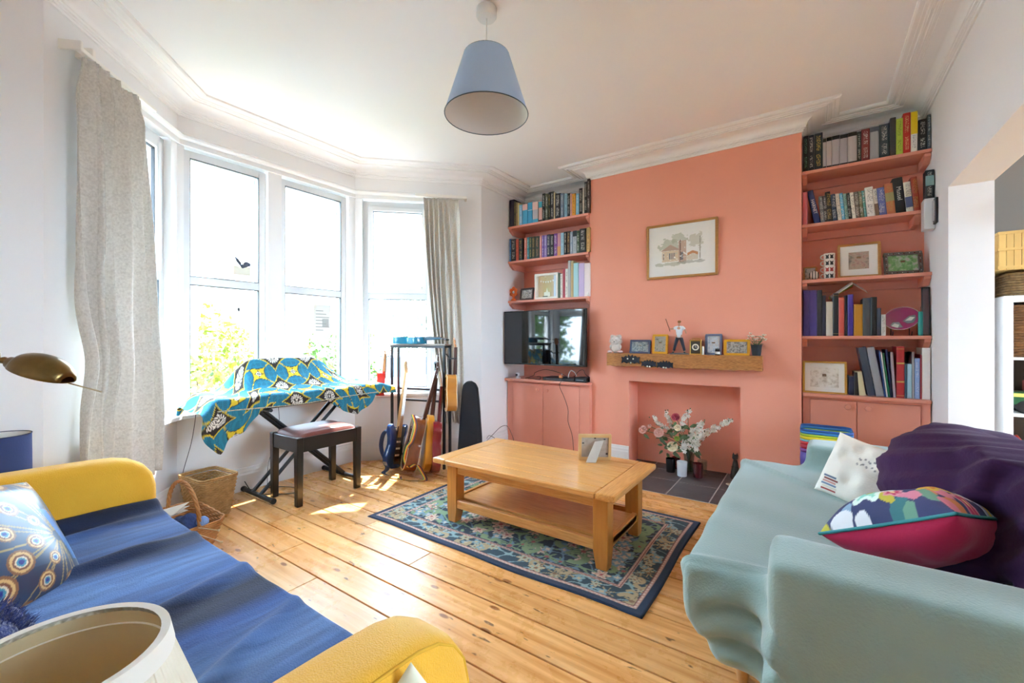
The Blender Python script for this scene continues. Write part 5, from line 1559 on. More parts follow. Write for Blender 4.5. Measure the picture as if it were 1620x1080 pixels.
ph6 = blotch_mat('photo_house', ['#4a4a46', '#8a7a6a', '#c9b49c', '#a05a4a', '#7fa0b4'], 32)
ph7 = blotch_mat('sketch_pale', ['#8f8474', '#c4baa8', '#efece3', '#f2f0e8', '#c99a86'], 16)
MZ = 1.066
picture('slate blue photo frame with a group photo beside the white teddy', -1.399, -1.21, 0.128, 3.925, MZ, 0.017, M_blue_fr, ph1, group='frames on the mantel')
picture('upright yellow photo frame beside the figurine on the mantel', -1.19, -1.055, 0.178, 3.925, MZ, 0.019, M_yel_fr, ph2, group='frames on the mantel')
picture('upright grey blue photo frame beside the small clock', -0.747, -0.619, 0.179, 3.935, MZ, 0.018, mat('grey_blue_frame', '#666a80', 0.45), ph3, mount=0.006, group='frames on the mantel')
picture('wide yellow photo frame beside the flower pot on the mantel', -0.60, -0.412, 0.132, 3.925, MZ, 0.019, M_yel_fr, ph4, group='frames on the mantel')
picture('dark wooden photo frame on the lowest shelf above the television', -2.685, -2.50, 0.138, 3.99, LZ[2], 0.020, M_dkwood, ph4, group='frames on the left shelves', rotz=-6)
picture('gilt framed pale sketch on the right cupboard', -0.060, 0.212, 0.247, 4.05, 0.785, 0.013, M_gold, ph7, mount=0.035, lean=9, group='frames in the right alcove')
picture('square oak framed house print on the third right shelf', 0.159, 0.41, 0.262, 4.10, RZ[2], 0.016, M_oakf, ph6, mount=0.05, lean=6, group='frames in the right alcove')
picture('small wooden frame half hidden by mugs on the third right shelf', -0.058, 0.03, 0.112, 4.12, RZ[2], 0.010, M_oakf, ph2, lean=5, group='frames in the right alcove')
jf = picture('jewelled silver photo frame with a green garden photo on the third right shelf', 0.425, 0.635, 0.165, 4.07, RZ[2], 0.024, mat('pewter', '#6a625c', 0.35, metal=0.8, bump=(120, 0.6)), ph5, lean=10, group='frames in the right alcove', rotz=8)
rg = np.random.default_rng(3)
Mx = rotm(rx=-10)
for i in range(26):
    t = i / 26 * 4
    a, b = 0.21 / 2 - 0.012, 0.165
    side, f = int(t), t - int(t)
    x, z = [(-a + 2 * a * f, 0.012), (a, 0.012 + (b - 0.024) * f), (a - 2 * a * f, b - 0.012), (-a, b - 0.012 - (b - 0.024) * f)][side]
    MB(Mx).ball((x, -0.001, z), 0.0045, 8, 6).build('jewel', M_chrome if i % 2 else mat('amber_jewel', '#6a3a2a', 0.1), jf, smooth=180)
picture('dark framed picture leaning on the right wall of the lowest right shelf', 0.622, 0.664, 0.335, 4.06, RZ[3], 0.006, M_black, mat('maroon_print', '#4a2028', 0.3), lean=2, group='frames in the right alcove')
# box frame with wedding scene on lowest left shelf
bf = thing('box_frame', 'white deep box frame with a hessian scene on the lowest shelf above the television', 'photo frame', (-2.335, 3.985, LZ[2]))
w, h, b, dp = 0.285, 0.275, 0.022, 0.05
M_bfw = mat('box_frame_white', '#efe9dc', 0.5)
mb = MB(); mb.box(-w / 2, w / 2, 0, dp, 0, b); mb.box(-w / 2, w / 2, 0, dp, h - b, h); mb.box(-w / 2, -w / 2 + b, 0, dp, b, h - b); mb.box(w / 2 - b, w / 2, 0, dp, b, h - b)
mb.build('frame', M_bfw, bf, bevel=0.002)
MB().box(-w / 2 + b, w / 2 - b, dp - 0.008, dp - 0.002, b, h - b).build('hessian_back', mat('hessian', '#c9ad82', 0.9, bump=(200, 0.4)), bf)
for k in range(6):
    x = -0.085 + 0.03 * k; z = 0.205 - 0.012 * math.sin(PI * k / 5)
    MB().prism([(x - 0.011, z), (x + 0.011, z), (x, z - 0.022)], dp - 0.011, dp - 0.009, M=frame((0, 0, 0), (1, 0, 0), (0, 0, 1), (0, 1, 0))).build('bunting', M_paper, bf)
FMx = frame((0, 0, 0), (1, 0, 0), (0, 0, 1), (0, 1, 0))
MB().prism([(-0.045, 0.03), (0.03, 0.03), (0.03, 0.075), (0.005, 0.08), (-0.008, 0.125), (-0.02, 0.08), (-0.045, 0.075)], dp - 0.014, dp - 0.009, M=FMx).build('paper_church', M_paper, bf)
MB().box(-0.06, 0.0, dp - 0.016, dp - 0.01, 0.024, 0.036).build('dark_base', M_black, bf)
MB().box(0.075, 0.119, dp - 0.013, dp - 0.009, 0.024, h - 0.024).build('blue_strip', mat('pale_blue_card', '#c9dbe6', 0.6), bf)
MB().box(-w / 2 + b * 0.6, w / 2 - b * 0.6, 0.006, 0.008, b * 0.6, h - b * 0.6).build('glass', M_picglass, bf)
# orange flower ornament
of = thing('flower_ornament', 'orange felt flower ornament at the left end of the lowest left shelf', 'ornament', (-2.758, 3.99, LZ[2]))
M_org = mat('orange_felt', '#c8571c', 0.8)
for k in range(6):
    a = 2 * PI * k / 6 + PI / 6
    MB(frame((0.034 * math.cos(a), 0, 0.098 + 0.040 * math.sin(a)), (1, 0, 0), (0, 0, 1), (0, -1, 0))).ball((0, 0, 0), 0.024, 14, 8, sc=(1, 1, 0.4)).build('petal', M_org, of, smooth=180)
MB(frame((0, -0.008, 0.098), (1, 0, 0), (0, 0, 1), (0, -1, 0))).ball((0, 0, 0), 0.012, 12, 8, sc=(1, 1, 0.6)).build('eye', M_paper, of, smooth=180)
MB().lathe([(0.03, 0), (0.032, 0.01), (0.012, 0.03), (0.012, 0.06)], 16).build('stand', M_org, of, smooth=40)
sw = thing('folded_cloth', 'crumpled white cloth at the right end of the lowest left shelf', 'cloth', (-1.842, 3.975, LZ[2]))
MB().ball((-0.004, 0.005, 0.018), 0.02, 14, 8, sc=(0.6, 0.8, 0.9)).build('fold', M_paper, sw, smooth=180)
MB().ball((-0.006, 0.02, 0.034), 0.014, 12, 8, sc=(0.7, 1, 0.8)).build('fold', M_paper, sw, smooth=180)

# mugs stacked on the third right shelf
for k in range(4):
    mg = thing('mug', 'white patterned mug, %s in the stack on the third right shelf' % ('lowest', 'second lowest', 'second highest', 'topmost')[k], 'mug', (0.108, 4.10, RZ[2] + k * 0.049), group='stacked mugs')
    MB().lathe([(0.001, 0), (0.030, 0), (0.034, 0.006), (0.037, 0.046), (0.036, 0.049), (0.034, 0.047), (0.031, 0.008), (0.001, 0.006)], 28).build('body', mat('mug_white', '#efece6', 0.2), mg, smooth=40)
    MB().tube([(-0.035 - 0.020 * math.sin(PI * t / 10), 0, 0.025 + 0.017 * math.cos(PI * t / 10)) for t in range(11)], 0.0042, 8).build('handle', mat('mug_white'), mg, smooth=180)
    for a in (-1.95, -1.2):
        Mz = Matrix.Rotation(a + PI / 2, 4, 'Z')
        c = ('#1c1a1c', '#b02a28', '#22262c', '#1c1a1c')[k]
        MB(Mz).prism([(-0.011, 0.008), (0.011, 0.008), (0.008, 0.024), (0.012, 0.040), (0.0, 0.032), (-0.012, 0.040), (-0.008, 0.024)], 0.0352, 0.0382, M=frame((0, 0, 0), (1, 0, 0), (0, 0, 1), (0, -1, 0))).build('motif', mat('motif_' + c, c, 0.3), mg)
zo = thing('striped_ornament', 'small black and white striped ornament left of the mugs', 'ornament', (0.012, 4.07, RZ[2]))
MB().ball((0, 0, 0.034), 0.034, 20, 12, sc=(0.95, 0.8, 1.0)).build('body', mat('zebra_white', '#e6e2da', 0.4), zo, smooth=180)
for k in range(4):
    a = -0.028 + 0.018 * k
    rr = math.sqrt(max(0.0002, 0.034 ** 2 - a ** 2)) + 0.0006
    MB().tube([(a, 0.8 * rr * math.cos(t), 0.034 + rr * math.sin(t)) for t in [2 * PI * j / 20 for j in range(20)]], 0.003, 6, closed=True).build('stripe', M_black, zo, smooth=180)
# magenta plate on a stand
pt_ = thing('oval_plate', 'magenta oval plate with grey leaf shapes on a stand', 'plate', (0.52, 4.10, RZ[3]))
PMx = frame((0.0, 0.0, 0.122), Vector((0.95, 0.0, 0.31)).normalized(), Vector((-0.29, 0.25, 0.92)).normalized(), Vector((0.05, -0.97, 0.22)).normalized())
M_pm = mat('magenta_glaze', '#8e1658', 0.12, coat=0.5)
MB(PMx).lathe([(0.001, -0.006), (0.07, -0.005), (0.098, 0.004), (0.1, 0.007), (0.097, 0.007), (0.07, -0.001), (0.001, -0.002)], 48, M=Matrix.Diagonal((1.0, 0.82, 1, 1))).build('dish', M_pm, pt_, smooth=50)
MB(PMx).tube([(0.099 * math.cos(t), 0.0812 * math.sin(t), 0.0065) for t in [2 * PI * j / 48 for j in range(48)]], 0.0018, 6, closed=True).build('rim', M_paper, pt_, smooth=180)
for pts, c in (([(-0.085, -0.035), (-0.05, -0.012), (-0.02, -0.02), (-0.012, -0.065), (-0.04, -0.070), (-0.07, -0.055)], '#8c8c92'), ([(0.0, -0.02), (0.045, 0.005), (0.085, 0.0), (0.088, -0.02), (0.05, -0.05), (0.02, -0.045)], '#76777e'),
               ([(-0.07, -0.035), (-0.045, -0.022), (-0.025, -0.04), (-0.04, -0.06)], '#e4e2de'), ([(0.012, -0.022), (0.048, -0.004), (0.07, -0.015), (0.045, -0.032)], '#e4e2de')):
    MB(PMx).prism(pts, -0.001, 0.0012 if c != '#e4e2de' else 0.0022).build('leaf_shape', mat('glaze_' + c, c, 0.15), pt_)
mb = MB(); mb.tube([(-0.05, -0.05, 0.03), (-0.05, -0.035, 0.002), (-0.05, 0.06, 0.002), (-0.05, 0.045, 0.10)], 0.0025, 6); mb.build('stand_wire', M_blackmet, pt_)
mb = MB(); mb.tube([(0.05, -0.05, 0.03), (0.05, -0.035, 0.002), (0.05, 0.06, 0.002), (0.05, 0.045, 0.12)], 0.0025, 6); mb.build('stand_wire', M_blackmet, pt_)
cd_ = thing('pillar_candle', 'tall teal pillar candle at the right of the magenta plate', 'candle', (0.612, 4.045, RZ[3]))
MB().lathe([(0.001, 0), (0.012, 0), (0.013, 0.004), (0.013, 0.160), (0.010, 0.166), (0.001, 0.165)], 20).build('wax', mat('teal_wax', '#2a9a94', 0.4), cd_, smooth=40)
MB().tube([(0, 0, 0.165), (0.001, 0, 0.20)], 0.0012, 6).build('wick', M_blackmet, cd_)

# ---------------------------------------------------------------- mantel ornaments
td = thing('toy_bear', 'fluffy white toy bear sitting at the left end of the mantel', 'soft toy', (-1.535, 3.935, MZ))
M_fur = mat('white_fur', '#e4d8d0', 0.95, bump=(90, 0.8), sheen=0.4)
def lumpy(c, r, sc, name, par, m, seed, n=22):
    mb = MB(); mb.ball(c, r, n, 14, sc=sc)
    rg = np.random.default_rng(seed)
    mb.v = [tuple(np.array(v) + (np.array(v) - np.array(c)) * rg.normal() * 0.06) for v in mb.v]
    return mb.build(name, m, par, smooth=180)
lumpy((0, 0, 0.045), 0.045, (0.95, 0.8, 1.05), 'body', td, M_fur, 1)
hd = lumpy((0, -0.004, 0.118), 0.043, (1.05, 0.9, 0.95), 'head', td, M_fur, 2)
for s in (-1, 1):
    lumpy((0.036 * s, 0.0, 0.155), 0.019, (1, 0.6, 1), 'ear', td, M_fur, 3 + s)
    lumpy((0.050 * s, -0.022, 0.014), 0.019, (1.3, 1.2, 0.7), 'foot', td, mat('pink_fur', '#e3bdb4', 0.95), 5 + s)
    lumpy((0.044 * s, -0.012, 0.058), 0.016, (0.9, 0.9, 1.5), 'arm', td, M_fur, 8 + s)
    MB().ball((0.016 * s, -0.041, 0.124), 0.0038, 8, 6).build('eye', M_black, hd, smooth=180)
MB().ball((0, -0.046, 0.108), 0.005, 8, 6).build('nose', M_black, hd, smooth=180)
rg = np.random.default_rng(6); mb = MB()
for i in range(700):
    d = rg.normal(size=3); d /= np.linalg.norm(d)
    p = Vector((0, -0.004, 0.118)) + Vector((d[0] * 0.044, d[1] * 0.038, d[2] * 0.041))
    if d[1] < -0.55 and abs(d[0]) < 0.6: continue
    q = p + Vector(d) * 0.022 + Vector(rg.normal(size=3)) * 0.004
    s = Vector(rg.normal(size=3)).cross(Vector(d)).normalized() * 0.002
    mb.add([tuple(p - s), tuple(p + s), tuple(q)], [(0, 1, 2)])
mb.build('fur', M_fur, td).__setitem__('kind', 'stuff')

# generic figurine in a white shirt, arms out, on a round base
fg = thing('figurine', 'small figurine in a white shirt and dark trousers standing on a round base', 'figurine', (-0.955, 3.93, MZ))
MB().lathe([(0.001, 0), (0.082, 0), (0.084, 0.004), (0.07, 0.012), (0.001, 0.014)], 28, M=Matrix.Diagonal((1, 0.55, 1, 1))).build('base', mat('figurine_base', '#6a6664', 0.7, bump=(80, 0.5)), fg, smooth=40)
def skin_body(name, verts, edges, radii, m, parent, sub=2):
    me = bpy.data.meshes.new(name); me.from_pydata(verts, edges, [])
    ob = bpy.data.objects.new(name, me); col.objects.link(ob)
    sk = ob.modifiers.new('skin', 'SKIN'); sk.use_smooth_shade = True
    sv = me.skin_vertices[0].data if me.skin_vertices else None
    if sv is None:
        bm = bmesh.new(); bm.from_mesh(me); bm.verts.layers.skin.verify(); bm.to_mesh(me); bm.free(); sv = me.skin_vertices[0].data
    for i, rr in enumerate(radii):
        sv[i].radius = rr if hasattr(rr, '__len__') else (rr, rr)
        sv[i].use_root = (i == 0)
    sb_ = ob.modifiers.new('sub', 'SUBSURF'); sb_.levels = sb_.render_levels = sub
    dg = bpy.context.evaluated_depsgraph_get()
    res = bpy.data.meshes.new_from_object(ob.evaluated_get(dg))
    bpy.data.objects.remove(ob)
    res.materials.clear(); res.materials.append(m); res.name = name
    res.polygons.foreach_set('use_smooth', [True] * len(res.polygons))
    o = bpy.data.objects.new(name, res); col.objects.link(o); o.parent = parent
    return o
M_skin = mat('figurine_skin', '#c99478', 0.5); M_trs = mat('figurine_trousers', '#23283a', 0.6); M_shirt = mat('figurine_shirt', '#dfe3ea', 0.6)
# continuous body (skin), with shirt and trousers over it
bv = [(0, 0, 0.150), (0, 0, 0.185), (0, 0, 0.215), (0, 0, 0.243), (0, -0.002, 0.258), (0, -0.004, 0.275),
      (-0.028, 0, 0.236), (-0.052, -0.006, 0.222), (-0.078, -0.016, 0.222), (0.028, 0, 0.236), (0.050, -0.004, 0.212), (0.062, -0.014, 0.180),
      (-0.018, 0, 0.135), (-0.034, 0, 0.080), (-0.046, 0, 0.028), (-0.048, -0.014, 0.020), (0.018, 0, 0.135), (0.032, 0, 0.080), (0.046, 0, 0.028), (0.050, -0.014, 0.020)]
be = [(0, 1), (1, 2), (2, 3), (3, 4), (4, 5), (2, 6), (6, 7), (7, 8), (2, 9), (9, 10), (10, 11), (0, 12), (12, 13), (13, 14), (14, 15), (0, 16), (16, 17), (17, 18), (18, 19)]
br = [(0.022, 0.016), (0.022, 0.015), (0.026, 0.016), 0.009, 0.011, 0.015, 0.011, 0.008, 0.006, 0.011, 0.008, 0.006, 0.013, 0.011, 0.008, 0.008, 0.013, 0.011, 0.008, 0.008]
bd = skin_body('body', bv, be, br, M_skin, fg)
skin_body('shirt', [(0, 0, 0.140), (0, 0, 0.185), (0, 0, 0.222), (0, 0, 0.240), (-0.030, 0, 0.234), (-0.050, -0.005, 0.221), (0.030, 0, 0.234), (0.048, -0.003, 0.213)],
          [(0, 1), (1, 2), (2, 3), (2, 4), (4, 5), (2, 6), (6, 7)], [(0.026, 0.019), (0.026, 0.018), (0.031, 0.020), 0.012, 0.015, 0.012, 0.015, 0.012], M_shirt, fg)
skin_body('trousers', [(0, 0, 0.164), (-0.018, 0, 0.133), (-0.034, 0, 0.080), (-0.046, 0, 0.026), (0.018, 0, 0.133), (0.032, 0, 0.080), (0.046, 0, 0.026)],
          [(0, 1), (1, 2), (2, 3), (0, 4), (4, 5), (5, 6)], [(0.026, 0.019), 0.017, 0.014, 0.011, 0.017, 0.014, 0.011], M_trs, fg)
MB().ball((0, 0.004, 0.285), 0.0165, 14, 8, sc=(0.95, 0.95, 0.7)).build('hair', mat('figurine_hair', '#9a6a3c', 0.8), fg, smooth=180)
for s in (-1, 1):
    MB().ball((0.048 * s, -0.018, 0.017), 0.010, 10, 6, sc=(0.8, 1.5, 0.6)).build('shoe', M_black, fg, smooth=180)
mb = MB(); mb.tube([(-0.074, -0.018, 0.200), (-0.084, -0.018, 0.238), (-0.088, -0.018, 0.246), (-0.106, -0.018, 0.300), (-0.110, -0.018, 0.312)], 0.0035, 10)
mb.build('wooden_stick', mat('figurine_stick', '#8a4a2c', 0.6), fg, smooth=60)
# carriage clock
ck = thing('carriage_clock', 'small brass carriage clock with a round dial on the mantel', 'clock', (-0.818, 3.935, MZ))
MB().box(-0.042, 0.042, -0.02, 0.02, 0.008, 0.118).build('case', mat('clock_dark', '#2f2c24', 0.3), ck, bevel=0.002)
for z0, z1, w in ((0.0, 0.010, 0.048), (0.116, 0.126, 0.048)):
    MB().box(-w, w, -0.025, 0.025, z0, z1).build('plate', M_gold, ck, bevel=0.002)
for x in (-0.042, 0.042):
    MB().tube([(x, -0.021, 0.010), (x, -0.021, 0.116)], 0.004, 10).build('pillar', M_gold, ck, smooth=60)
DM = frame((0, -0.0205, 0.064), (1, 0, 0), (0, 0, 1), (0, -1, 0))
MB(DM).lathe([(0.001, 0), (0.028, 0), (0.028, 0.0015), (0.001, 0.0016)], 28).build('dial', mat('dial_cream', '#e9e2cc', 0.4), ck, smooth=40)
MB(DM).lathe([(0.001, 0.0015), (0.018, 0.0015), (0.018, 0.002), (0.001, 0.002)], 24).build('dial_centre', mat('dial_dark', '#46423a', 0.4), ck)
MB(DM).box(-0.001, 0.001, 0, 0.018, 0.0022, 0.0028).build('hand', M_paper, ck)
MB(DM).box(0, 0.013, -0.001, 0.001, 0.0022, 0.0028).build('hand', M_paper, ck)
MB().tube([(-0.03, 0, 0.126), (-0.03, 0, 0.138), (0.03, 0, 0.138), (0.03, 0, 0.126)], 0.0025, 8).build('handle', M_gold, ck)
wcd = thing('candle_stub', 'thin white candle stub between the clock and the grey frame', 'candle', (-0.760, 3.925, MZ))
MB().lathe([(0.001, 0), (0.009, 0), (0.009, 0.068), (0.006, 0.071), (0.001, 0.070)], 14).build('wax', M_paper, wcd, smooth=40)
MB().tube([(0, 0, 0.07), (0, 0.001, 0.078)], 0.001, 5).build('wick', M_black, wcd)
jr = thing('dark_jar', 'dark brown glass jar in front of the grey blue frame', 'jar', (-0.645, 3.905, MZ))
MB().lathe([(0.001, 0), (0.018, 0), (0.019, 0.003), (0.019, 0.038), (0.016, 0.042)], 20).build('body', mat('brown_glass', '#2a1a14', 0.1), jr, smooth=40)
MB().lathe([(0.017, 0.042), (0.018, 0.043), (0.018, 0.054), (0.001, 0.055)], 20).build('lid', M_black, jr, smooth=40)
MB().lathe([(0.0193, 0.008), (0.0193, 0.03)], 20, cap=False).build('paper_label', M_paper, jr)
MB().box(-0.02, 0.02, -0.012, 0.012, 0, 0.0).v
# plant pot with white blossom
pp_ = thing('potted_flowers', 'dark pot of small cream blossoms at the right end of the mantel', 'potted plant', (-0.365, 3.935, MZ))
MB().lathe([(0.001, 0), (0.030, 0), (0.039, 0.082), (0.042, 0.083), (0.042, 0.088), (0.036, 0.086), (0.001, 0.078)], 24).build('pot', mat('dark_pot', '#23252c', 0.5), pp_, smooth=40)
rg = np.random.default_rng(12)
M_lf = mat('small_leaf', '#4f6a34', 0.6, obj_var=0.15); M_bls = mat('cream_blossom', '#efe6d2', 0.6)
for k in range(16):
    a = rg.uniform(0, 2 * PI); r_ = rg.uniform(0.01, 0.055); z1 = rg.uniform(0.125, 0.185)
    tip_ = (r_ * 1.2 * math.cos(a), r_ * 0.7 * math.sin(a), z1)
    stm = MB().tube([(0.01 * math.cos(a), 0.01 * math.sin(a), 0.08), (tip_[0] * 0.6, tip_[1] * 0.6, 0.12), tip_], 0.0012, 5).build('stem', M_lf, pp_)
    mb = MB()
    for j in range(5):
        b = 2 * PI * j / 5
        mb.add([(0, 0, 0), (0.011 * math.cos(b - .4), 0.011 * math.sin(b - .4), 0.004), (0.014 * math.cos(b), 0.014 * math.sin(b), 0.002), (0.011 * math.cos(b + .4), 0.011 * math.sin(b + .4), 0.004)], [(0, 1, 2, 3)], M=Matrix.Translation(tip_) @ Matrix.Rotation(rg.uniform(-1.2, 1.2), 4, 'X'))
    mb.build('blossom', M_bls, pp_)
    mb = MB()
    for j in range(4):
        zz = 0.09 + 0.02 * j; b = rg.uniform(0, 6)
        mb.add([(0, 0, 0), (0.014, 0.005, 0.006), (0.028, 0, 0.004), (0.014, -0.005, 0.006)], [(0, 1, 2, 3)], M=Matrix.Translation((tip_[0] * 0.5, tip_[1] * 0.5, zz)) @ Matrix.Rotation(b, 4, 'Z'))
    mb.build('leaf', M_lf, pp_).__setitem__('kind', 'stuff')
# felt bats on the beam
M_bat = mat('charcoal_felt', '#2b2e38', 0.9, bump=(120, 0.2))
bat = [(0, -0.034), (0.012, -0.022), (0.030, -0.030), (0.050, -0.020), (0.068, -0.032), (0.064, 0.0), (0.070, 0.020), (0.052, 0.014), (0.034, 0.028), (0.022, 0.016), (0.016, 0.036), (0, 0.022)]
bat = bat + [(-x, y) for x, y in reversed(bat[1:-1])]
for k, (px, pz, sc, rot, lb) in enumerate(((-1.372, 1.012, 1.25, 0, 'felt bat with wide wings at the left of the oak beam'), (-1.205, 0.980, 0.98, 0, 'middle felt bat hanging lower on the oak beam'), (-1.062, 0.975, 1.02, 0, 'rightmost felt bat below the figurine on the oak beam'))):
    bt = thing('felt_bat', lb, 'decoration', (px, 3.876, pz), group='felt bats')
    FB = frame((0, 0, 0), (sc, 0, 0), (0, 0, sc), (0, -1, 0))
    MB().prism(bat, 0.0, 0.004, M=FB).build('wings', M_bat, bt)
    eyes = ((-0.026, 0.006), (0.026, 0.006), (0.004, -0.03)) if k == 0 else ((-0.012, -0.026), (0.010, -0.028))
    for ex, ez in eyes:
        MB(frame((ex, -0.0045, ez), (1, 0, 0), (0, 0, 1), (0, -1, 0))).lathe([(0.0075, 0), (0.006, 0.003), (0.001, 0.004)], 12).build('eye', M_paper, bt, smooth=60)
# ---------------------------------------------------------------- keyboard, stand, cloth
kb = thing('electric_piano', 'electric piano hidden under the wax print cloth', 'keyboard', (-3.42, 1.88, 0.69))
MB().box(-3.57, -3.25, 1.20, 2.55, 0.69, 0.775).build('case', M_black, kb, world=True, bevel=0.008)
MB().box(-3.40, -3.262, 1.24, 2.51, 0.772, 0.785).build('key_bed', M_pvc, kb, world=True)
MB().add([(-3.55, 1.60, 0.775), (-3.55, 2.07, 0.775), (-3.59, 2.07, 1.02), (-3.59, 1.60, 1.02)], [(0, 1, 2, 3)]).build('music_rest', M_black, kb, world=True, solid=0.006)
xs_ = thing('keyboard_stand', 'black folding cross stand holding the electric piano', 'stand', (-3.43, 1.9, 0))
for yy in (1.575, 2.255):
    MB().tube([(-3.665, yy, 0.022), (-3.215, yy, 0.022)], 0.017, 12).build('foot_bar', M_blackmet, xs_, world=True, smooth=60)
    for ex in (-3.665, -3.215):
        MB().tube([(ex - 0.012, yy, 0.022), (ex + 0.012, yy, 0.022)], 0.021, 12).build('end_cap', M_black, xs_, world=True, smooth=40)
for xx in (-3.52, -3.40):
    MB().tube([(xx, 1.575, 0.03), (xx, 2.24, 0.665)], 0.0145, 10).build('brace', M_blackmet, xs_, world=True, smooth=60)
for xx in (-3.485, -3.365):
    MB().tube([(xx, 2.255, 0.03), (xx, 1.58, 0.665)], 0.0145, 10).build('brace', M_blackmet, xs_, world=True, smooth=60)
MB().tube([(-3.55, 1.91, 0.349), (-3.33, 1.91, 0.349)], 0.03, 14).build('pivot', M_black, xs_, world=True, smooth=60)
for yy in (1.58, 2.24):
    MB().tube([(-3.57, yy, 0.676), (-3.25, yy, 0.676)], 0.013, 10).build('support_bar', M_blackmet, xs_, world=True, smooth=60)
# wax print cloth
def paint_wax(a, b):
    C = np.zeros(a.shape + (3,)); C[:] = L3('#1d7f9c')
    dots = (np.sin(a * 520) * np.sin(b * 520)) > 0.35
    C[dots] = L3('#155f7c')
    s = 0.27
    ca = np.floor(a / s); cb = np.floor(b / s)
    for off, big in ((0, True), (0.5, False)):
        x = ((a / s + off) % 1 - 0.5) * 2; y = ((b / s + off) % 1 - 0.5) * 2
        p = 0.72 if big else 0.6
        q = (np.abs(x) ** p + np.abs(y) ** p) ** (1 / p)
        xr, yr = (x + y) / 1.414, (x - y) / 1.414
        q2 = (np.abs(xr) ** p + np.abs(yr) ** p) ** (1 / p)
        r = np.hypot(x, y)
        if big:
            C[(np.abs(xr) < 0.035) | (np.abs(yr) < 0.035)] = L3('#e2c62c')
            C[q < 0.90] = L3('#e2c62c'); C[q < 0.80] = L3('#2a201c')
            th = np.arctan2(y, x)
            C[(r < 0.34) & (r > 0.11) & (np.sin(th * 15 + r * 22) > -0.25)] = L3('#eeeae0')
            C[r < 0.06] = L3('#eeeae0')
        else:
            C[(q2 < 0.78)] = L3('#2a201c'); C[q2 < 0.68] = L3('#e2c62c'); C[q < 0.30] = L3('#2a201c')
            C[(r < 0.13)] = L3('#eeeae0'); C[r < 0.09] = L3('#2a201c'); C[r < 0.05] = L3('#eeeae0')
    g = np.minimum(np.abs((a / s + 0.25) % 0.5 - 0.25), np.abs((b / s + 0.25) % 0.5 - 0.25))
    return C
NY, NS = 300, 130
yy = np.linspace(1.13, 2.70, NY)
P = np.zeros((NS, NY, 3)); TT = np.zeros((NS, NY)); 
def hem_z(y):
    k = [(1.13, 0.66), (1.17, 0.52), (1.215, 0.43), (1.26, 0.47), (1.32, 0.53), (1.40, 0.56), (1.46, 0.64), (1.50, 0.70), (2.0, 0.70), (2.06, 0.66), (2.16, 0.60), (2.30, 0.55), (2.40, 0.60), (2.48, 0.71), (2.70, 0.76)]
    return np.interp(y, [a for a, _ in k], [b for _, b in k])
for j, y in enumerate(yy):
    hgt = float(sstep(1.32, 1.60, y) * (1 - sstep(2.06, 2.48, y)))
    endL, endR = float(1 - sstep(1.13, 1.24, y)), float(sstep(2.52, 2.70, y))
    drop = 0.09 * endL ** 1.5 + 0.03 * endR
    pts = [(-3.655, 0.74 - drop), (-3.635, 0.80 + 0.22 * hgt - drop), (-3.605, 0.815 + 0.232 * hgt - drop), (-3.585, 0.816 + 0.225 * hgt - drop), (-3.53, 0.812 + 0.12 * hgt - drop), (-3.44, 0.805 + 0.022 * hgt - drop), (-3.33, 0.800 - drop), (-3.245, 0.798 - drop), (-3.225, 0.785 - drop), (-3.222, 0.705 + 0.0 * drop - 0.3 * drop)]
    hz = float(hem_z(y))
    if hz < 0.70: pts.append((-3.228 + 0.05 * (0.705 - hz), hz))
    pts = np.array(pts)
    seg = np.r_[0, np.cumsum(np.hypot(*np.diff(pts, axis=0).T))]
    t = np.linspace(0, seg[-1], NS)
    px, pz = np.interp(t, seg, pts[:, 0]), np.interp(t, seg, pts[:, 1])
    P[:, j, 0] = px; P[:, j, 1] = y; P[:, j, 2] = pz; TT[:, j] = t
for _ in range(3):
    P[1:-1] = (P[:-2] + 2 * P[1:-1] + P[2:]) / 4
    P[:, 1:-1] = (P[:, :-2] + 2 * P[:, 1:-1] + P[:, 2:]) / 4
YY = P[..., 1].copy()
low = sstep(0.77, 0.62, P[..., 2]) * (P[..., 0] > -3.4)
P[..., 0] += low * 0.014 * np.sin(YY * 42) + 0.004 * (vnoise(YY * 14, TT * 14, 4) - 0.5)
P[..., 2] += 0.010 * (vnoise(YY * 9, TT * 9, 7) - 0.5) * (1 - low)
P[..., 0] = np.maximum(P[..., 0], np.maximum(-3.685, P[..., 1] - 6.30 + 0.012))
# flap at the left swings outward
P[..., 1] += low * 0.02 * np.sin(P[..., 2] * 20)
cl = thing('wax_print_cloth', 'teal and yellow wax print cloth draped over the electric piano', 'cloth', (-3.45, 1.9, 0.70))
o = grid_obj('cloth', P[:, ::-1], mat('wax_print', attr='Col', rough=0.75, bump=(260, 0.08)), cl, world=True, solid=0.0025)
set_attr(o, paint_wax(YY[:, ::-1], TT[:, ::-1] + 0.07).reshape(-1, 3))
mb = MB(); mb.tube([(-3.217, y, 0.708 - 0.02 * math.exp(-((y - 1.75) / 0.4) ** 2) + 0.015) for y in np.linspace(1.22, 2.5, 60)], 0.0042, 6)
mb.build('beaded_hem', mat('bead_cream', '#e4dfc4', 0.6, var=(160, '#6a6a5a', 0.3)), cl, world=True, smooth=180)
cable('thin black cable dropping from the piano to the wastebasket', [(-3.60, 1.235, 0.72), (-3.62, 1.23, 0.60), (-3.63, 1.21, 0.45), (-3.655, 1.17, 0.25), (-3.66, 1.16, 0.12)], 0.002)
cable('thin black cable hanging from the piano behind the bench', [(-3.55, 1.78, 0.69), (-3.56, 1.79, 0.45), (-3.62, 1.74, 0.2), (-3.60, 1.72, 0.006)], 0.002)
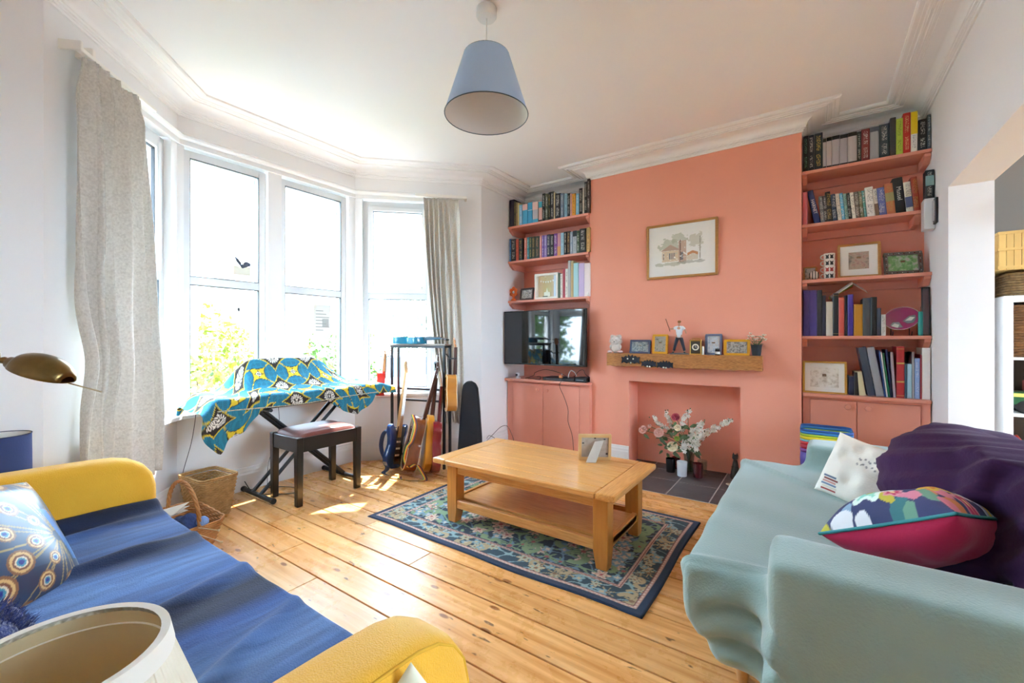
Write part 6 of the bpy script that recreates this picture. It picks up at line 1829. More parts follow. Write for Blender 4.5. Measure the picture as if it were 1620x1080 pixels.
cable('black power cable looped on the floor by the stand foot', [(-3.60, 1.55, 0.10), (-3.56, 1.60, 0.006), (-3.42, 1.66, 0.005), (-3.30, 1.78, 0.005), (-3.36, 1.86, 0.005), (-3.52, 1.80, 0.005), (-3.60, 1.70, 0.005)], 0.003)
# ---------------------------------------------------------------- piano bench
pb_ = thing('piano_bench', 'black piano bench with a maroon leather seat', 'bench', (-3.19, 1.90, 0))
M_pbk = mat('black_lacquer', '#1a1614', 0.3, coat=0.3)
x0, x1, y0, y1 = -3.385, -2.995, 1.635, 2.165
for xx in (x0, x1 - 0.048):
    for yv in (y0, y1 - 0.048):
        MB().taper((xx + 0.024, yv + 0.024), (0.042, 0.042), 0, (xx + 0.024, yv + 0.024), (0.05, 0.05), 0.492).build('leg', M_pbk, pb_, world=True, bevel=0.003)
for a in ((x0 + 0.049, x1 - 0.049, y0 + 0.004, y0 + 0.026), (x0 + 0.049, x1 - 0.049, y1 - 0.026, y1 - 0.004), (x0 + 0.004, x0 + 0.026, y0 + 0.049, y1 - 0.049), (x1 - 0.026, x1 - 0.004, y0 + 0.049, y1 - 0.049)):
    MB().box(*a, 0.385, 0.488).build('rail', M_pbk, pb_, world=True, bevel=0.002)
MB().box(x0 + 0.026, x1 - 0.026, y0 + 0.026, y1 - 0.026, 0.46, 0.484).build('seat_board', M_pbk, pb_, world=True)
def seat(u, v):
    a, b = (u - 0.5) * 2, (v - 0.5) * 2
    e = ((1 - abs(a) ** 4) * (1 - abs(b) ** 4))
    return ((x0 + x1) / 2 + a * 0.178, (y0 + y1) / 2 + b * 0.232, 0.484 + 0.048 * max(e, 0) ** 0.35)
MB().grid(seat, 30, 36).build('seat_cushion', mat('maroon_leather', '#7d4640', 0.35, var=(14, '#6a3833', 0.5), bump=(160, 0.15)), pb_, world=True, smooth=180)

# ---------------------------------------------------------------- woven wastebasket
M_sea = mat('seagrass', '#c29a64', 0.85, var=(30, '#9a7444', 0.5), bump=(60, 0.4))
wk = thing('wastebasket', 'rectangular seagrass wastebasket standing under the bay window', 'basket', (-3.40, 1.235, 0), 6)
def rrect(hx, hy, r, n=7):
    pts = []
    for cx, cy, a0 in ((hx - r, hy - r, 0), (-hx + r, hy - r, 90), (-hx + r, -hy + r, 180), (hx - r, -hy + r, 270)):
        for k in range(n):
            a = R(a0 + 90 * k / (n - 1)); pts.append((cx + r * math.cos(a), cy + r * math.sin(a)))
    # resample
    P_ = np.array(pts + [pts[0]]); d = np.r_[0, np.cumsum(np.hypot(*np.diff(P_, axis=0).T))]
    return lambda m: np.stack([np.interp(np.linspace(0, d[-1], m, endpoint=False), d, P_[:, i]) for i in range(2)], -1)
nr = 21
strand = MB()
for i in range(nr):
    t = i / (nr - 1)
    z = 0.010 + 0.235 * t
    ring = rrect(0.118 + 0.034 * t, 0.085 + 0.028 * t, 0.03)(96)
    pts = []
    for k, (a, b) in enumerate(ring):
        nrm = np.array([a, b]); nrm = nrm / np.linalg.norm(nrm)
        off = 0.0035 * math.sin(k * PI / 2 + i * PI) 
        pts.append((a + nrm[0] * off, b + nrm[1] * off, z))
    strand.tube(pts, 0.0066, 5, closed=True)
strand.build('woven_strands', M_sea, wk, smooth=180).__setitem__('kind', 'stuff')
for i, z in enumerate((0.262, 0.274)):
    rp = rrect(0.156, 0.117, 0.03)(80)
    MB().tube([(a, b, z) for a, b in rp], 0.0065, 6, closed=True).build('rim_strand', M_sea, wk, smooth=180)
for k, (a, b) in enumerate(rrect(0.152, 0.113, 0.03)(40)):
    pass
MB().box(-0.11, 0.11, -0.078, 0.078, 0.002, 0.012).build('bottom', M_sea, wk)

# ---------------------------------------------------------------- knitting trug in front of the sofa
tr = thing('knitting_basket', 'willow basket with hooped handle between the yellow sofa and bay', 'basket', (-3.01, 0.965, 0))
M_wil = mat('willow', '#c98f52', 0.6, var=(24, '#a06a34', 0.5))
ws = MB()
for i in range(14):
    t = i / 13
    ring = rrect(0.19 + 0.05 * t, 0.11 + 0.035 * t, 0.09)(72)
    ws.tube([(a * (1 + 0.012 * (-1) ** (k // 2 + i)), b * (1 + 0.02 * (-1) ** (k // 2 + i)), 0.01 + 0.155 * t) for k, (a, b) in enumerate(ring)], 0.0062, 5, closed=True)
ws.build('woven_body', M_wil, tr, smooth=180).__setitem__('kind', 'stuff')
MB().box(-0.16, 0.16, -0.09, 0.09, 0.002, 0.012).build('bottom', M_wil, tr)
for ph in (0, 2.1, 4.2):
    pts = []
    for k in range(90):
        t = k / 89; a = PI * t
        c = Vector((-0.235 * math.cos(a), 0, 0.16 + 0.205 * math.sin(a)))
        w_ = 34 * t + ph
        pts.append(tuple(c + Vector((-math.cos(a), 0, math.sin(a))) * 0.006 * math.cos(w_) + Vector((0, 1, 0)) * 0.006 * math.sin(w_)))
    MB().tube(pts, 0.0062, 6).build('handle_strand', M_wil, tr, smooth=180)
yb = thing('yarn_ball', 'pale blue ball of yarn in the willow basket', 'yarn', (-2.79, 0.985, 0.15), group='knitting things')
M_yarn = mat('pale_blue_yarn', '#7fa0d4', 0.9)
yb.scale = (0.68, 0.68, 0.68)
MB().ball((0, 0, 0.045), 0.042, 20, 14).build('core', M_yarn, yb, smooth=180)
for k in range(9):
    q = rotm(rx=k * 37, ry=k * 61, rz=k * 23)
    MB().tube([tuple(Vector((0, 0, 0.045)) + (q @ Vector((0.0425 * math.cos(t), 0.0425 * math.sin(t), 0.004 * (k % 3 - 1))))) for t in [2 * PI * j / 24 for j in range(24)]], 0.0022, 5, closed=True).build('strand', M_yarn, yb, smooth=180)
dn = thing('knitting_bundle', 'bundle of dark blue knitting in the willow basket', 'cloth', (-2.86, 0.93, 0.10), group='knitting things')
mb = MB(); mb.ball((0, 0, 0.055), 0.085, 26, 16, sc=(1.0, 0.8, 0.75))
mb.v = [(x + 0.008 * math.sin(z * 90 + x * 30), y + 0.008 * math.sin(x * 60 + z * 40), z + 0.012 * math.sin(x * 55 + y * 45)) for x, y, z in mb.v]
mb.build('bundle', mat('navy_knit', '#232f56', 0.95, var=(40, '#36487a', 0.4), bump=(90, 0.5)), dn, smooth=180)
pz = thing('knitting_pattern', 'white paper pattern sheets sticking out of the willow basket', 'papers', (-3.09, 0.93, 0.12), group='knitting things')
for k in range(3):
    MB(rotm(rx=8 + 5 * k, ry=-10 - 4 * k, rz=12 * k)).box(-0.10, 0.12, -0.05, 0.06, 0.055 + 0.006 * k, 0.057 + 0.006 * k).build('sheet', M_paper, pz)
for k, (a, b) in enumerate((((-2.78, 0.91, 0.16), (-2.53, 0.98, 0.14)), ((-2.80, 0.95, 0.16), (-2.62, 1.0, 0.17)))):
    nd = thing('knitting_needle', '%s pale wooden knitting needle poking out of the willow basket' % ('longer', 'shorter')[k], 'knitting needle', a, group='knitting needles')
    d = Vector(b) - Vector(a)
    MB().tube([(0, 0, 0), tuple(d)], 0.0026, 8).build('shaft', mat('pale_needle', '#e0cfae', 0.5), nd, smooth=180)
    MB().ball(tuple(d), 0.006, 10, 8).build('knob', mat('pale_needle'), nd, smooth=180)

# ---------------------------------------------------------------- guitar rack
RA, RB = Vector((-3.345, 2.765, 0)), Vector((-2.780, 2.897, 0))
ru = (RB - RA).normalized(); rn = Vector((ru.y, -ru.x, 0))          # rn faces the room
RW = (RB - RA).length
MRk = frame(RA, ru, -rn, Vector((0, 0, 1)))
rk = thing('guitar_rack', 'tall black metal rack holding guitars in the bay', 'rack', tuple((RA + RB) / 2))
DP = 0.105
for uu in (0, RW):
    for vv in (0, DP):
        MB(MRk).box(uu - 0.011, uu + 0.011, vv - 0.011, vv + 0.011, 0, 1.125).build('post', M_blackmet, rk, world=True, bevel=0.002)
MB(MRk).box(-0.02, RW + 0.02, -0.02, DP + 0.012, 1.138, 1.152).build('top_board', mat('grey_oak', '#9a8f86', 0.6, var=(14, '#7d736b', 0.5)), rk, world=True, bevel=0.002)
for vv in (0, DP):
    MB(MRk).box(-0.011, RW + 0.011, vv - 0.011, vv + 0.011, 1.116, 1.138).build('top_rail', M_blackmet, rk, world=True)
for z in (0.595, 0.705):
    MB(MRk).box(0.011, RW - 0.011, DP - 0.009, DP + 0.009, z, z + 0.018).build('rail', M_blackmet, rk, world=True)
for uu in (0, RW):
    MB(MRk).box(uu - 0.009, uu + 0.009, 0.011, DP - 0.011, 0.06, 0.078).build('side_rail', M_blackmet, rk, world=True)
MB(MRk).tube([(-0.011, 0.02, 1.04), (-0.07, 0.0, 1.025), (-0.13, -0.02, 1.03)], 0.006, 8).build('hook', M_blackmet, rk, world=True, smooth=180)
MB(MRk).tube([(RW + 0.011, 0.02, 1.06), (RW + 0.06, 0.0, 1.02), (RW + 0.14, -0.03, 1.025)], 0.006, 8).build('hook', M_blackmet, rk, world=True, smooth=180)

AC = [(0, 0.0), (0.004, 0.10), (0.03, 0.22), (0.09, 0.33), (0.18, 0.39), (0.28, 0.395), (0.38, 0.35), (0.48, 0.285), (0.56, 0.255), (0.64, 0.258), (0.74, 0.285), (0.83, 0.29), (0.91, 0.255), (0.965, 0.18), (0.995, 0.08), (1.0, 0.0)]
EL = [(0, 0.0), (0.01, 0.16), (0.06, 0.30), (0.16, 0.40), (0.28, 0.42), (0.42, 0.36), (0.55, 0.31), (0.68, 0.33), (0.82, 0.40), (0.95, 0.40), (1.0, 0.33), (0.93, 0.22), (0.86, 0.13), (0.82, 0.07), (0.82, 0.0)]
def guitar(name, label, cat, base, tip, front, BL, depth, wood, top, neck_c, head_c, group, electric=False, nstr=6, fret_c='#3a2418', binding=None, wscale=1.0):
    base, tip = Vector(base), Vector(tip)
    zax = (tip - base).normalized(); total = (tip - base).length
    f = Vector(front); f = (f - zax * f.dot(zax)).normalized()
    yax = -f; xax = yax.cross(zax).normalized()
    M = frame(base, xax, yax, zax)
    r = thing(name, label, cat, tuple(base), group=group)
    prof = EL if electric else AC
    half = [(h * BL * wscale, t * BL) for t, h in prof]
    outl = half + [(-a, b) for a, b in reversed(half[1:-1])]
    XY = frame((0, 0, 0), (1, 0, 0), (0, 0, 1), (0, -1, 0))
    hd_ = depth / 2
    bo = MB(M).prism(outl, -hd_, hd_, M=XY).build('body', wood, r, world=True, smooth=40, bevel=0.008 if electric else 0.003, seg=2)
    if electric:
        pg = [(x * 0.62, z * 0.9 + 0.02) for x, z in half[2:-4]] + [(-x * 0.30, z * 0.9 + 0.02) for x, z in reversed(half[2:-4])]
        MB(M).prism(pg, hd_, hd_ + 0.002, M=XY).build('pickguard', top, r, world=True)
        for zz in (0.30, 0.45, 0.60):
            MB(M).box(-0.035, 0.035, -hd_ - 0.006, -hd_, zz * BL - 0.008, zz * BL + 0.008).build('pickup', M_paper, r, world=True)
        MB(M).box(-0.036, 0.036, -hd_ - 0.010, -hd_, 0.2 * BL - 0.012, 0.2 * BL + 0.012).build('bridge', M_chrome, r, world=True)
    else:
        inner = [(x * 0.985, z) for x, z in outl]
        MB(M).prism([(x, 0.003 + z * 0.992) for x, z in inner], hd_, hd_ + 0.0025, M=XY).build('soundboard', top, r, world=True)
        MB(M @ frame((0, -hd_ - 0.0026, 0.60 * BL), (1, 0, 0), (0, 0, 1), (0, -1, 0))).lathe([(0.001, 0), (0.105 * BL, 0), (0.105 * BL, 0.0008), (0.001, 0.0009)], 28).build('soundhole', M_black, r, world=True)
        MB(M).box(-0.17 * BL, 0.17 * BL, -hd_ - 0.010, -hd_ - 0.0025, 0.27 * BL, 0.30 * BL).build('bridge', mat('dark_bridge', '#2a1a14', 0.5), r, world=True)
    if binding:
        for s in (-1, 1):
            lp = [tuple(M @ Vector((x, s * hd_, z))) for x, z in outl]
            MB().tube(lp, 0.0028, 5, closed=True).build('binding', binding, r, world=True, smooth=180)
    nz0 = (0.70 if electric else 0.93) * BL; nz1 = total - (0.19 * BL if total > 0.8 else 0.16 * BL) * 1.6
    nw = 0.027 * (1 if total > 0.8 else 0.72)
    MB(M).taper((0, -hd_ + 0.012), (nw * 1.9, 0.03), nz0, (0, -hd_ + 0.008), (nw * 1.55, 0.020), nz1).build('neck', neck_c, r, world=True, bevel=0.005, seg=2, smooth=50)
    MB(M).taper((0, -hd_ - 0.005), (nw * 2.0, 0.006), 0.70 * BL, (0, -hd_ - 0.004), (nw * 1.55, 0.005), nz1).build('fingerboard', mat('fret_' + fret_c, fret_c, 0.45), r, world=True)
    hs_ = [(-nw * 0.8, nz1), (nw * 0.8, nz1), (nw * 1.35, nz1 + 0.03), (nw * 1.25, total - 0.008), (nw * 0.5, total), (-nw * 0.5, total), (-nw * 1.25, total - 0.008), (-nw * 1.35, nz1 + 0.03)]
    if electric:
        hs_ = [(-nw * 0.8, nz1), (nw * 0.8, nz1), (nw * 0.9, nz1 + 0.05), (nw * 0.9, total - 0.02), (nw * 0.2, total), (-nw * 0.8, total - 0.02), (-nw * 1.2, total - 0.05), (-nw * 1.0, nz1 + 0.03)]
    HMx = M @ Matrix.Translation((0, -hd_ + 0.006, nz1)) @ Matrix.Rotation(R(-10), 4, 'X') @ Matrix.Translation((0, 0, -nz1))
    hdst = MB(HMx).prism(hs_, -0.007, 0.007, M=XY).build('headstock', head_c, r, world=True, bevel=0.002)
    npeg = nstr // 2 if not electric else nstr
    for k in range(npeg):
        zz = nz1 + 0.03 + (total - nz1 - 0.045) * k / max(1, npeg - 1)
        for s in ((-1, 1) if not electric else (1,)):
            MB(HMx).tube([(s * nw * 0.9, 0.0, zz), (s * (nw * 1.3 + 0.012), 0.0, zz)], 0.0022, 6).build('tuning_peg', M_chrome, hdst, world=True)
            MB(HMx).ball((s * (nw * 1.3 + 0.015), 0.0, zz), 0.006, 8, 6, sc=(0.8, 0.5, 1)).build('peg_button', M_chrome, hdst, world=True, smooth=180)
    for k in range(nstr):
        xx = (k - (nstr - 1) / 2) * nw * 1.3 / (nstr - 1) * 1.1
        MB(M).tube([(xx * 1.2, -hd_ - 0.0105, 0.285 * BL), (xx, -hd_ - 0.0088, nz1)], 0.0006, 4).build('string', M_chrome, r, world=True)
    return r
rt_ = Vector((0.8205, 0.5717, 0)); fw_ = Vector((-0.5717, 0.8205, 0))
M_gb = mat('guitar_brown', '#8e4a22', 0.18, var=(7, '#6d3415', 0.5), stretch=(4, 4, 1), coat=0.6)
M_spruce = mat('spruce_top', '#c9924c', 0.25, coat=0.4)
M_maple = mat('maple_neck', '#d2a060', 0.35); M_mah = mat('mahogany_neck', '#4a241a', 0.35)
M_ochre = mat('guitar_ochre', '#c07c1c', 0.3, coat=0.3); M_redg = mat('guitar_red', '#7c1420', 0.12, coat=0.8); M_blueg = mat('guitar_blue', '#1f3f7a', 0.2, coat=0.6)
M_cbind = mat('cream_binding', '#e0cfa6', 0.4)
GG = 'guitars in the rack'
guitar('electric_guitar', 'blue electric guitar with pale maple neck at the left of the rack', 'guitar', (-3.135, 2.60, 0.02), (-3.185, 2.80, 0.995), rt_ * 0.95 - fw_ * 0.25, 0.40, 0.045, M_blueg, M_black, M_maple, M_maple, GG, electric=True, fret_c='#c9985a')
guitar('acoustic_guitar', 'brown acoustic guitar turned edge on in the middle of the rack', 'guitar', (-2.985, 2.635, 0.03), (-2.838, 2.845, 1.065), rt_ * 0.93 - fw_ * -0.30, 0.48, 0.105, M_gb, M_spruce, M_mah, M_mah, GG, binding=M_cbind)
guitar('acoustic_guitar', 'ochre sided guitar with dark neck beside the brown guitar', 'guitar', (-2.83, 2.70, 0.02), (-2.872, 2.875, 0.99), rt_ * 0.95 + fw_ * 0.3, 0.50, 0.055, M_ochre, M_spruce, M_mah, M_black, GG, fret_c='#17110e')
guitar('acoustic_guitar', 'glossy dark red guitar beside the right rack post', 'guitar', (-2.742, 2.72, 0.02), (-2.815, 2.865, 0.905), rt_ * 0.95 + fw_ * 0.3, 0.46, 0.07, M_redg, M_redg, mat('red_neck', '#5c141c', 0.25), mat('pale_head', '#b08a6a', 0.4), GG)
def along(pts, sc=1.0): return pts
guitar('ukulele', 'small red ukulele hanging from the left rack hook', 'ukulele', (-3.395, 2.665, 0.655), (-3.395, 2.690, 1.12), rt_ * 0.95 + fw_ * 0.25, 0.235, 0.07, mat('uke_red', '#d8281e', 0.25, coat=0.5), mat('uke_red'), mat('uke_neck', '#c98a5a', 0.4), mat('uke_neck'), 'ukuleles on the rack', nstr=4)
guitar('ukulele', 'honey coloured ukulele hanging from the right rack hook', 'ukulele', (-2.672, 2.865, 0.55), (-2.690, 2.900, 1.21), rt_ * 0.95 + fw_ * 0.25, 0.33, 0.085, mat('uke_honey', '#c47f34', 0.25, coat=0.5), M_spruce, M_mah, mat('uke_neck'), 'ukuleles on the rack', nstr=4, binding=M_cbind)
tb0 = MRk @ Vector((0.03, 0.03, 1.152 + 0.033)); tb1 = MRk @ Vector((RW + 0.03, 0.03, 1.152 + 0.030))
guitar('ukulele', 'teal blue ukulele lying flat on top of the rack', 'ukulele', tuple(tb0), tuple(tb1), (0, 0, 1), 0.32, 0.06, mat('uke_teal', '#1a7fa0', 0.25, coat=0.5), mat('uke_teal'), mat('uke_teal_dark', '#1a4f66', 0.4), M_black, 'ukuleles on the rack', nstr=4)
def strap(label, pts, w, m, stripes=None, name='guitar_strap'):
    """flat webbing ribbon along a smooth path"""
    P_ = [Vector(p) for p in pts]; n_ = len(P_); out = []
    for i in range(n_ - 1):
        p0, p1, p2, p3 = P_[max(i - 1, 0)], P_[i], P_[i + 1], P_[min(i + 2, n_ - 1)]
        for k in range(8):
            t = k / 8
            out.append(0.5 * ((2 * p1) + (p2 - p0) * t + (2 * p0 - 5 * p1 + 4 * p2 - p3) * t * t + (3 * p1 - p0 - 3 * p2 + p3) * t ** 3))
    out.append(P_[-1])
    root = thing(name, label, 'strap', tuple(P_[-1]), group='guitar straps')
    side = (rt_ * 0.9 - fw_ * 0.45).normalized()
    nb = len(stripes) if stripes else 1
    for b in range(nb):
        a0, a1 = -w / 2 + w * b / nb, -w / 2 + w * (b + 1) / nb
        Pg = np.array([[tuple(p + side * a0), tuple(p + side * a1)] for p in out])
        grid_obj('webbing' if nb == 1 else 'stripe', Pg, stripes[b] if stripes else m, root, world=True, solid=0.002)
    return root
rainbow = [mat('strap_' + c, c, 0.8) for c in ('#2f7d5a', '#e0c23c', '#d9802c', '#8c2f2c', '#2c2c34')]
strap('rainbow striped guitar strap trailing from the brown guitar to the floor', [(-2.90, 2.63, 0.53), (-2.835, 2.60, 0.44), (-2.84, 2.565, 0.32), (-2.88, 2.55, 0.26), (-2.89, 2.53, 0.16), (-2.83, 2.52, 0.10), (-2.77, 2.55, 0.13), (-2.71, 2.56, 0.07), (-2.68, 2.56, 0.01), (-2.78, 2.49, 0.006), (-2.88, 2.47, 0.006), (-2.95, 2.52, 0.006)], 0.045, None, rainbow)
strap('navy guitar strap looped at the left of the rack', [(-3.10, 2.60, 0.40), (-3.17, 2.54, 0.36), (-3.22, 2.54, 0.26), (-3.20, 2.53, 0.18), (-3.13, 2.51, 0.12), (-3.09, 2.50, 0.05), (-3.13, 2.49, 0.008), (-3.05, 2.47, 0.008)], 0.05, mat('navy_webbing', '#22345c', 0.85))
# gig bag
gb = thing('gig_bag', 'upright black padded gig bag leaning by the right curtain', 'guitar case', (-2.715, 3.17, 0))
GM = frame((0, 0, 0), rt_, (Vector((0, 0, 1)) + fw_ * 0.05).normalized(), -fw_)
gout = [(-0.115, 0.0), (0.13, 0.0), (0.125, 0.25), (0.098, 0.60), (0.085, 0.72), (0.06, 0.77), (0.02, 0.79), (-0.02, 0.79), (-0.055, 0.765), (-0.07, 0.70), (-0.09, 0.40)]
M_bag = mat('black_nylon', '#20222b', 0.6, bump=(200, 0.2))
MB(GM).prism(gout, -0.055, 0.045).build('bag', M_bag, gb, bevel=0.02, seg=3, smooth=50)
MB(GM).tube([(x * 0.93, y * 0.985 + 0.004, 0.046) for x, y in gout[1:]], 0.003, 6).build('zip', M_black, gb)
MB(GM).prism([(-0.10, 0.03), (0.105, 0.03), (0.085, 0.30), (-0.085, 0.33)], 0.045, 0.062).build('pocket', M_bag, gb, bevel=0.008, seg=2)
# ---------------------------------------------------------------- fireplace : vase with flowers, candles, cat
ZH = 0.004
vs_ = thing('glass_vase', 'tall clear glass vase on the hearth holding flowers', 'vase', (-0.905, 4.07, ZH))
M_vg = glass_mat('vase_glass', (0.88, 0.94, 0.90), 0.14)
MB().lathe([(0.001, 0.0), (0.038, 0.0), (0.040, 0.006), (0.038, 0.06), (0.044, 0.14), (0.058, 0.215), (0.055, 0.215), (0.041, 0.14), (0.035, 0.06), (0.036, 0.012), (0.001, 0.012)], 32).build('glass', M_vg, vs_, smooth=50)
MB().lathe([(0.001, 0.013), (0.034, 0.013), (0.035, 0.06), (0.037, 0.10), (0.001, 0.101)], 28).build('water', glass_mat('vase_water', (0.72, 0.82, 0.72), 0.05), vs_, smooth=50)
VB = Vector((-0.905, 4.07, ZH))
M_stem = mat('flower_stem', '#4c6a3a', 0.6); M_leaf = mat('flower_leaf', '#566b42', 0.6, obj_var=0.2)
def fl_pos(px, py, Y):
    dx = (px - 810) / 681.6
    dirx, diry = -0.5717 + 0.8205 * dx, 0.8205 + 0.5717 * dx
    s = Y / diry
    return Vector((dirx * s, Y, 1.2 + (536 - py) / 681.6 * s))
def stem(root, tip, rr=0.003, bend=0.02):
    mid = (VB + Vector((0, 0, 0.22)))
    q = mid + (tip - mid) * 0.5 + Vector((0, 0, bend))
    MB().tube([tuple(VB + Vector(((tip - VB).x * -0.06, 0, 0.02))), tuple(mid + Vector(((tip - mid).x * 0.1, 0, 0))), tuple(q), tuple(tip)], rr, 6).build('stem', M_stem, root, world=True, smooth=180)
def leaf_on(root, p, d, l, m=None):
    d = Vector(d).normalized(); s = d.cross(Vector((0, -1, 0.3))).normalized()
    mb = MB(); n = 6; vs = []
    for k in range(n + 1):
        t = k / n; w = l * 0.22 * math.sin(PI * t ** 0.8) + 0.0005
        c = p + d * l * t + Vector((0, 0, -0.25 * l * t * t))
        vs += [tuple(c - s * w), tuple(c + Vector((0, -0.003, 0))), tuple(c + s * w)]
    fs = []
    for k in range(n):
        for e in (0, 1): fs.append((3 * k + e, 3 * k + e + 1, 3 * k + e + 4, 3 * k + e + 3))
    mb.add(vs, fs); mb.build('leaf', m or M_leaf, root, world=True, smooth=180)
def rose(label, px, py, Y, r, c1, c2, name='rose'):
    tip = fl_pos(px, py, Y)
    root = thing(name, label, 'flower', tuple(VB), group='flowers in the vase')
    stem(root, tip)
    face = (Vector((0, 0, 1.2)) + Vector((0, 0, 0)) - tip).normalized() + Vector(((tip.x + 0.9) * 1.2, 0, 0.35)); face.normalize()
    FMr = facing(tip, face)
    rg = np.random.default_rng(abs(int(px * 7 + py)))
    for ring, (rr, cnt, tilt) in enumerate(((1.0, 6, 0.35), (0.78, 5, 0.62), (0.55, 5, 0.9), (0.32, 4, 1.15))):
        for k in range(cnt):
            a = 2 * PI * k / cnt + ring * 0.5 + rg.uniform(-.1, .1)
            mb = MB()
            def pet(u, v, a=a, rr=rr, tilt=tilt):
                ang = (u - 0.5) * 1.5
                w = math.sin(PI * (0.12 + 0.88 * v) * 0.62)
                rad = r * rr * v
                out = rad * math.cos(tilt * v * 0.9); hh = rad * math.sin(tilt) + 0.12 * r * (v > 0.95) * 0
                th = a + ang * w * 0.75
                return (out * math.cos(th), out * math.sin(th), hh * 0.75 + 0.10 * r * math.cos(ang * 2))
            mb.grid(pet, 6, 5, M=FMr)
            mb.build('petal', c1 if ring % 2 == 0 else c2, root, world=True, smooth=180)
    leaf_on(root, tip - Vector((0, 0, r)), (rg.normal(), -0.4, -0.3), r * 1.6)
    return root
P1, P2 = mat('rose_pink', '#e2b0a0', 0.6), mat('rose_pink_deep', '#d99c8c', 0.6)
C1, C2 = mat('rose_cream', '#efe2c4', 0.6), mat('rose_cream_deep', '#e4d0a4', 0.6)
D1, D2 = mat('rose_red', '#b43c50', 0.6), mat('rose_red_deep', '#9c2c44', 0.6)
rose('pale pink rose at the far left of the bouquet', 1018, 680, 4.03, 0.042, P1, P2)
rose('large pink rose in the middle left of the bouquet', 1043, 685, 4.0, 0.048, P1, P2)
rose('round cream rose low over the vase', 1064, 707, 3.99, 0.050, C1, C2)
rose('small yellow cream rose in the bouquet centre', 1072, 677, 4.0, 0.032, C1, C2)
rose('crimson rose at the top of the bouquet', 1069, 660, 4.06, 0.038, D1, D2)
rose('small pink bud beside the far left rose', 1028, 674, 4.05, 0.020, P1, P2, 'rose_bud')
rose('lime green bloom in the bouquet centre', 1071, 694, 4.0, 0.026, mat('lime_bloom', '#9db04a', 0.6), mat('lime_bloom2', '#86a03c', 0.6), 'green_bloom')
M_fl1 = mat('stock_white', '#efebe2', 0.6); M_fl2 = mat('stock_cream', '#e2dac8', 0.6)
def floret_mesh(s):
    mb = MB()
    for j in range(5):
        b = 2 * PI * j / 5
        mb.add([(0, 0, 0), (s * .75 * math.cos(b - .5), s * .75 * math.sin(b - .5), s * .35), (s * math.cos(b), s * math.sin(b), s * .2), (s * .75 * math.cos(b + .5), s * .75 * math.sin(b + .5), s * .35)], [(0, 1, 2, 3)])
    me = bpy.data.meshes.new('floret'); me.from_pydata(mb.v, [], mb.f); return me
FM1 = floret_mesh(0.021); FM1.materials.append(M_fl1)
FM2 = floret_mesh(0.017); FM2.materials.append(M_fl2)
def stock(label, px0, py0, px1, py1, Y, n, spread, name='white_stock'):
    a, b = fl_pos(px0, py0, Y), fl_pos(px1, py1, Y)
    root = thing(name, label, 'flower', tuple(VB), group='white stocks in the vase')
    stem(root, b, 0.0026, 0.0)
    rg = np.random.default_rng(int(px0 + py0 * 3))
    o0 = abs_loc(root)
    n = int(n * 1.6)
    for k in range(n):
        t = (k + 0.5) / n
        p = a + (b - a) * t + Vector(rg.normal(size=3)) * spread * (1 - 0.45 * t)
        d = (Vector((0, 0, 1.2)) - p).normalized() * 0.6 + Vector(rg.normal(size=3)) * 0.6
        o = bpy.data.objects.new('floret', FM1 if rg.random() < 0.7 else FM2); col.objects.link(o)
        o.parent = root; o.matrix_local = facing(p - o0, d)
    for k in range(3):
        MB().ball(tuple(b + Vector(rg.normal(size=3)) * 0.010 + (b - a).normalized() * 0.01 * k), 0.006, 8, 6).build('bud', M_leaf, root, world=True, smooth=180)
    leaf_on(root, a, (rg.normal(), -0.5, -0.2), 0.07)
    return root
stock('longest white stock spray pointing right', 1105, 690, 1156, 664, 3.99, 34, 0.016)
stock('white stock spray below the long right spray', 1088, 708, 1112, 682, 3.97, 26, 0.018)
stock('white stock spray rising at the top of the bouquet', 1076, 680, 1088, 650, 4.05, 20, 0.014)
stock('white stock spray at the upper left of the bouquet', 1058, 682, 1034, 660, 4.06, 20, 0.014)
stock('white stock spray left of the crimson rose', 1064, 680, 1056, 654, 4.08, 16, 0.012)
stock('full white stock spray in the right centre of the bouquet', 1092, 690, 1112, 668, 4.02, 32, 0.018)
stock('low white stock cluster over the vase rim', 1083, 712, 1082, 698, 3.97, 14, 0.014)
stock('white stock spray hanging in front at the centre right', 1100, 712, 1104, 692, 3.96, 18, 0.014)
fo = thing('bouquet_foliage', 'dark green leaves filling the bouquet', 'foliage', tuple(VB), group='foliage in the vase')
stem(fo, fl_pos(1075, 690, 4.06))
rg = np.random.default_rng(21)
for k in range(44):
    p = fl_pos(rg.uniform(1048, 1108), rg.uniform(672, 718), rg.uniform(4.0, 4.10))
    leaf_on(fo, p, (rg.normal(), -0.4 + 0.3 * rg.normal(), 0.5 * rg.normal()), rg.uniform(0.05, 0.085))
def votive(label, px, Y, r, h, m, name='candle_glass', wax=True):
    x = fl_pos(px, 700, Y).x
    o = thing(name, label, 'candle holder', (x, Y, ZH), group='candle glasses on the hearth')
    MB().lathe([(0.001, 0), (r * 0.86, 0), (r * 0.9, 0.004), (r, h), (r * 0.94, h), (r * 0.84, 0.01), (0.001, 0.01)], 28).build('cup', m, o, smooth=40)
    if wax: MB().lathe([(0.001, 0.011), (r * 0.82, 0.011), (r * 0.86, h * 0.55), (0.001, h * 0.55)], 20).build('wax', M_paper if name != 'black' else M_black, o, smooth=40)
    return o
votive('white candle glass in front of the vase', 1079, 3.945, 0.045, 0.125, mat('white_glass', '#dfe2e8', 0.25, coat=0.4))
votive('black candle glass left of the vase', 1061, 4.005, 0.042, 0.120, mat('black_glass', '#0d0d10', 0.12, coat=0.4))
votive('dark red candle glass right of the vase', 1104, 3.985, 0.045, 0.118, mat('red_glass', '#4a0a14', 0.1, coat=0.6))
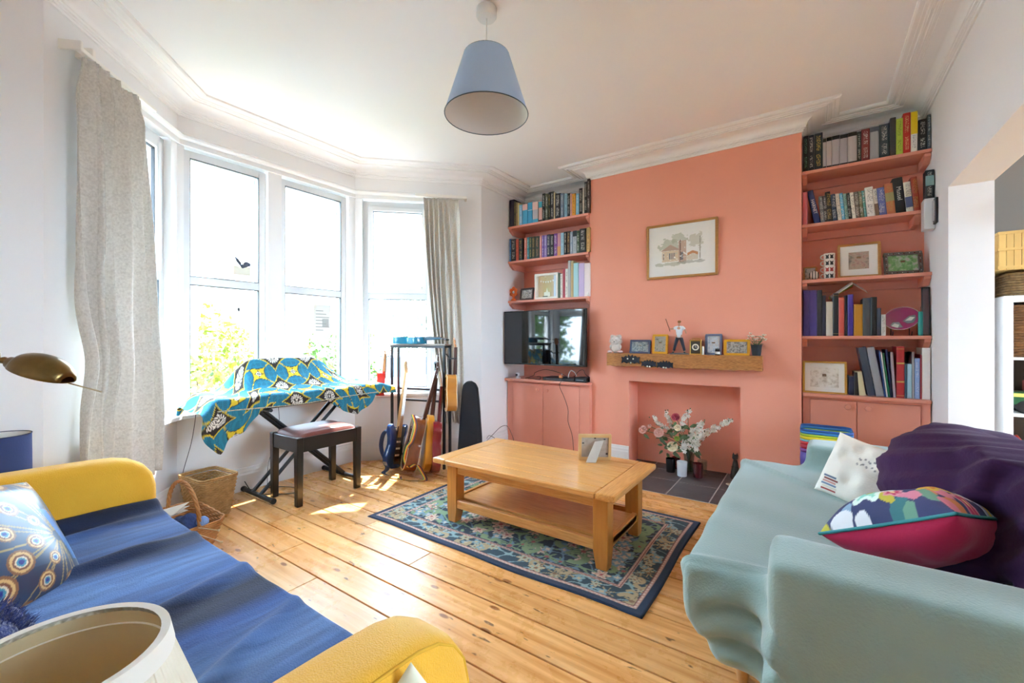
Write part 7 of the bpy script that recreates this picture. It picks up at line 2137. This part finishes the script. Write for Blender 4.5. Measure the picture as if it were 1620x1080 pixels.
votive('small smoky red glass behind the black candle', 1070, 4.14, 0.036, 0.105, glass_mat('smoky_red', (0.55, 0.2, 0.2), 0.12))
votive('clear glass tumbler behind the dark red candle', 1111, 4.13, 0.042, 0.11, M_vg, wax=False)
ct = thing('cat_statue', 'dark bronze seated cat statue at the right of the fireplace', 'statue', (-0.540, 4.12, ZH))
M_brz = mat('dark_bronze', '#4a443c', 0.4, metal=0.5, var=(20, '#2c2822', 0.5))
mb = MB(); mb.lathe([(0.001, 0), (0.042, 0), (0.046, 0.012), (0.044, 0.04), (0.036, 0.085), (0.027, 0.125), (0.020, 0.150), (0.017, 0.160)], 22, M=Matrix.Diagonal((0.85, 1.1, 1, 1)))
mb.build('body', M_brz, ct, smooth=180)
hdc = MB().ball((0, -0.012, 0.185), 0.026, 18, 12, sc=(0.9, 1.05, 0.95)).build('head', M_brz, ct, smooth=180)
for s in (-1, 1):
    MB().lathe([(0.010, 0), (0.001, 0.026)], 10, c=(0.014 * s, -0.008, 0.198)).build('ear', M_brz, ct, smooth=40)
    MB().tube([(0.016 * s, -0.022, 0.11), (0.015 * s, -0.034, 0.05), (0.015 * s, -0.044, 0.006)], [0.011, 0.009, 0.010], 10).build('front_leg', M_brz, ct, smooth=180)
MB().ball((0, -0.036, 0.178), 0.010, 10, 8).build('muzzle', M_brz, hdc, smooth=180)
MB().tube([(0.02, 0.04, 0.01), (0.05, 0.02, 0.01), (0.052, -0.03, 0.01), (0.035, -0.055, 0.01)], [0.009, 0.009, 0.008, 0.006], 8).build('tail', M_brz, ct, smooth=180)
for k, (px, Y, s, lb) in enumerate(((1158, 3.885, 0.030, 'flat pale stone at the right of the hearth'), (1168, 3.90, 0.022, 'rounder pale stone beside the flat stone on the hearth'))):
    p = fl_pos(px, 700, Y)
    mb = MB(); mb.ball((0, 0, s * 0.42), s, 16, 10, sc=(1.4 if k == 0 else 0.9, 0.9, 0.42))
    mb.v = [(x * (1 + 0.12 * math.sin(y * 200 + z * 90)), y, max(0, z * (1 + 0.1 * math.sin(x * 150)))) for x, y, z in mb.v]
    o = mb.build('stone', mat('pale_stone', '#b8a48c', 0.8, var=(30, '#94826c', 0.5)), smooth=180); o.location = (p.x, Y, ZH)
    tag(o, lb, 'stone', 'stones on the hearth')
# rainbow striped crate in the right alcove
cr = thing('striped_crate', 'rainbow striped plastic basket behind the teal sofa', 'basket', (0.08, 3.80, 0))
cols = [('#e9e6e2', 0.0, 0.30), ('#5a4a9c', 0.30, 0.40), ('#7a3a8c', 0.40, 0.425), ('#b0283c', 0.425, 0.455), ('#c9343c', 0.455, 0.475), ('#74b4cc', 0.475, 0.49), ('#e0cf2c', 0.49, 0.512), ('#b4cf3c', 0.512, 0.53), ('#3f86c4', 0.53, 0.548), ('#2f5fa8', 0.548, 0.566)]
for i, (c, z0, z1) in enumerate(cols):
    rp = rrect(0.150, 0.125, 0.05)(64)
    wob_ = [(a, b) for a, b in rp]
    ring = MB(); vs = []; 
    for (a, b) in rp: vs += [(a, b, z0), (a * 1.02, b * 1.02, (z0 + z1) / 2), (a, b, z1)]
    n_ = len(rp); fs = []
    for k in range(n_):
        k2 = (k + 1) % n_
        for e in (0, 1): fs.append((3 * k + e, 3 * k2 + e, 3 * k2 + e + 1, 3 * k + e + 1))
    ring.add(vs, fs); ring.build('band', mat('crate_' + c, c, 0.4, var=None), cr, smooth=40, solid=0.004)
MB().box(-0.12, 0.12, -0.1, 0.1, 0.004, 0.012).build('bottom', mat('crate_base', '#e9e6e2', 0.5), cr)
# ---------------------------------------------------------------- next room : cube shelf with baskets and toys
ks = thing('cube_shelf', 'white cube shelf unit standing in the next room', 'shelf unit', (1.35, 4.09, 0))
M_kx = mat('white_laminate', '#e6e3e0', 0.4)
KX0, KX1, KY0, KY1 = 0.966, 1.72, 3.90, 4.29
for a, b, z0, z1 in ((KX0, KX0 + 0.04, 0, 1.464), (KX1 - 0.04, KX1, 0, 1.464)):
    MB().box(a, b, KY0, KY1, z0, z1).build('side_panel', M_kx, ks, world=True, bevel=0.002)
MB().box(KX0 + 0.04, KX1 - 0.04, KY0, KY1, 1.424, 1.464).build('top_panel', M_kx, ks, world=True, bevel=0.002)
MB().box(KX0 + 0.04, KX1 - 0.04, KY0, KY1, 0.0, 0.04).build('bottom_panel', M_kx, ks, world=True, bevel=0.002)
MB().box((KX0 + KX1) / 2 - 0.01, (KX0 + KX1) / 2 + 0.01, KY0, KY1, 0.04, 1.424).build('divider', M_kx, ks, world=True)
shz = [0.385, 0.735, 1.08]
for z in shz:
    MB().box(KX0 + 0.04, (KX0 + KX1) / 2 - 0.01, KY0, KY1, z - 0.008, z + 0.008).build('shelf', M_kx, ks, world=True)
    MB().box((KX0 + KX1) / 2 + 0.01, KX1 - 0.04, KY0, KY1, z - 0.008, z + 0.008).build('shelf', M_kx, ks, world=True)
M_wick = mat('brown_wicker', '#8e5f30', 0.7, var=(40, '#5f3a1a', 0.5), bump=(70, 0.6)); M_bam = mat('bamboo_slat', '#c9a25c', 0.55, obj_var=0.08); M_rush = mat('rush_weave', '#8a6c42', 0.9, var=(50, '#5f4728', 0.5), bump=(80, 0.8))
def basket_box(name, label, x0, x1, y0, y1, z0, z1, m, group, slats=False):
    r = thing(name, label, 'basket', ((x0 + x1) / 2, (y0 + y1) / 2, z0), group=group)
    if not slats:
        nrow = int((z1 - z0) / 0.016)
        q = MB()
        for i in range(nrow):
            z = z0 + 0.008 + i * 0.016
            ring = rrect((x1 - x0) / 2 - 0.008, (y1 - y0) / 2 - 0.008, 0.02)(56)
            q.tube([((x0 + x1) / 2 + a + 0.003 * math.sin(k * PI / 2 + i * PI) * (abs(b) < abs(a)), (y0 + y1) / 2 + b + 0.003 * math.sin(k * PI / 2 + i * PI), z) for k, (a, b) in enumerate(ring)], 0.0088, 5, closed=True)
        q.build('woven_rows', m, r, world=True, smooth=180).__setitem__('kind', 'stuff')
        MB().box(x0 + 0.015, x1 - 0.015, y0 + 0.015, y1 - 0.015, z0, z0 + 0.01).build('bottom', m, r, world=True)
    else:
        n_ = int((x1 - x0) / 0.03)
        for i in range(n_):
            a = x0 + (x1 - x0) * i / n_
            MB().box(a + 0.001, a + (x1 - x0) / n_ - 0.001, y0, y0 + 0.008, z0, z1).build('slat', m, r, world=True)
        n2 = int((y1 - y0) / 0.03)
        for i in range(n2):
            a = y0 + 0.009 + (y1 - y0 - 0.009) * i / n2
            MB().box(x0, x0 + 0.008, a + 0.001, a + (y1 - y0) / n2 - 0.001, z0, z1).build('slat', m, r, world=True)
        for zz in (z0 + 0.008, (z0 + z1) / 2, z1 - 0.018):
            MB().box(x0 - 0.005, x1 + 0.004, y0 - 0.005, y0, zz, zz + 0.016).build('band', m, r, world=True)
            MB().box(x0 - 0.005, x0, y0, y1, zz, zz + 0.016).build('band', m, r, world=True)
        MB().box(x1 - 0.008, x1, y0 + 0.009, y1, z0, z1).build('side', m, r, world=True)
        MB().box(x0 + 0.009, x1 - 0.009, y0 + 0.009, y1, z0, z0 + 0.008).build('bottom', m, r, world=True)
    return r
basket_box('rush_basket', 'brown rush basket on top of the cube shelf', 0.955 + 0.03, 1.40, 3.93, 4.24, 1.464, 1.622, M_rush, 'baskets in the next room')
basket_box('bamboo_basket', 'pale bamboo slatted basket stacked on the rush basket', 0.945, 1.42, 3.90, 4.25, 1.624, 1.86, M_bam, 'baskets in the next room', slats=True)
basket_box('wicker_basket', 'brown wicker basket in the top cube of the white shelf', 1.012, 1.33, 3.925, 4.25, 1.088, 1.412, M_wick, 'baskets in the next room')
tc_ = thing('toy_jeep', 'green toy jeep in the middle cube of the white shelf', 'toy car', (1.17, 4.03, 0.743))
M_tg = mat('toy_green', '#1f5a34', 0.3, coat=0.4)
MB().box(-0.15, 0.15, -0.07, 0.07, 0.045, 0.13).build('body', M_tg, tc_, bevel=0.012, seg=2)
MB().box(-0.08, 0.13, -0.065, 0.065, 0.13, 0.20).build('cab', mat('toy_red', '#8c2420', 0.4), tc_, bevel=0.012, seg=2)
for s in (-0.1, 0.1):
    for yv in (-0.072, 0.052):
        MB().lathe([(0.001, 0), (0.03, 0), (0.042, 0.004), (0.042, 0.018), (0.001, 0.02)], 22, M=frame((s, yv, 0.042), (1, 0, 0), (0, 0, 1), (0, 1, 0))).build('wheel', M_black, tc_, smooth=40)
MB(frame((-0.04, -0.0715, 0.095), (1, 0, 0), (0, 0, 1), (0, -1, 0))).lathe([(0.001, 0), (0.024, 0), (0.001, 0.001)], 20).build('door_emblem', mat('toy_yellow', '#e0cf6a', 0.4), tc_)
MB().box(-0.148, -0.09, -0.0715, -0.07, 0.10, 0.122).build('side_stripe', mat('toy_yellow'), tc_)
tr2 = thing('toy_dinosaur', 'red toy dinosaur in the lower cube of the white shelf', 'toy', (1.15, 4.0, 0.393))
MB().ball((0, 0, 0.10), 0.06, 16, 10, sc=(1.3, 0.7, 0.8)).build('body', mat('toy_red2', '#a02a1c', 0.4), tr2, smooth=180)
MB().tube([(-0.06, 0, 0.11), (-0.10, 0, 0.17), (-0.12, 0, 0.20)], [0.03, 0.02, 0.022], 10).build('neck', mat('toy_red2'), tr2, smooth=180)
for s in (-1, 1):
    MB().tube([(0.02 * s, -0.02, 0.08), (0.025 * s, -0.03, 0.0)], [0.02, 0.014], 8).build('leg', mat('toy_red2'), tr2, smooth=60)
fp = thing('pink_pendant', 'dusty pink lampshade hanging in the next room', 'ceiling lamp', (1.19, 3.55, 1.92))
MB().lathe([(0.13, 0.0), (0.11, 0.05), (0.05, 0.10), (0.02, 0.11)], 32, cap=False).build('shade', mat('pink_shade', '#c08078', 0.6), fp, smooth=60, solid=0.002)
MB().tube([(0, 0, 0.10), (0, 0, ZC - 1.92)], 0.003, 8).build('flex', M_wcable, fp)
# ---------------------------------------------------------------- things stuck on the window panes
def on_front(Yw, z): return (-3.782, Yw, z)
st1 = thing('window_sticker', 'dark winged sticker on the upper pane of the left tall window', 'sticker', on_front(1.612, 1.815), group='window stickers')
SM = frame((0, 0, 0), (0, 1, 0), (0, 0, 1), (1, 0, 0))
for s, pts in ((0, [(-0.062, 0.052), (-0.03, 0.028), (-0.012, 0.004), (0.0, -0.045), (-0.045, 0.005)]), (1, [(0.006, 0.002), (0.03, 0.016), (0.062, 0.004), (0.062, -0.018), (0.0, -0.045), (-0.010, -0.02)])):
    MB(SM).prism(pts, 0, 0.001).build('wing', mat('sticker_dark', '#4a4d5c', 0.6), st1)
MB(SM).tube([(0.0, 0.03, 0.002), (-0.012, 0.015, 0.002), (-0.006, -0.012, 0.002), (0.006, -0.012, 0.002), (0.008, 0.004, 0.002)], 0.003, 6).build('hook', M_paper, st1)
MB(SM).box(-0.065, 0.06, -0.10, -0.03, 0, 0.0008).build('backing', mat('sticker_cream', '#e6e0cf', 0.6), st1)
st2 = thing('spider_sticker', 'small black spider sticker on the lower pane of the left tall window', 'sticker', on_front(1.585, 1.435), group='window stickers')
MB(SM).ball((0, 0, 0.001), 0.012, 12, 8, sc=(0.7, 1.2, 0.1)).build('body', M_black, st2)
for k in range(8):
    a = R(20 + 45 * (k % 4) - 10) * (1 if k < 4 else -1) + (0 if k < 4 else 0)
    x, y = 0.030 * math.sin(R(25 + 43 * (k % 4))) * (1 if k < 4 else -1), 0.030 * math.cos(R(25 + 43 * (k % 4)))
    MB(SM).tube([(0, 0, 0.001), (x * 0.55, y * 0.55 + 0.004, 0.001), (x, y, 0.001)], 0.0016, 5).build('leg', M_black, st2)
st3 = thing('paper_notice', 'pale printed paper stuck on the lower pane of the middle window', 'notice', on_front(2.305, 1.36), group='window stickers')
MB(SM).box(-0.085, 0.085, -0.16, 0.16, 0, 0.0006).build('sheet', mat('notice_paper', '#dcd9d2', 0.8), st3)
for k in range(7):
    MB(SM).box(-0.065, 0.01 + 0.03 * (k % 3), 0.10 - 0.03 * k, 0.106 - 0.03 * k, 0.0006, 0.001).build('print_line', mat('notice_ink', '#8a8a86', 0.8), st3)
MB(SM).box(0.0, 0.065, -0.05, 0.03, 0.0006, 0.001).build('print_picture', mat('notice_pic', '#a9a9a4', 0.8), st3)
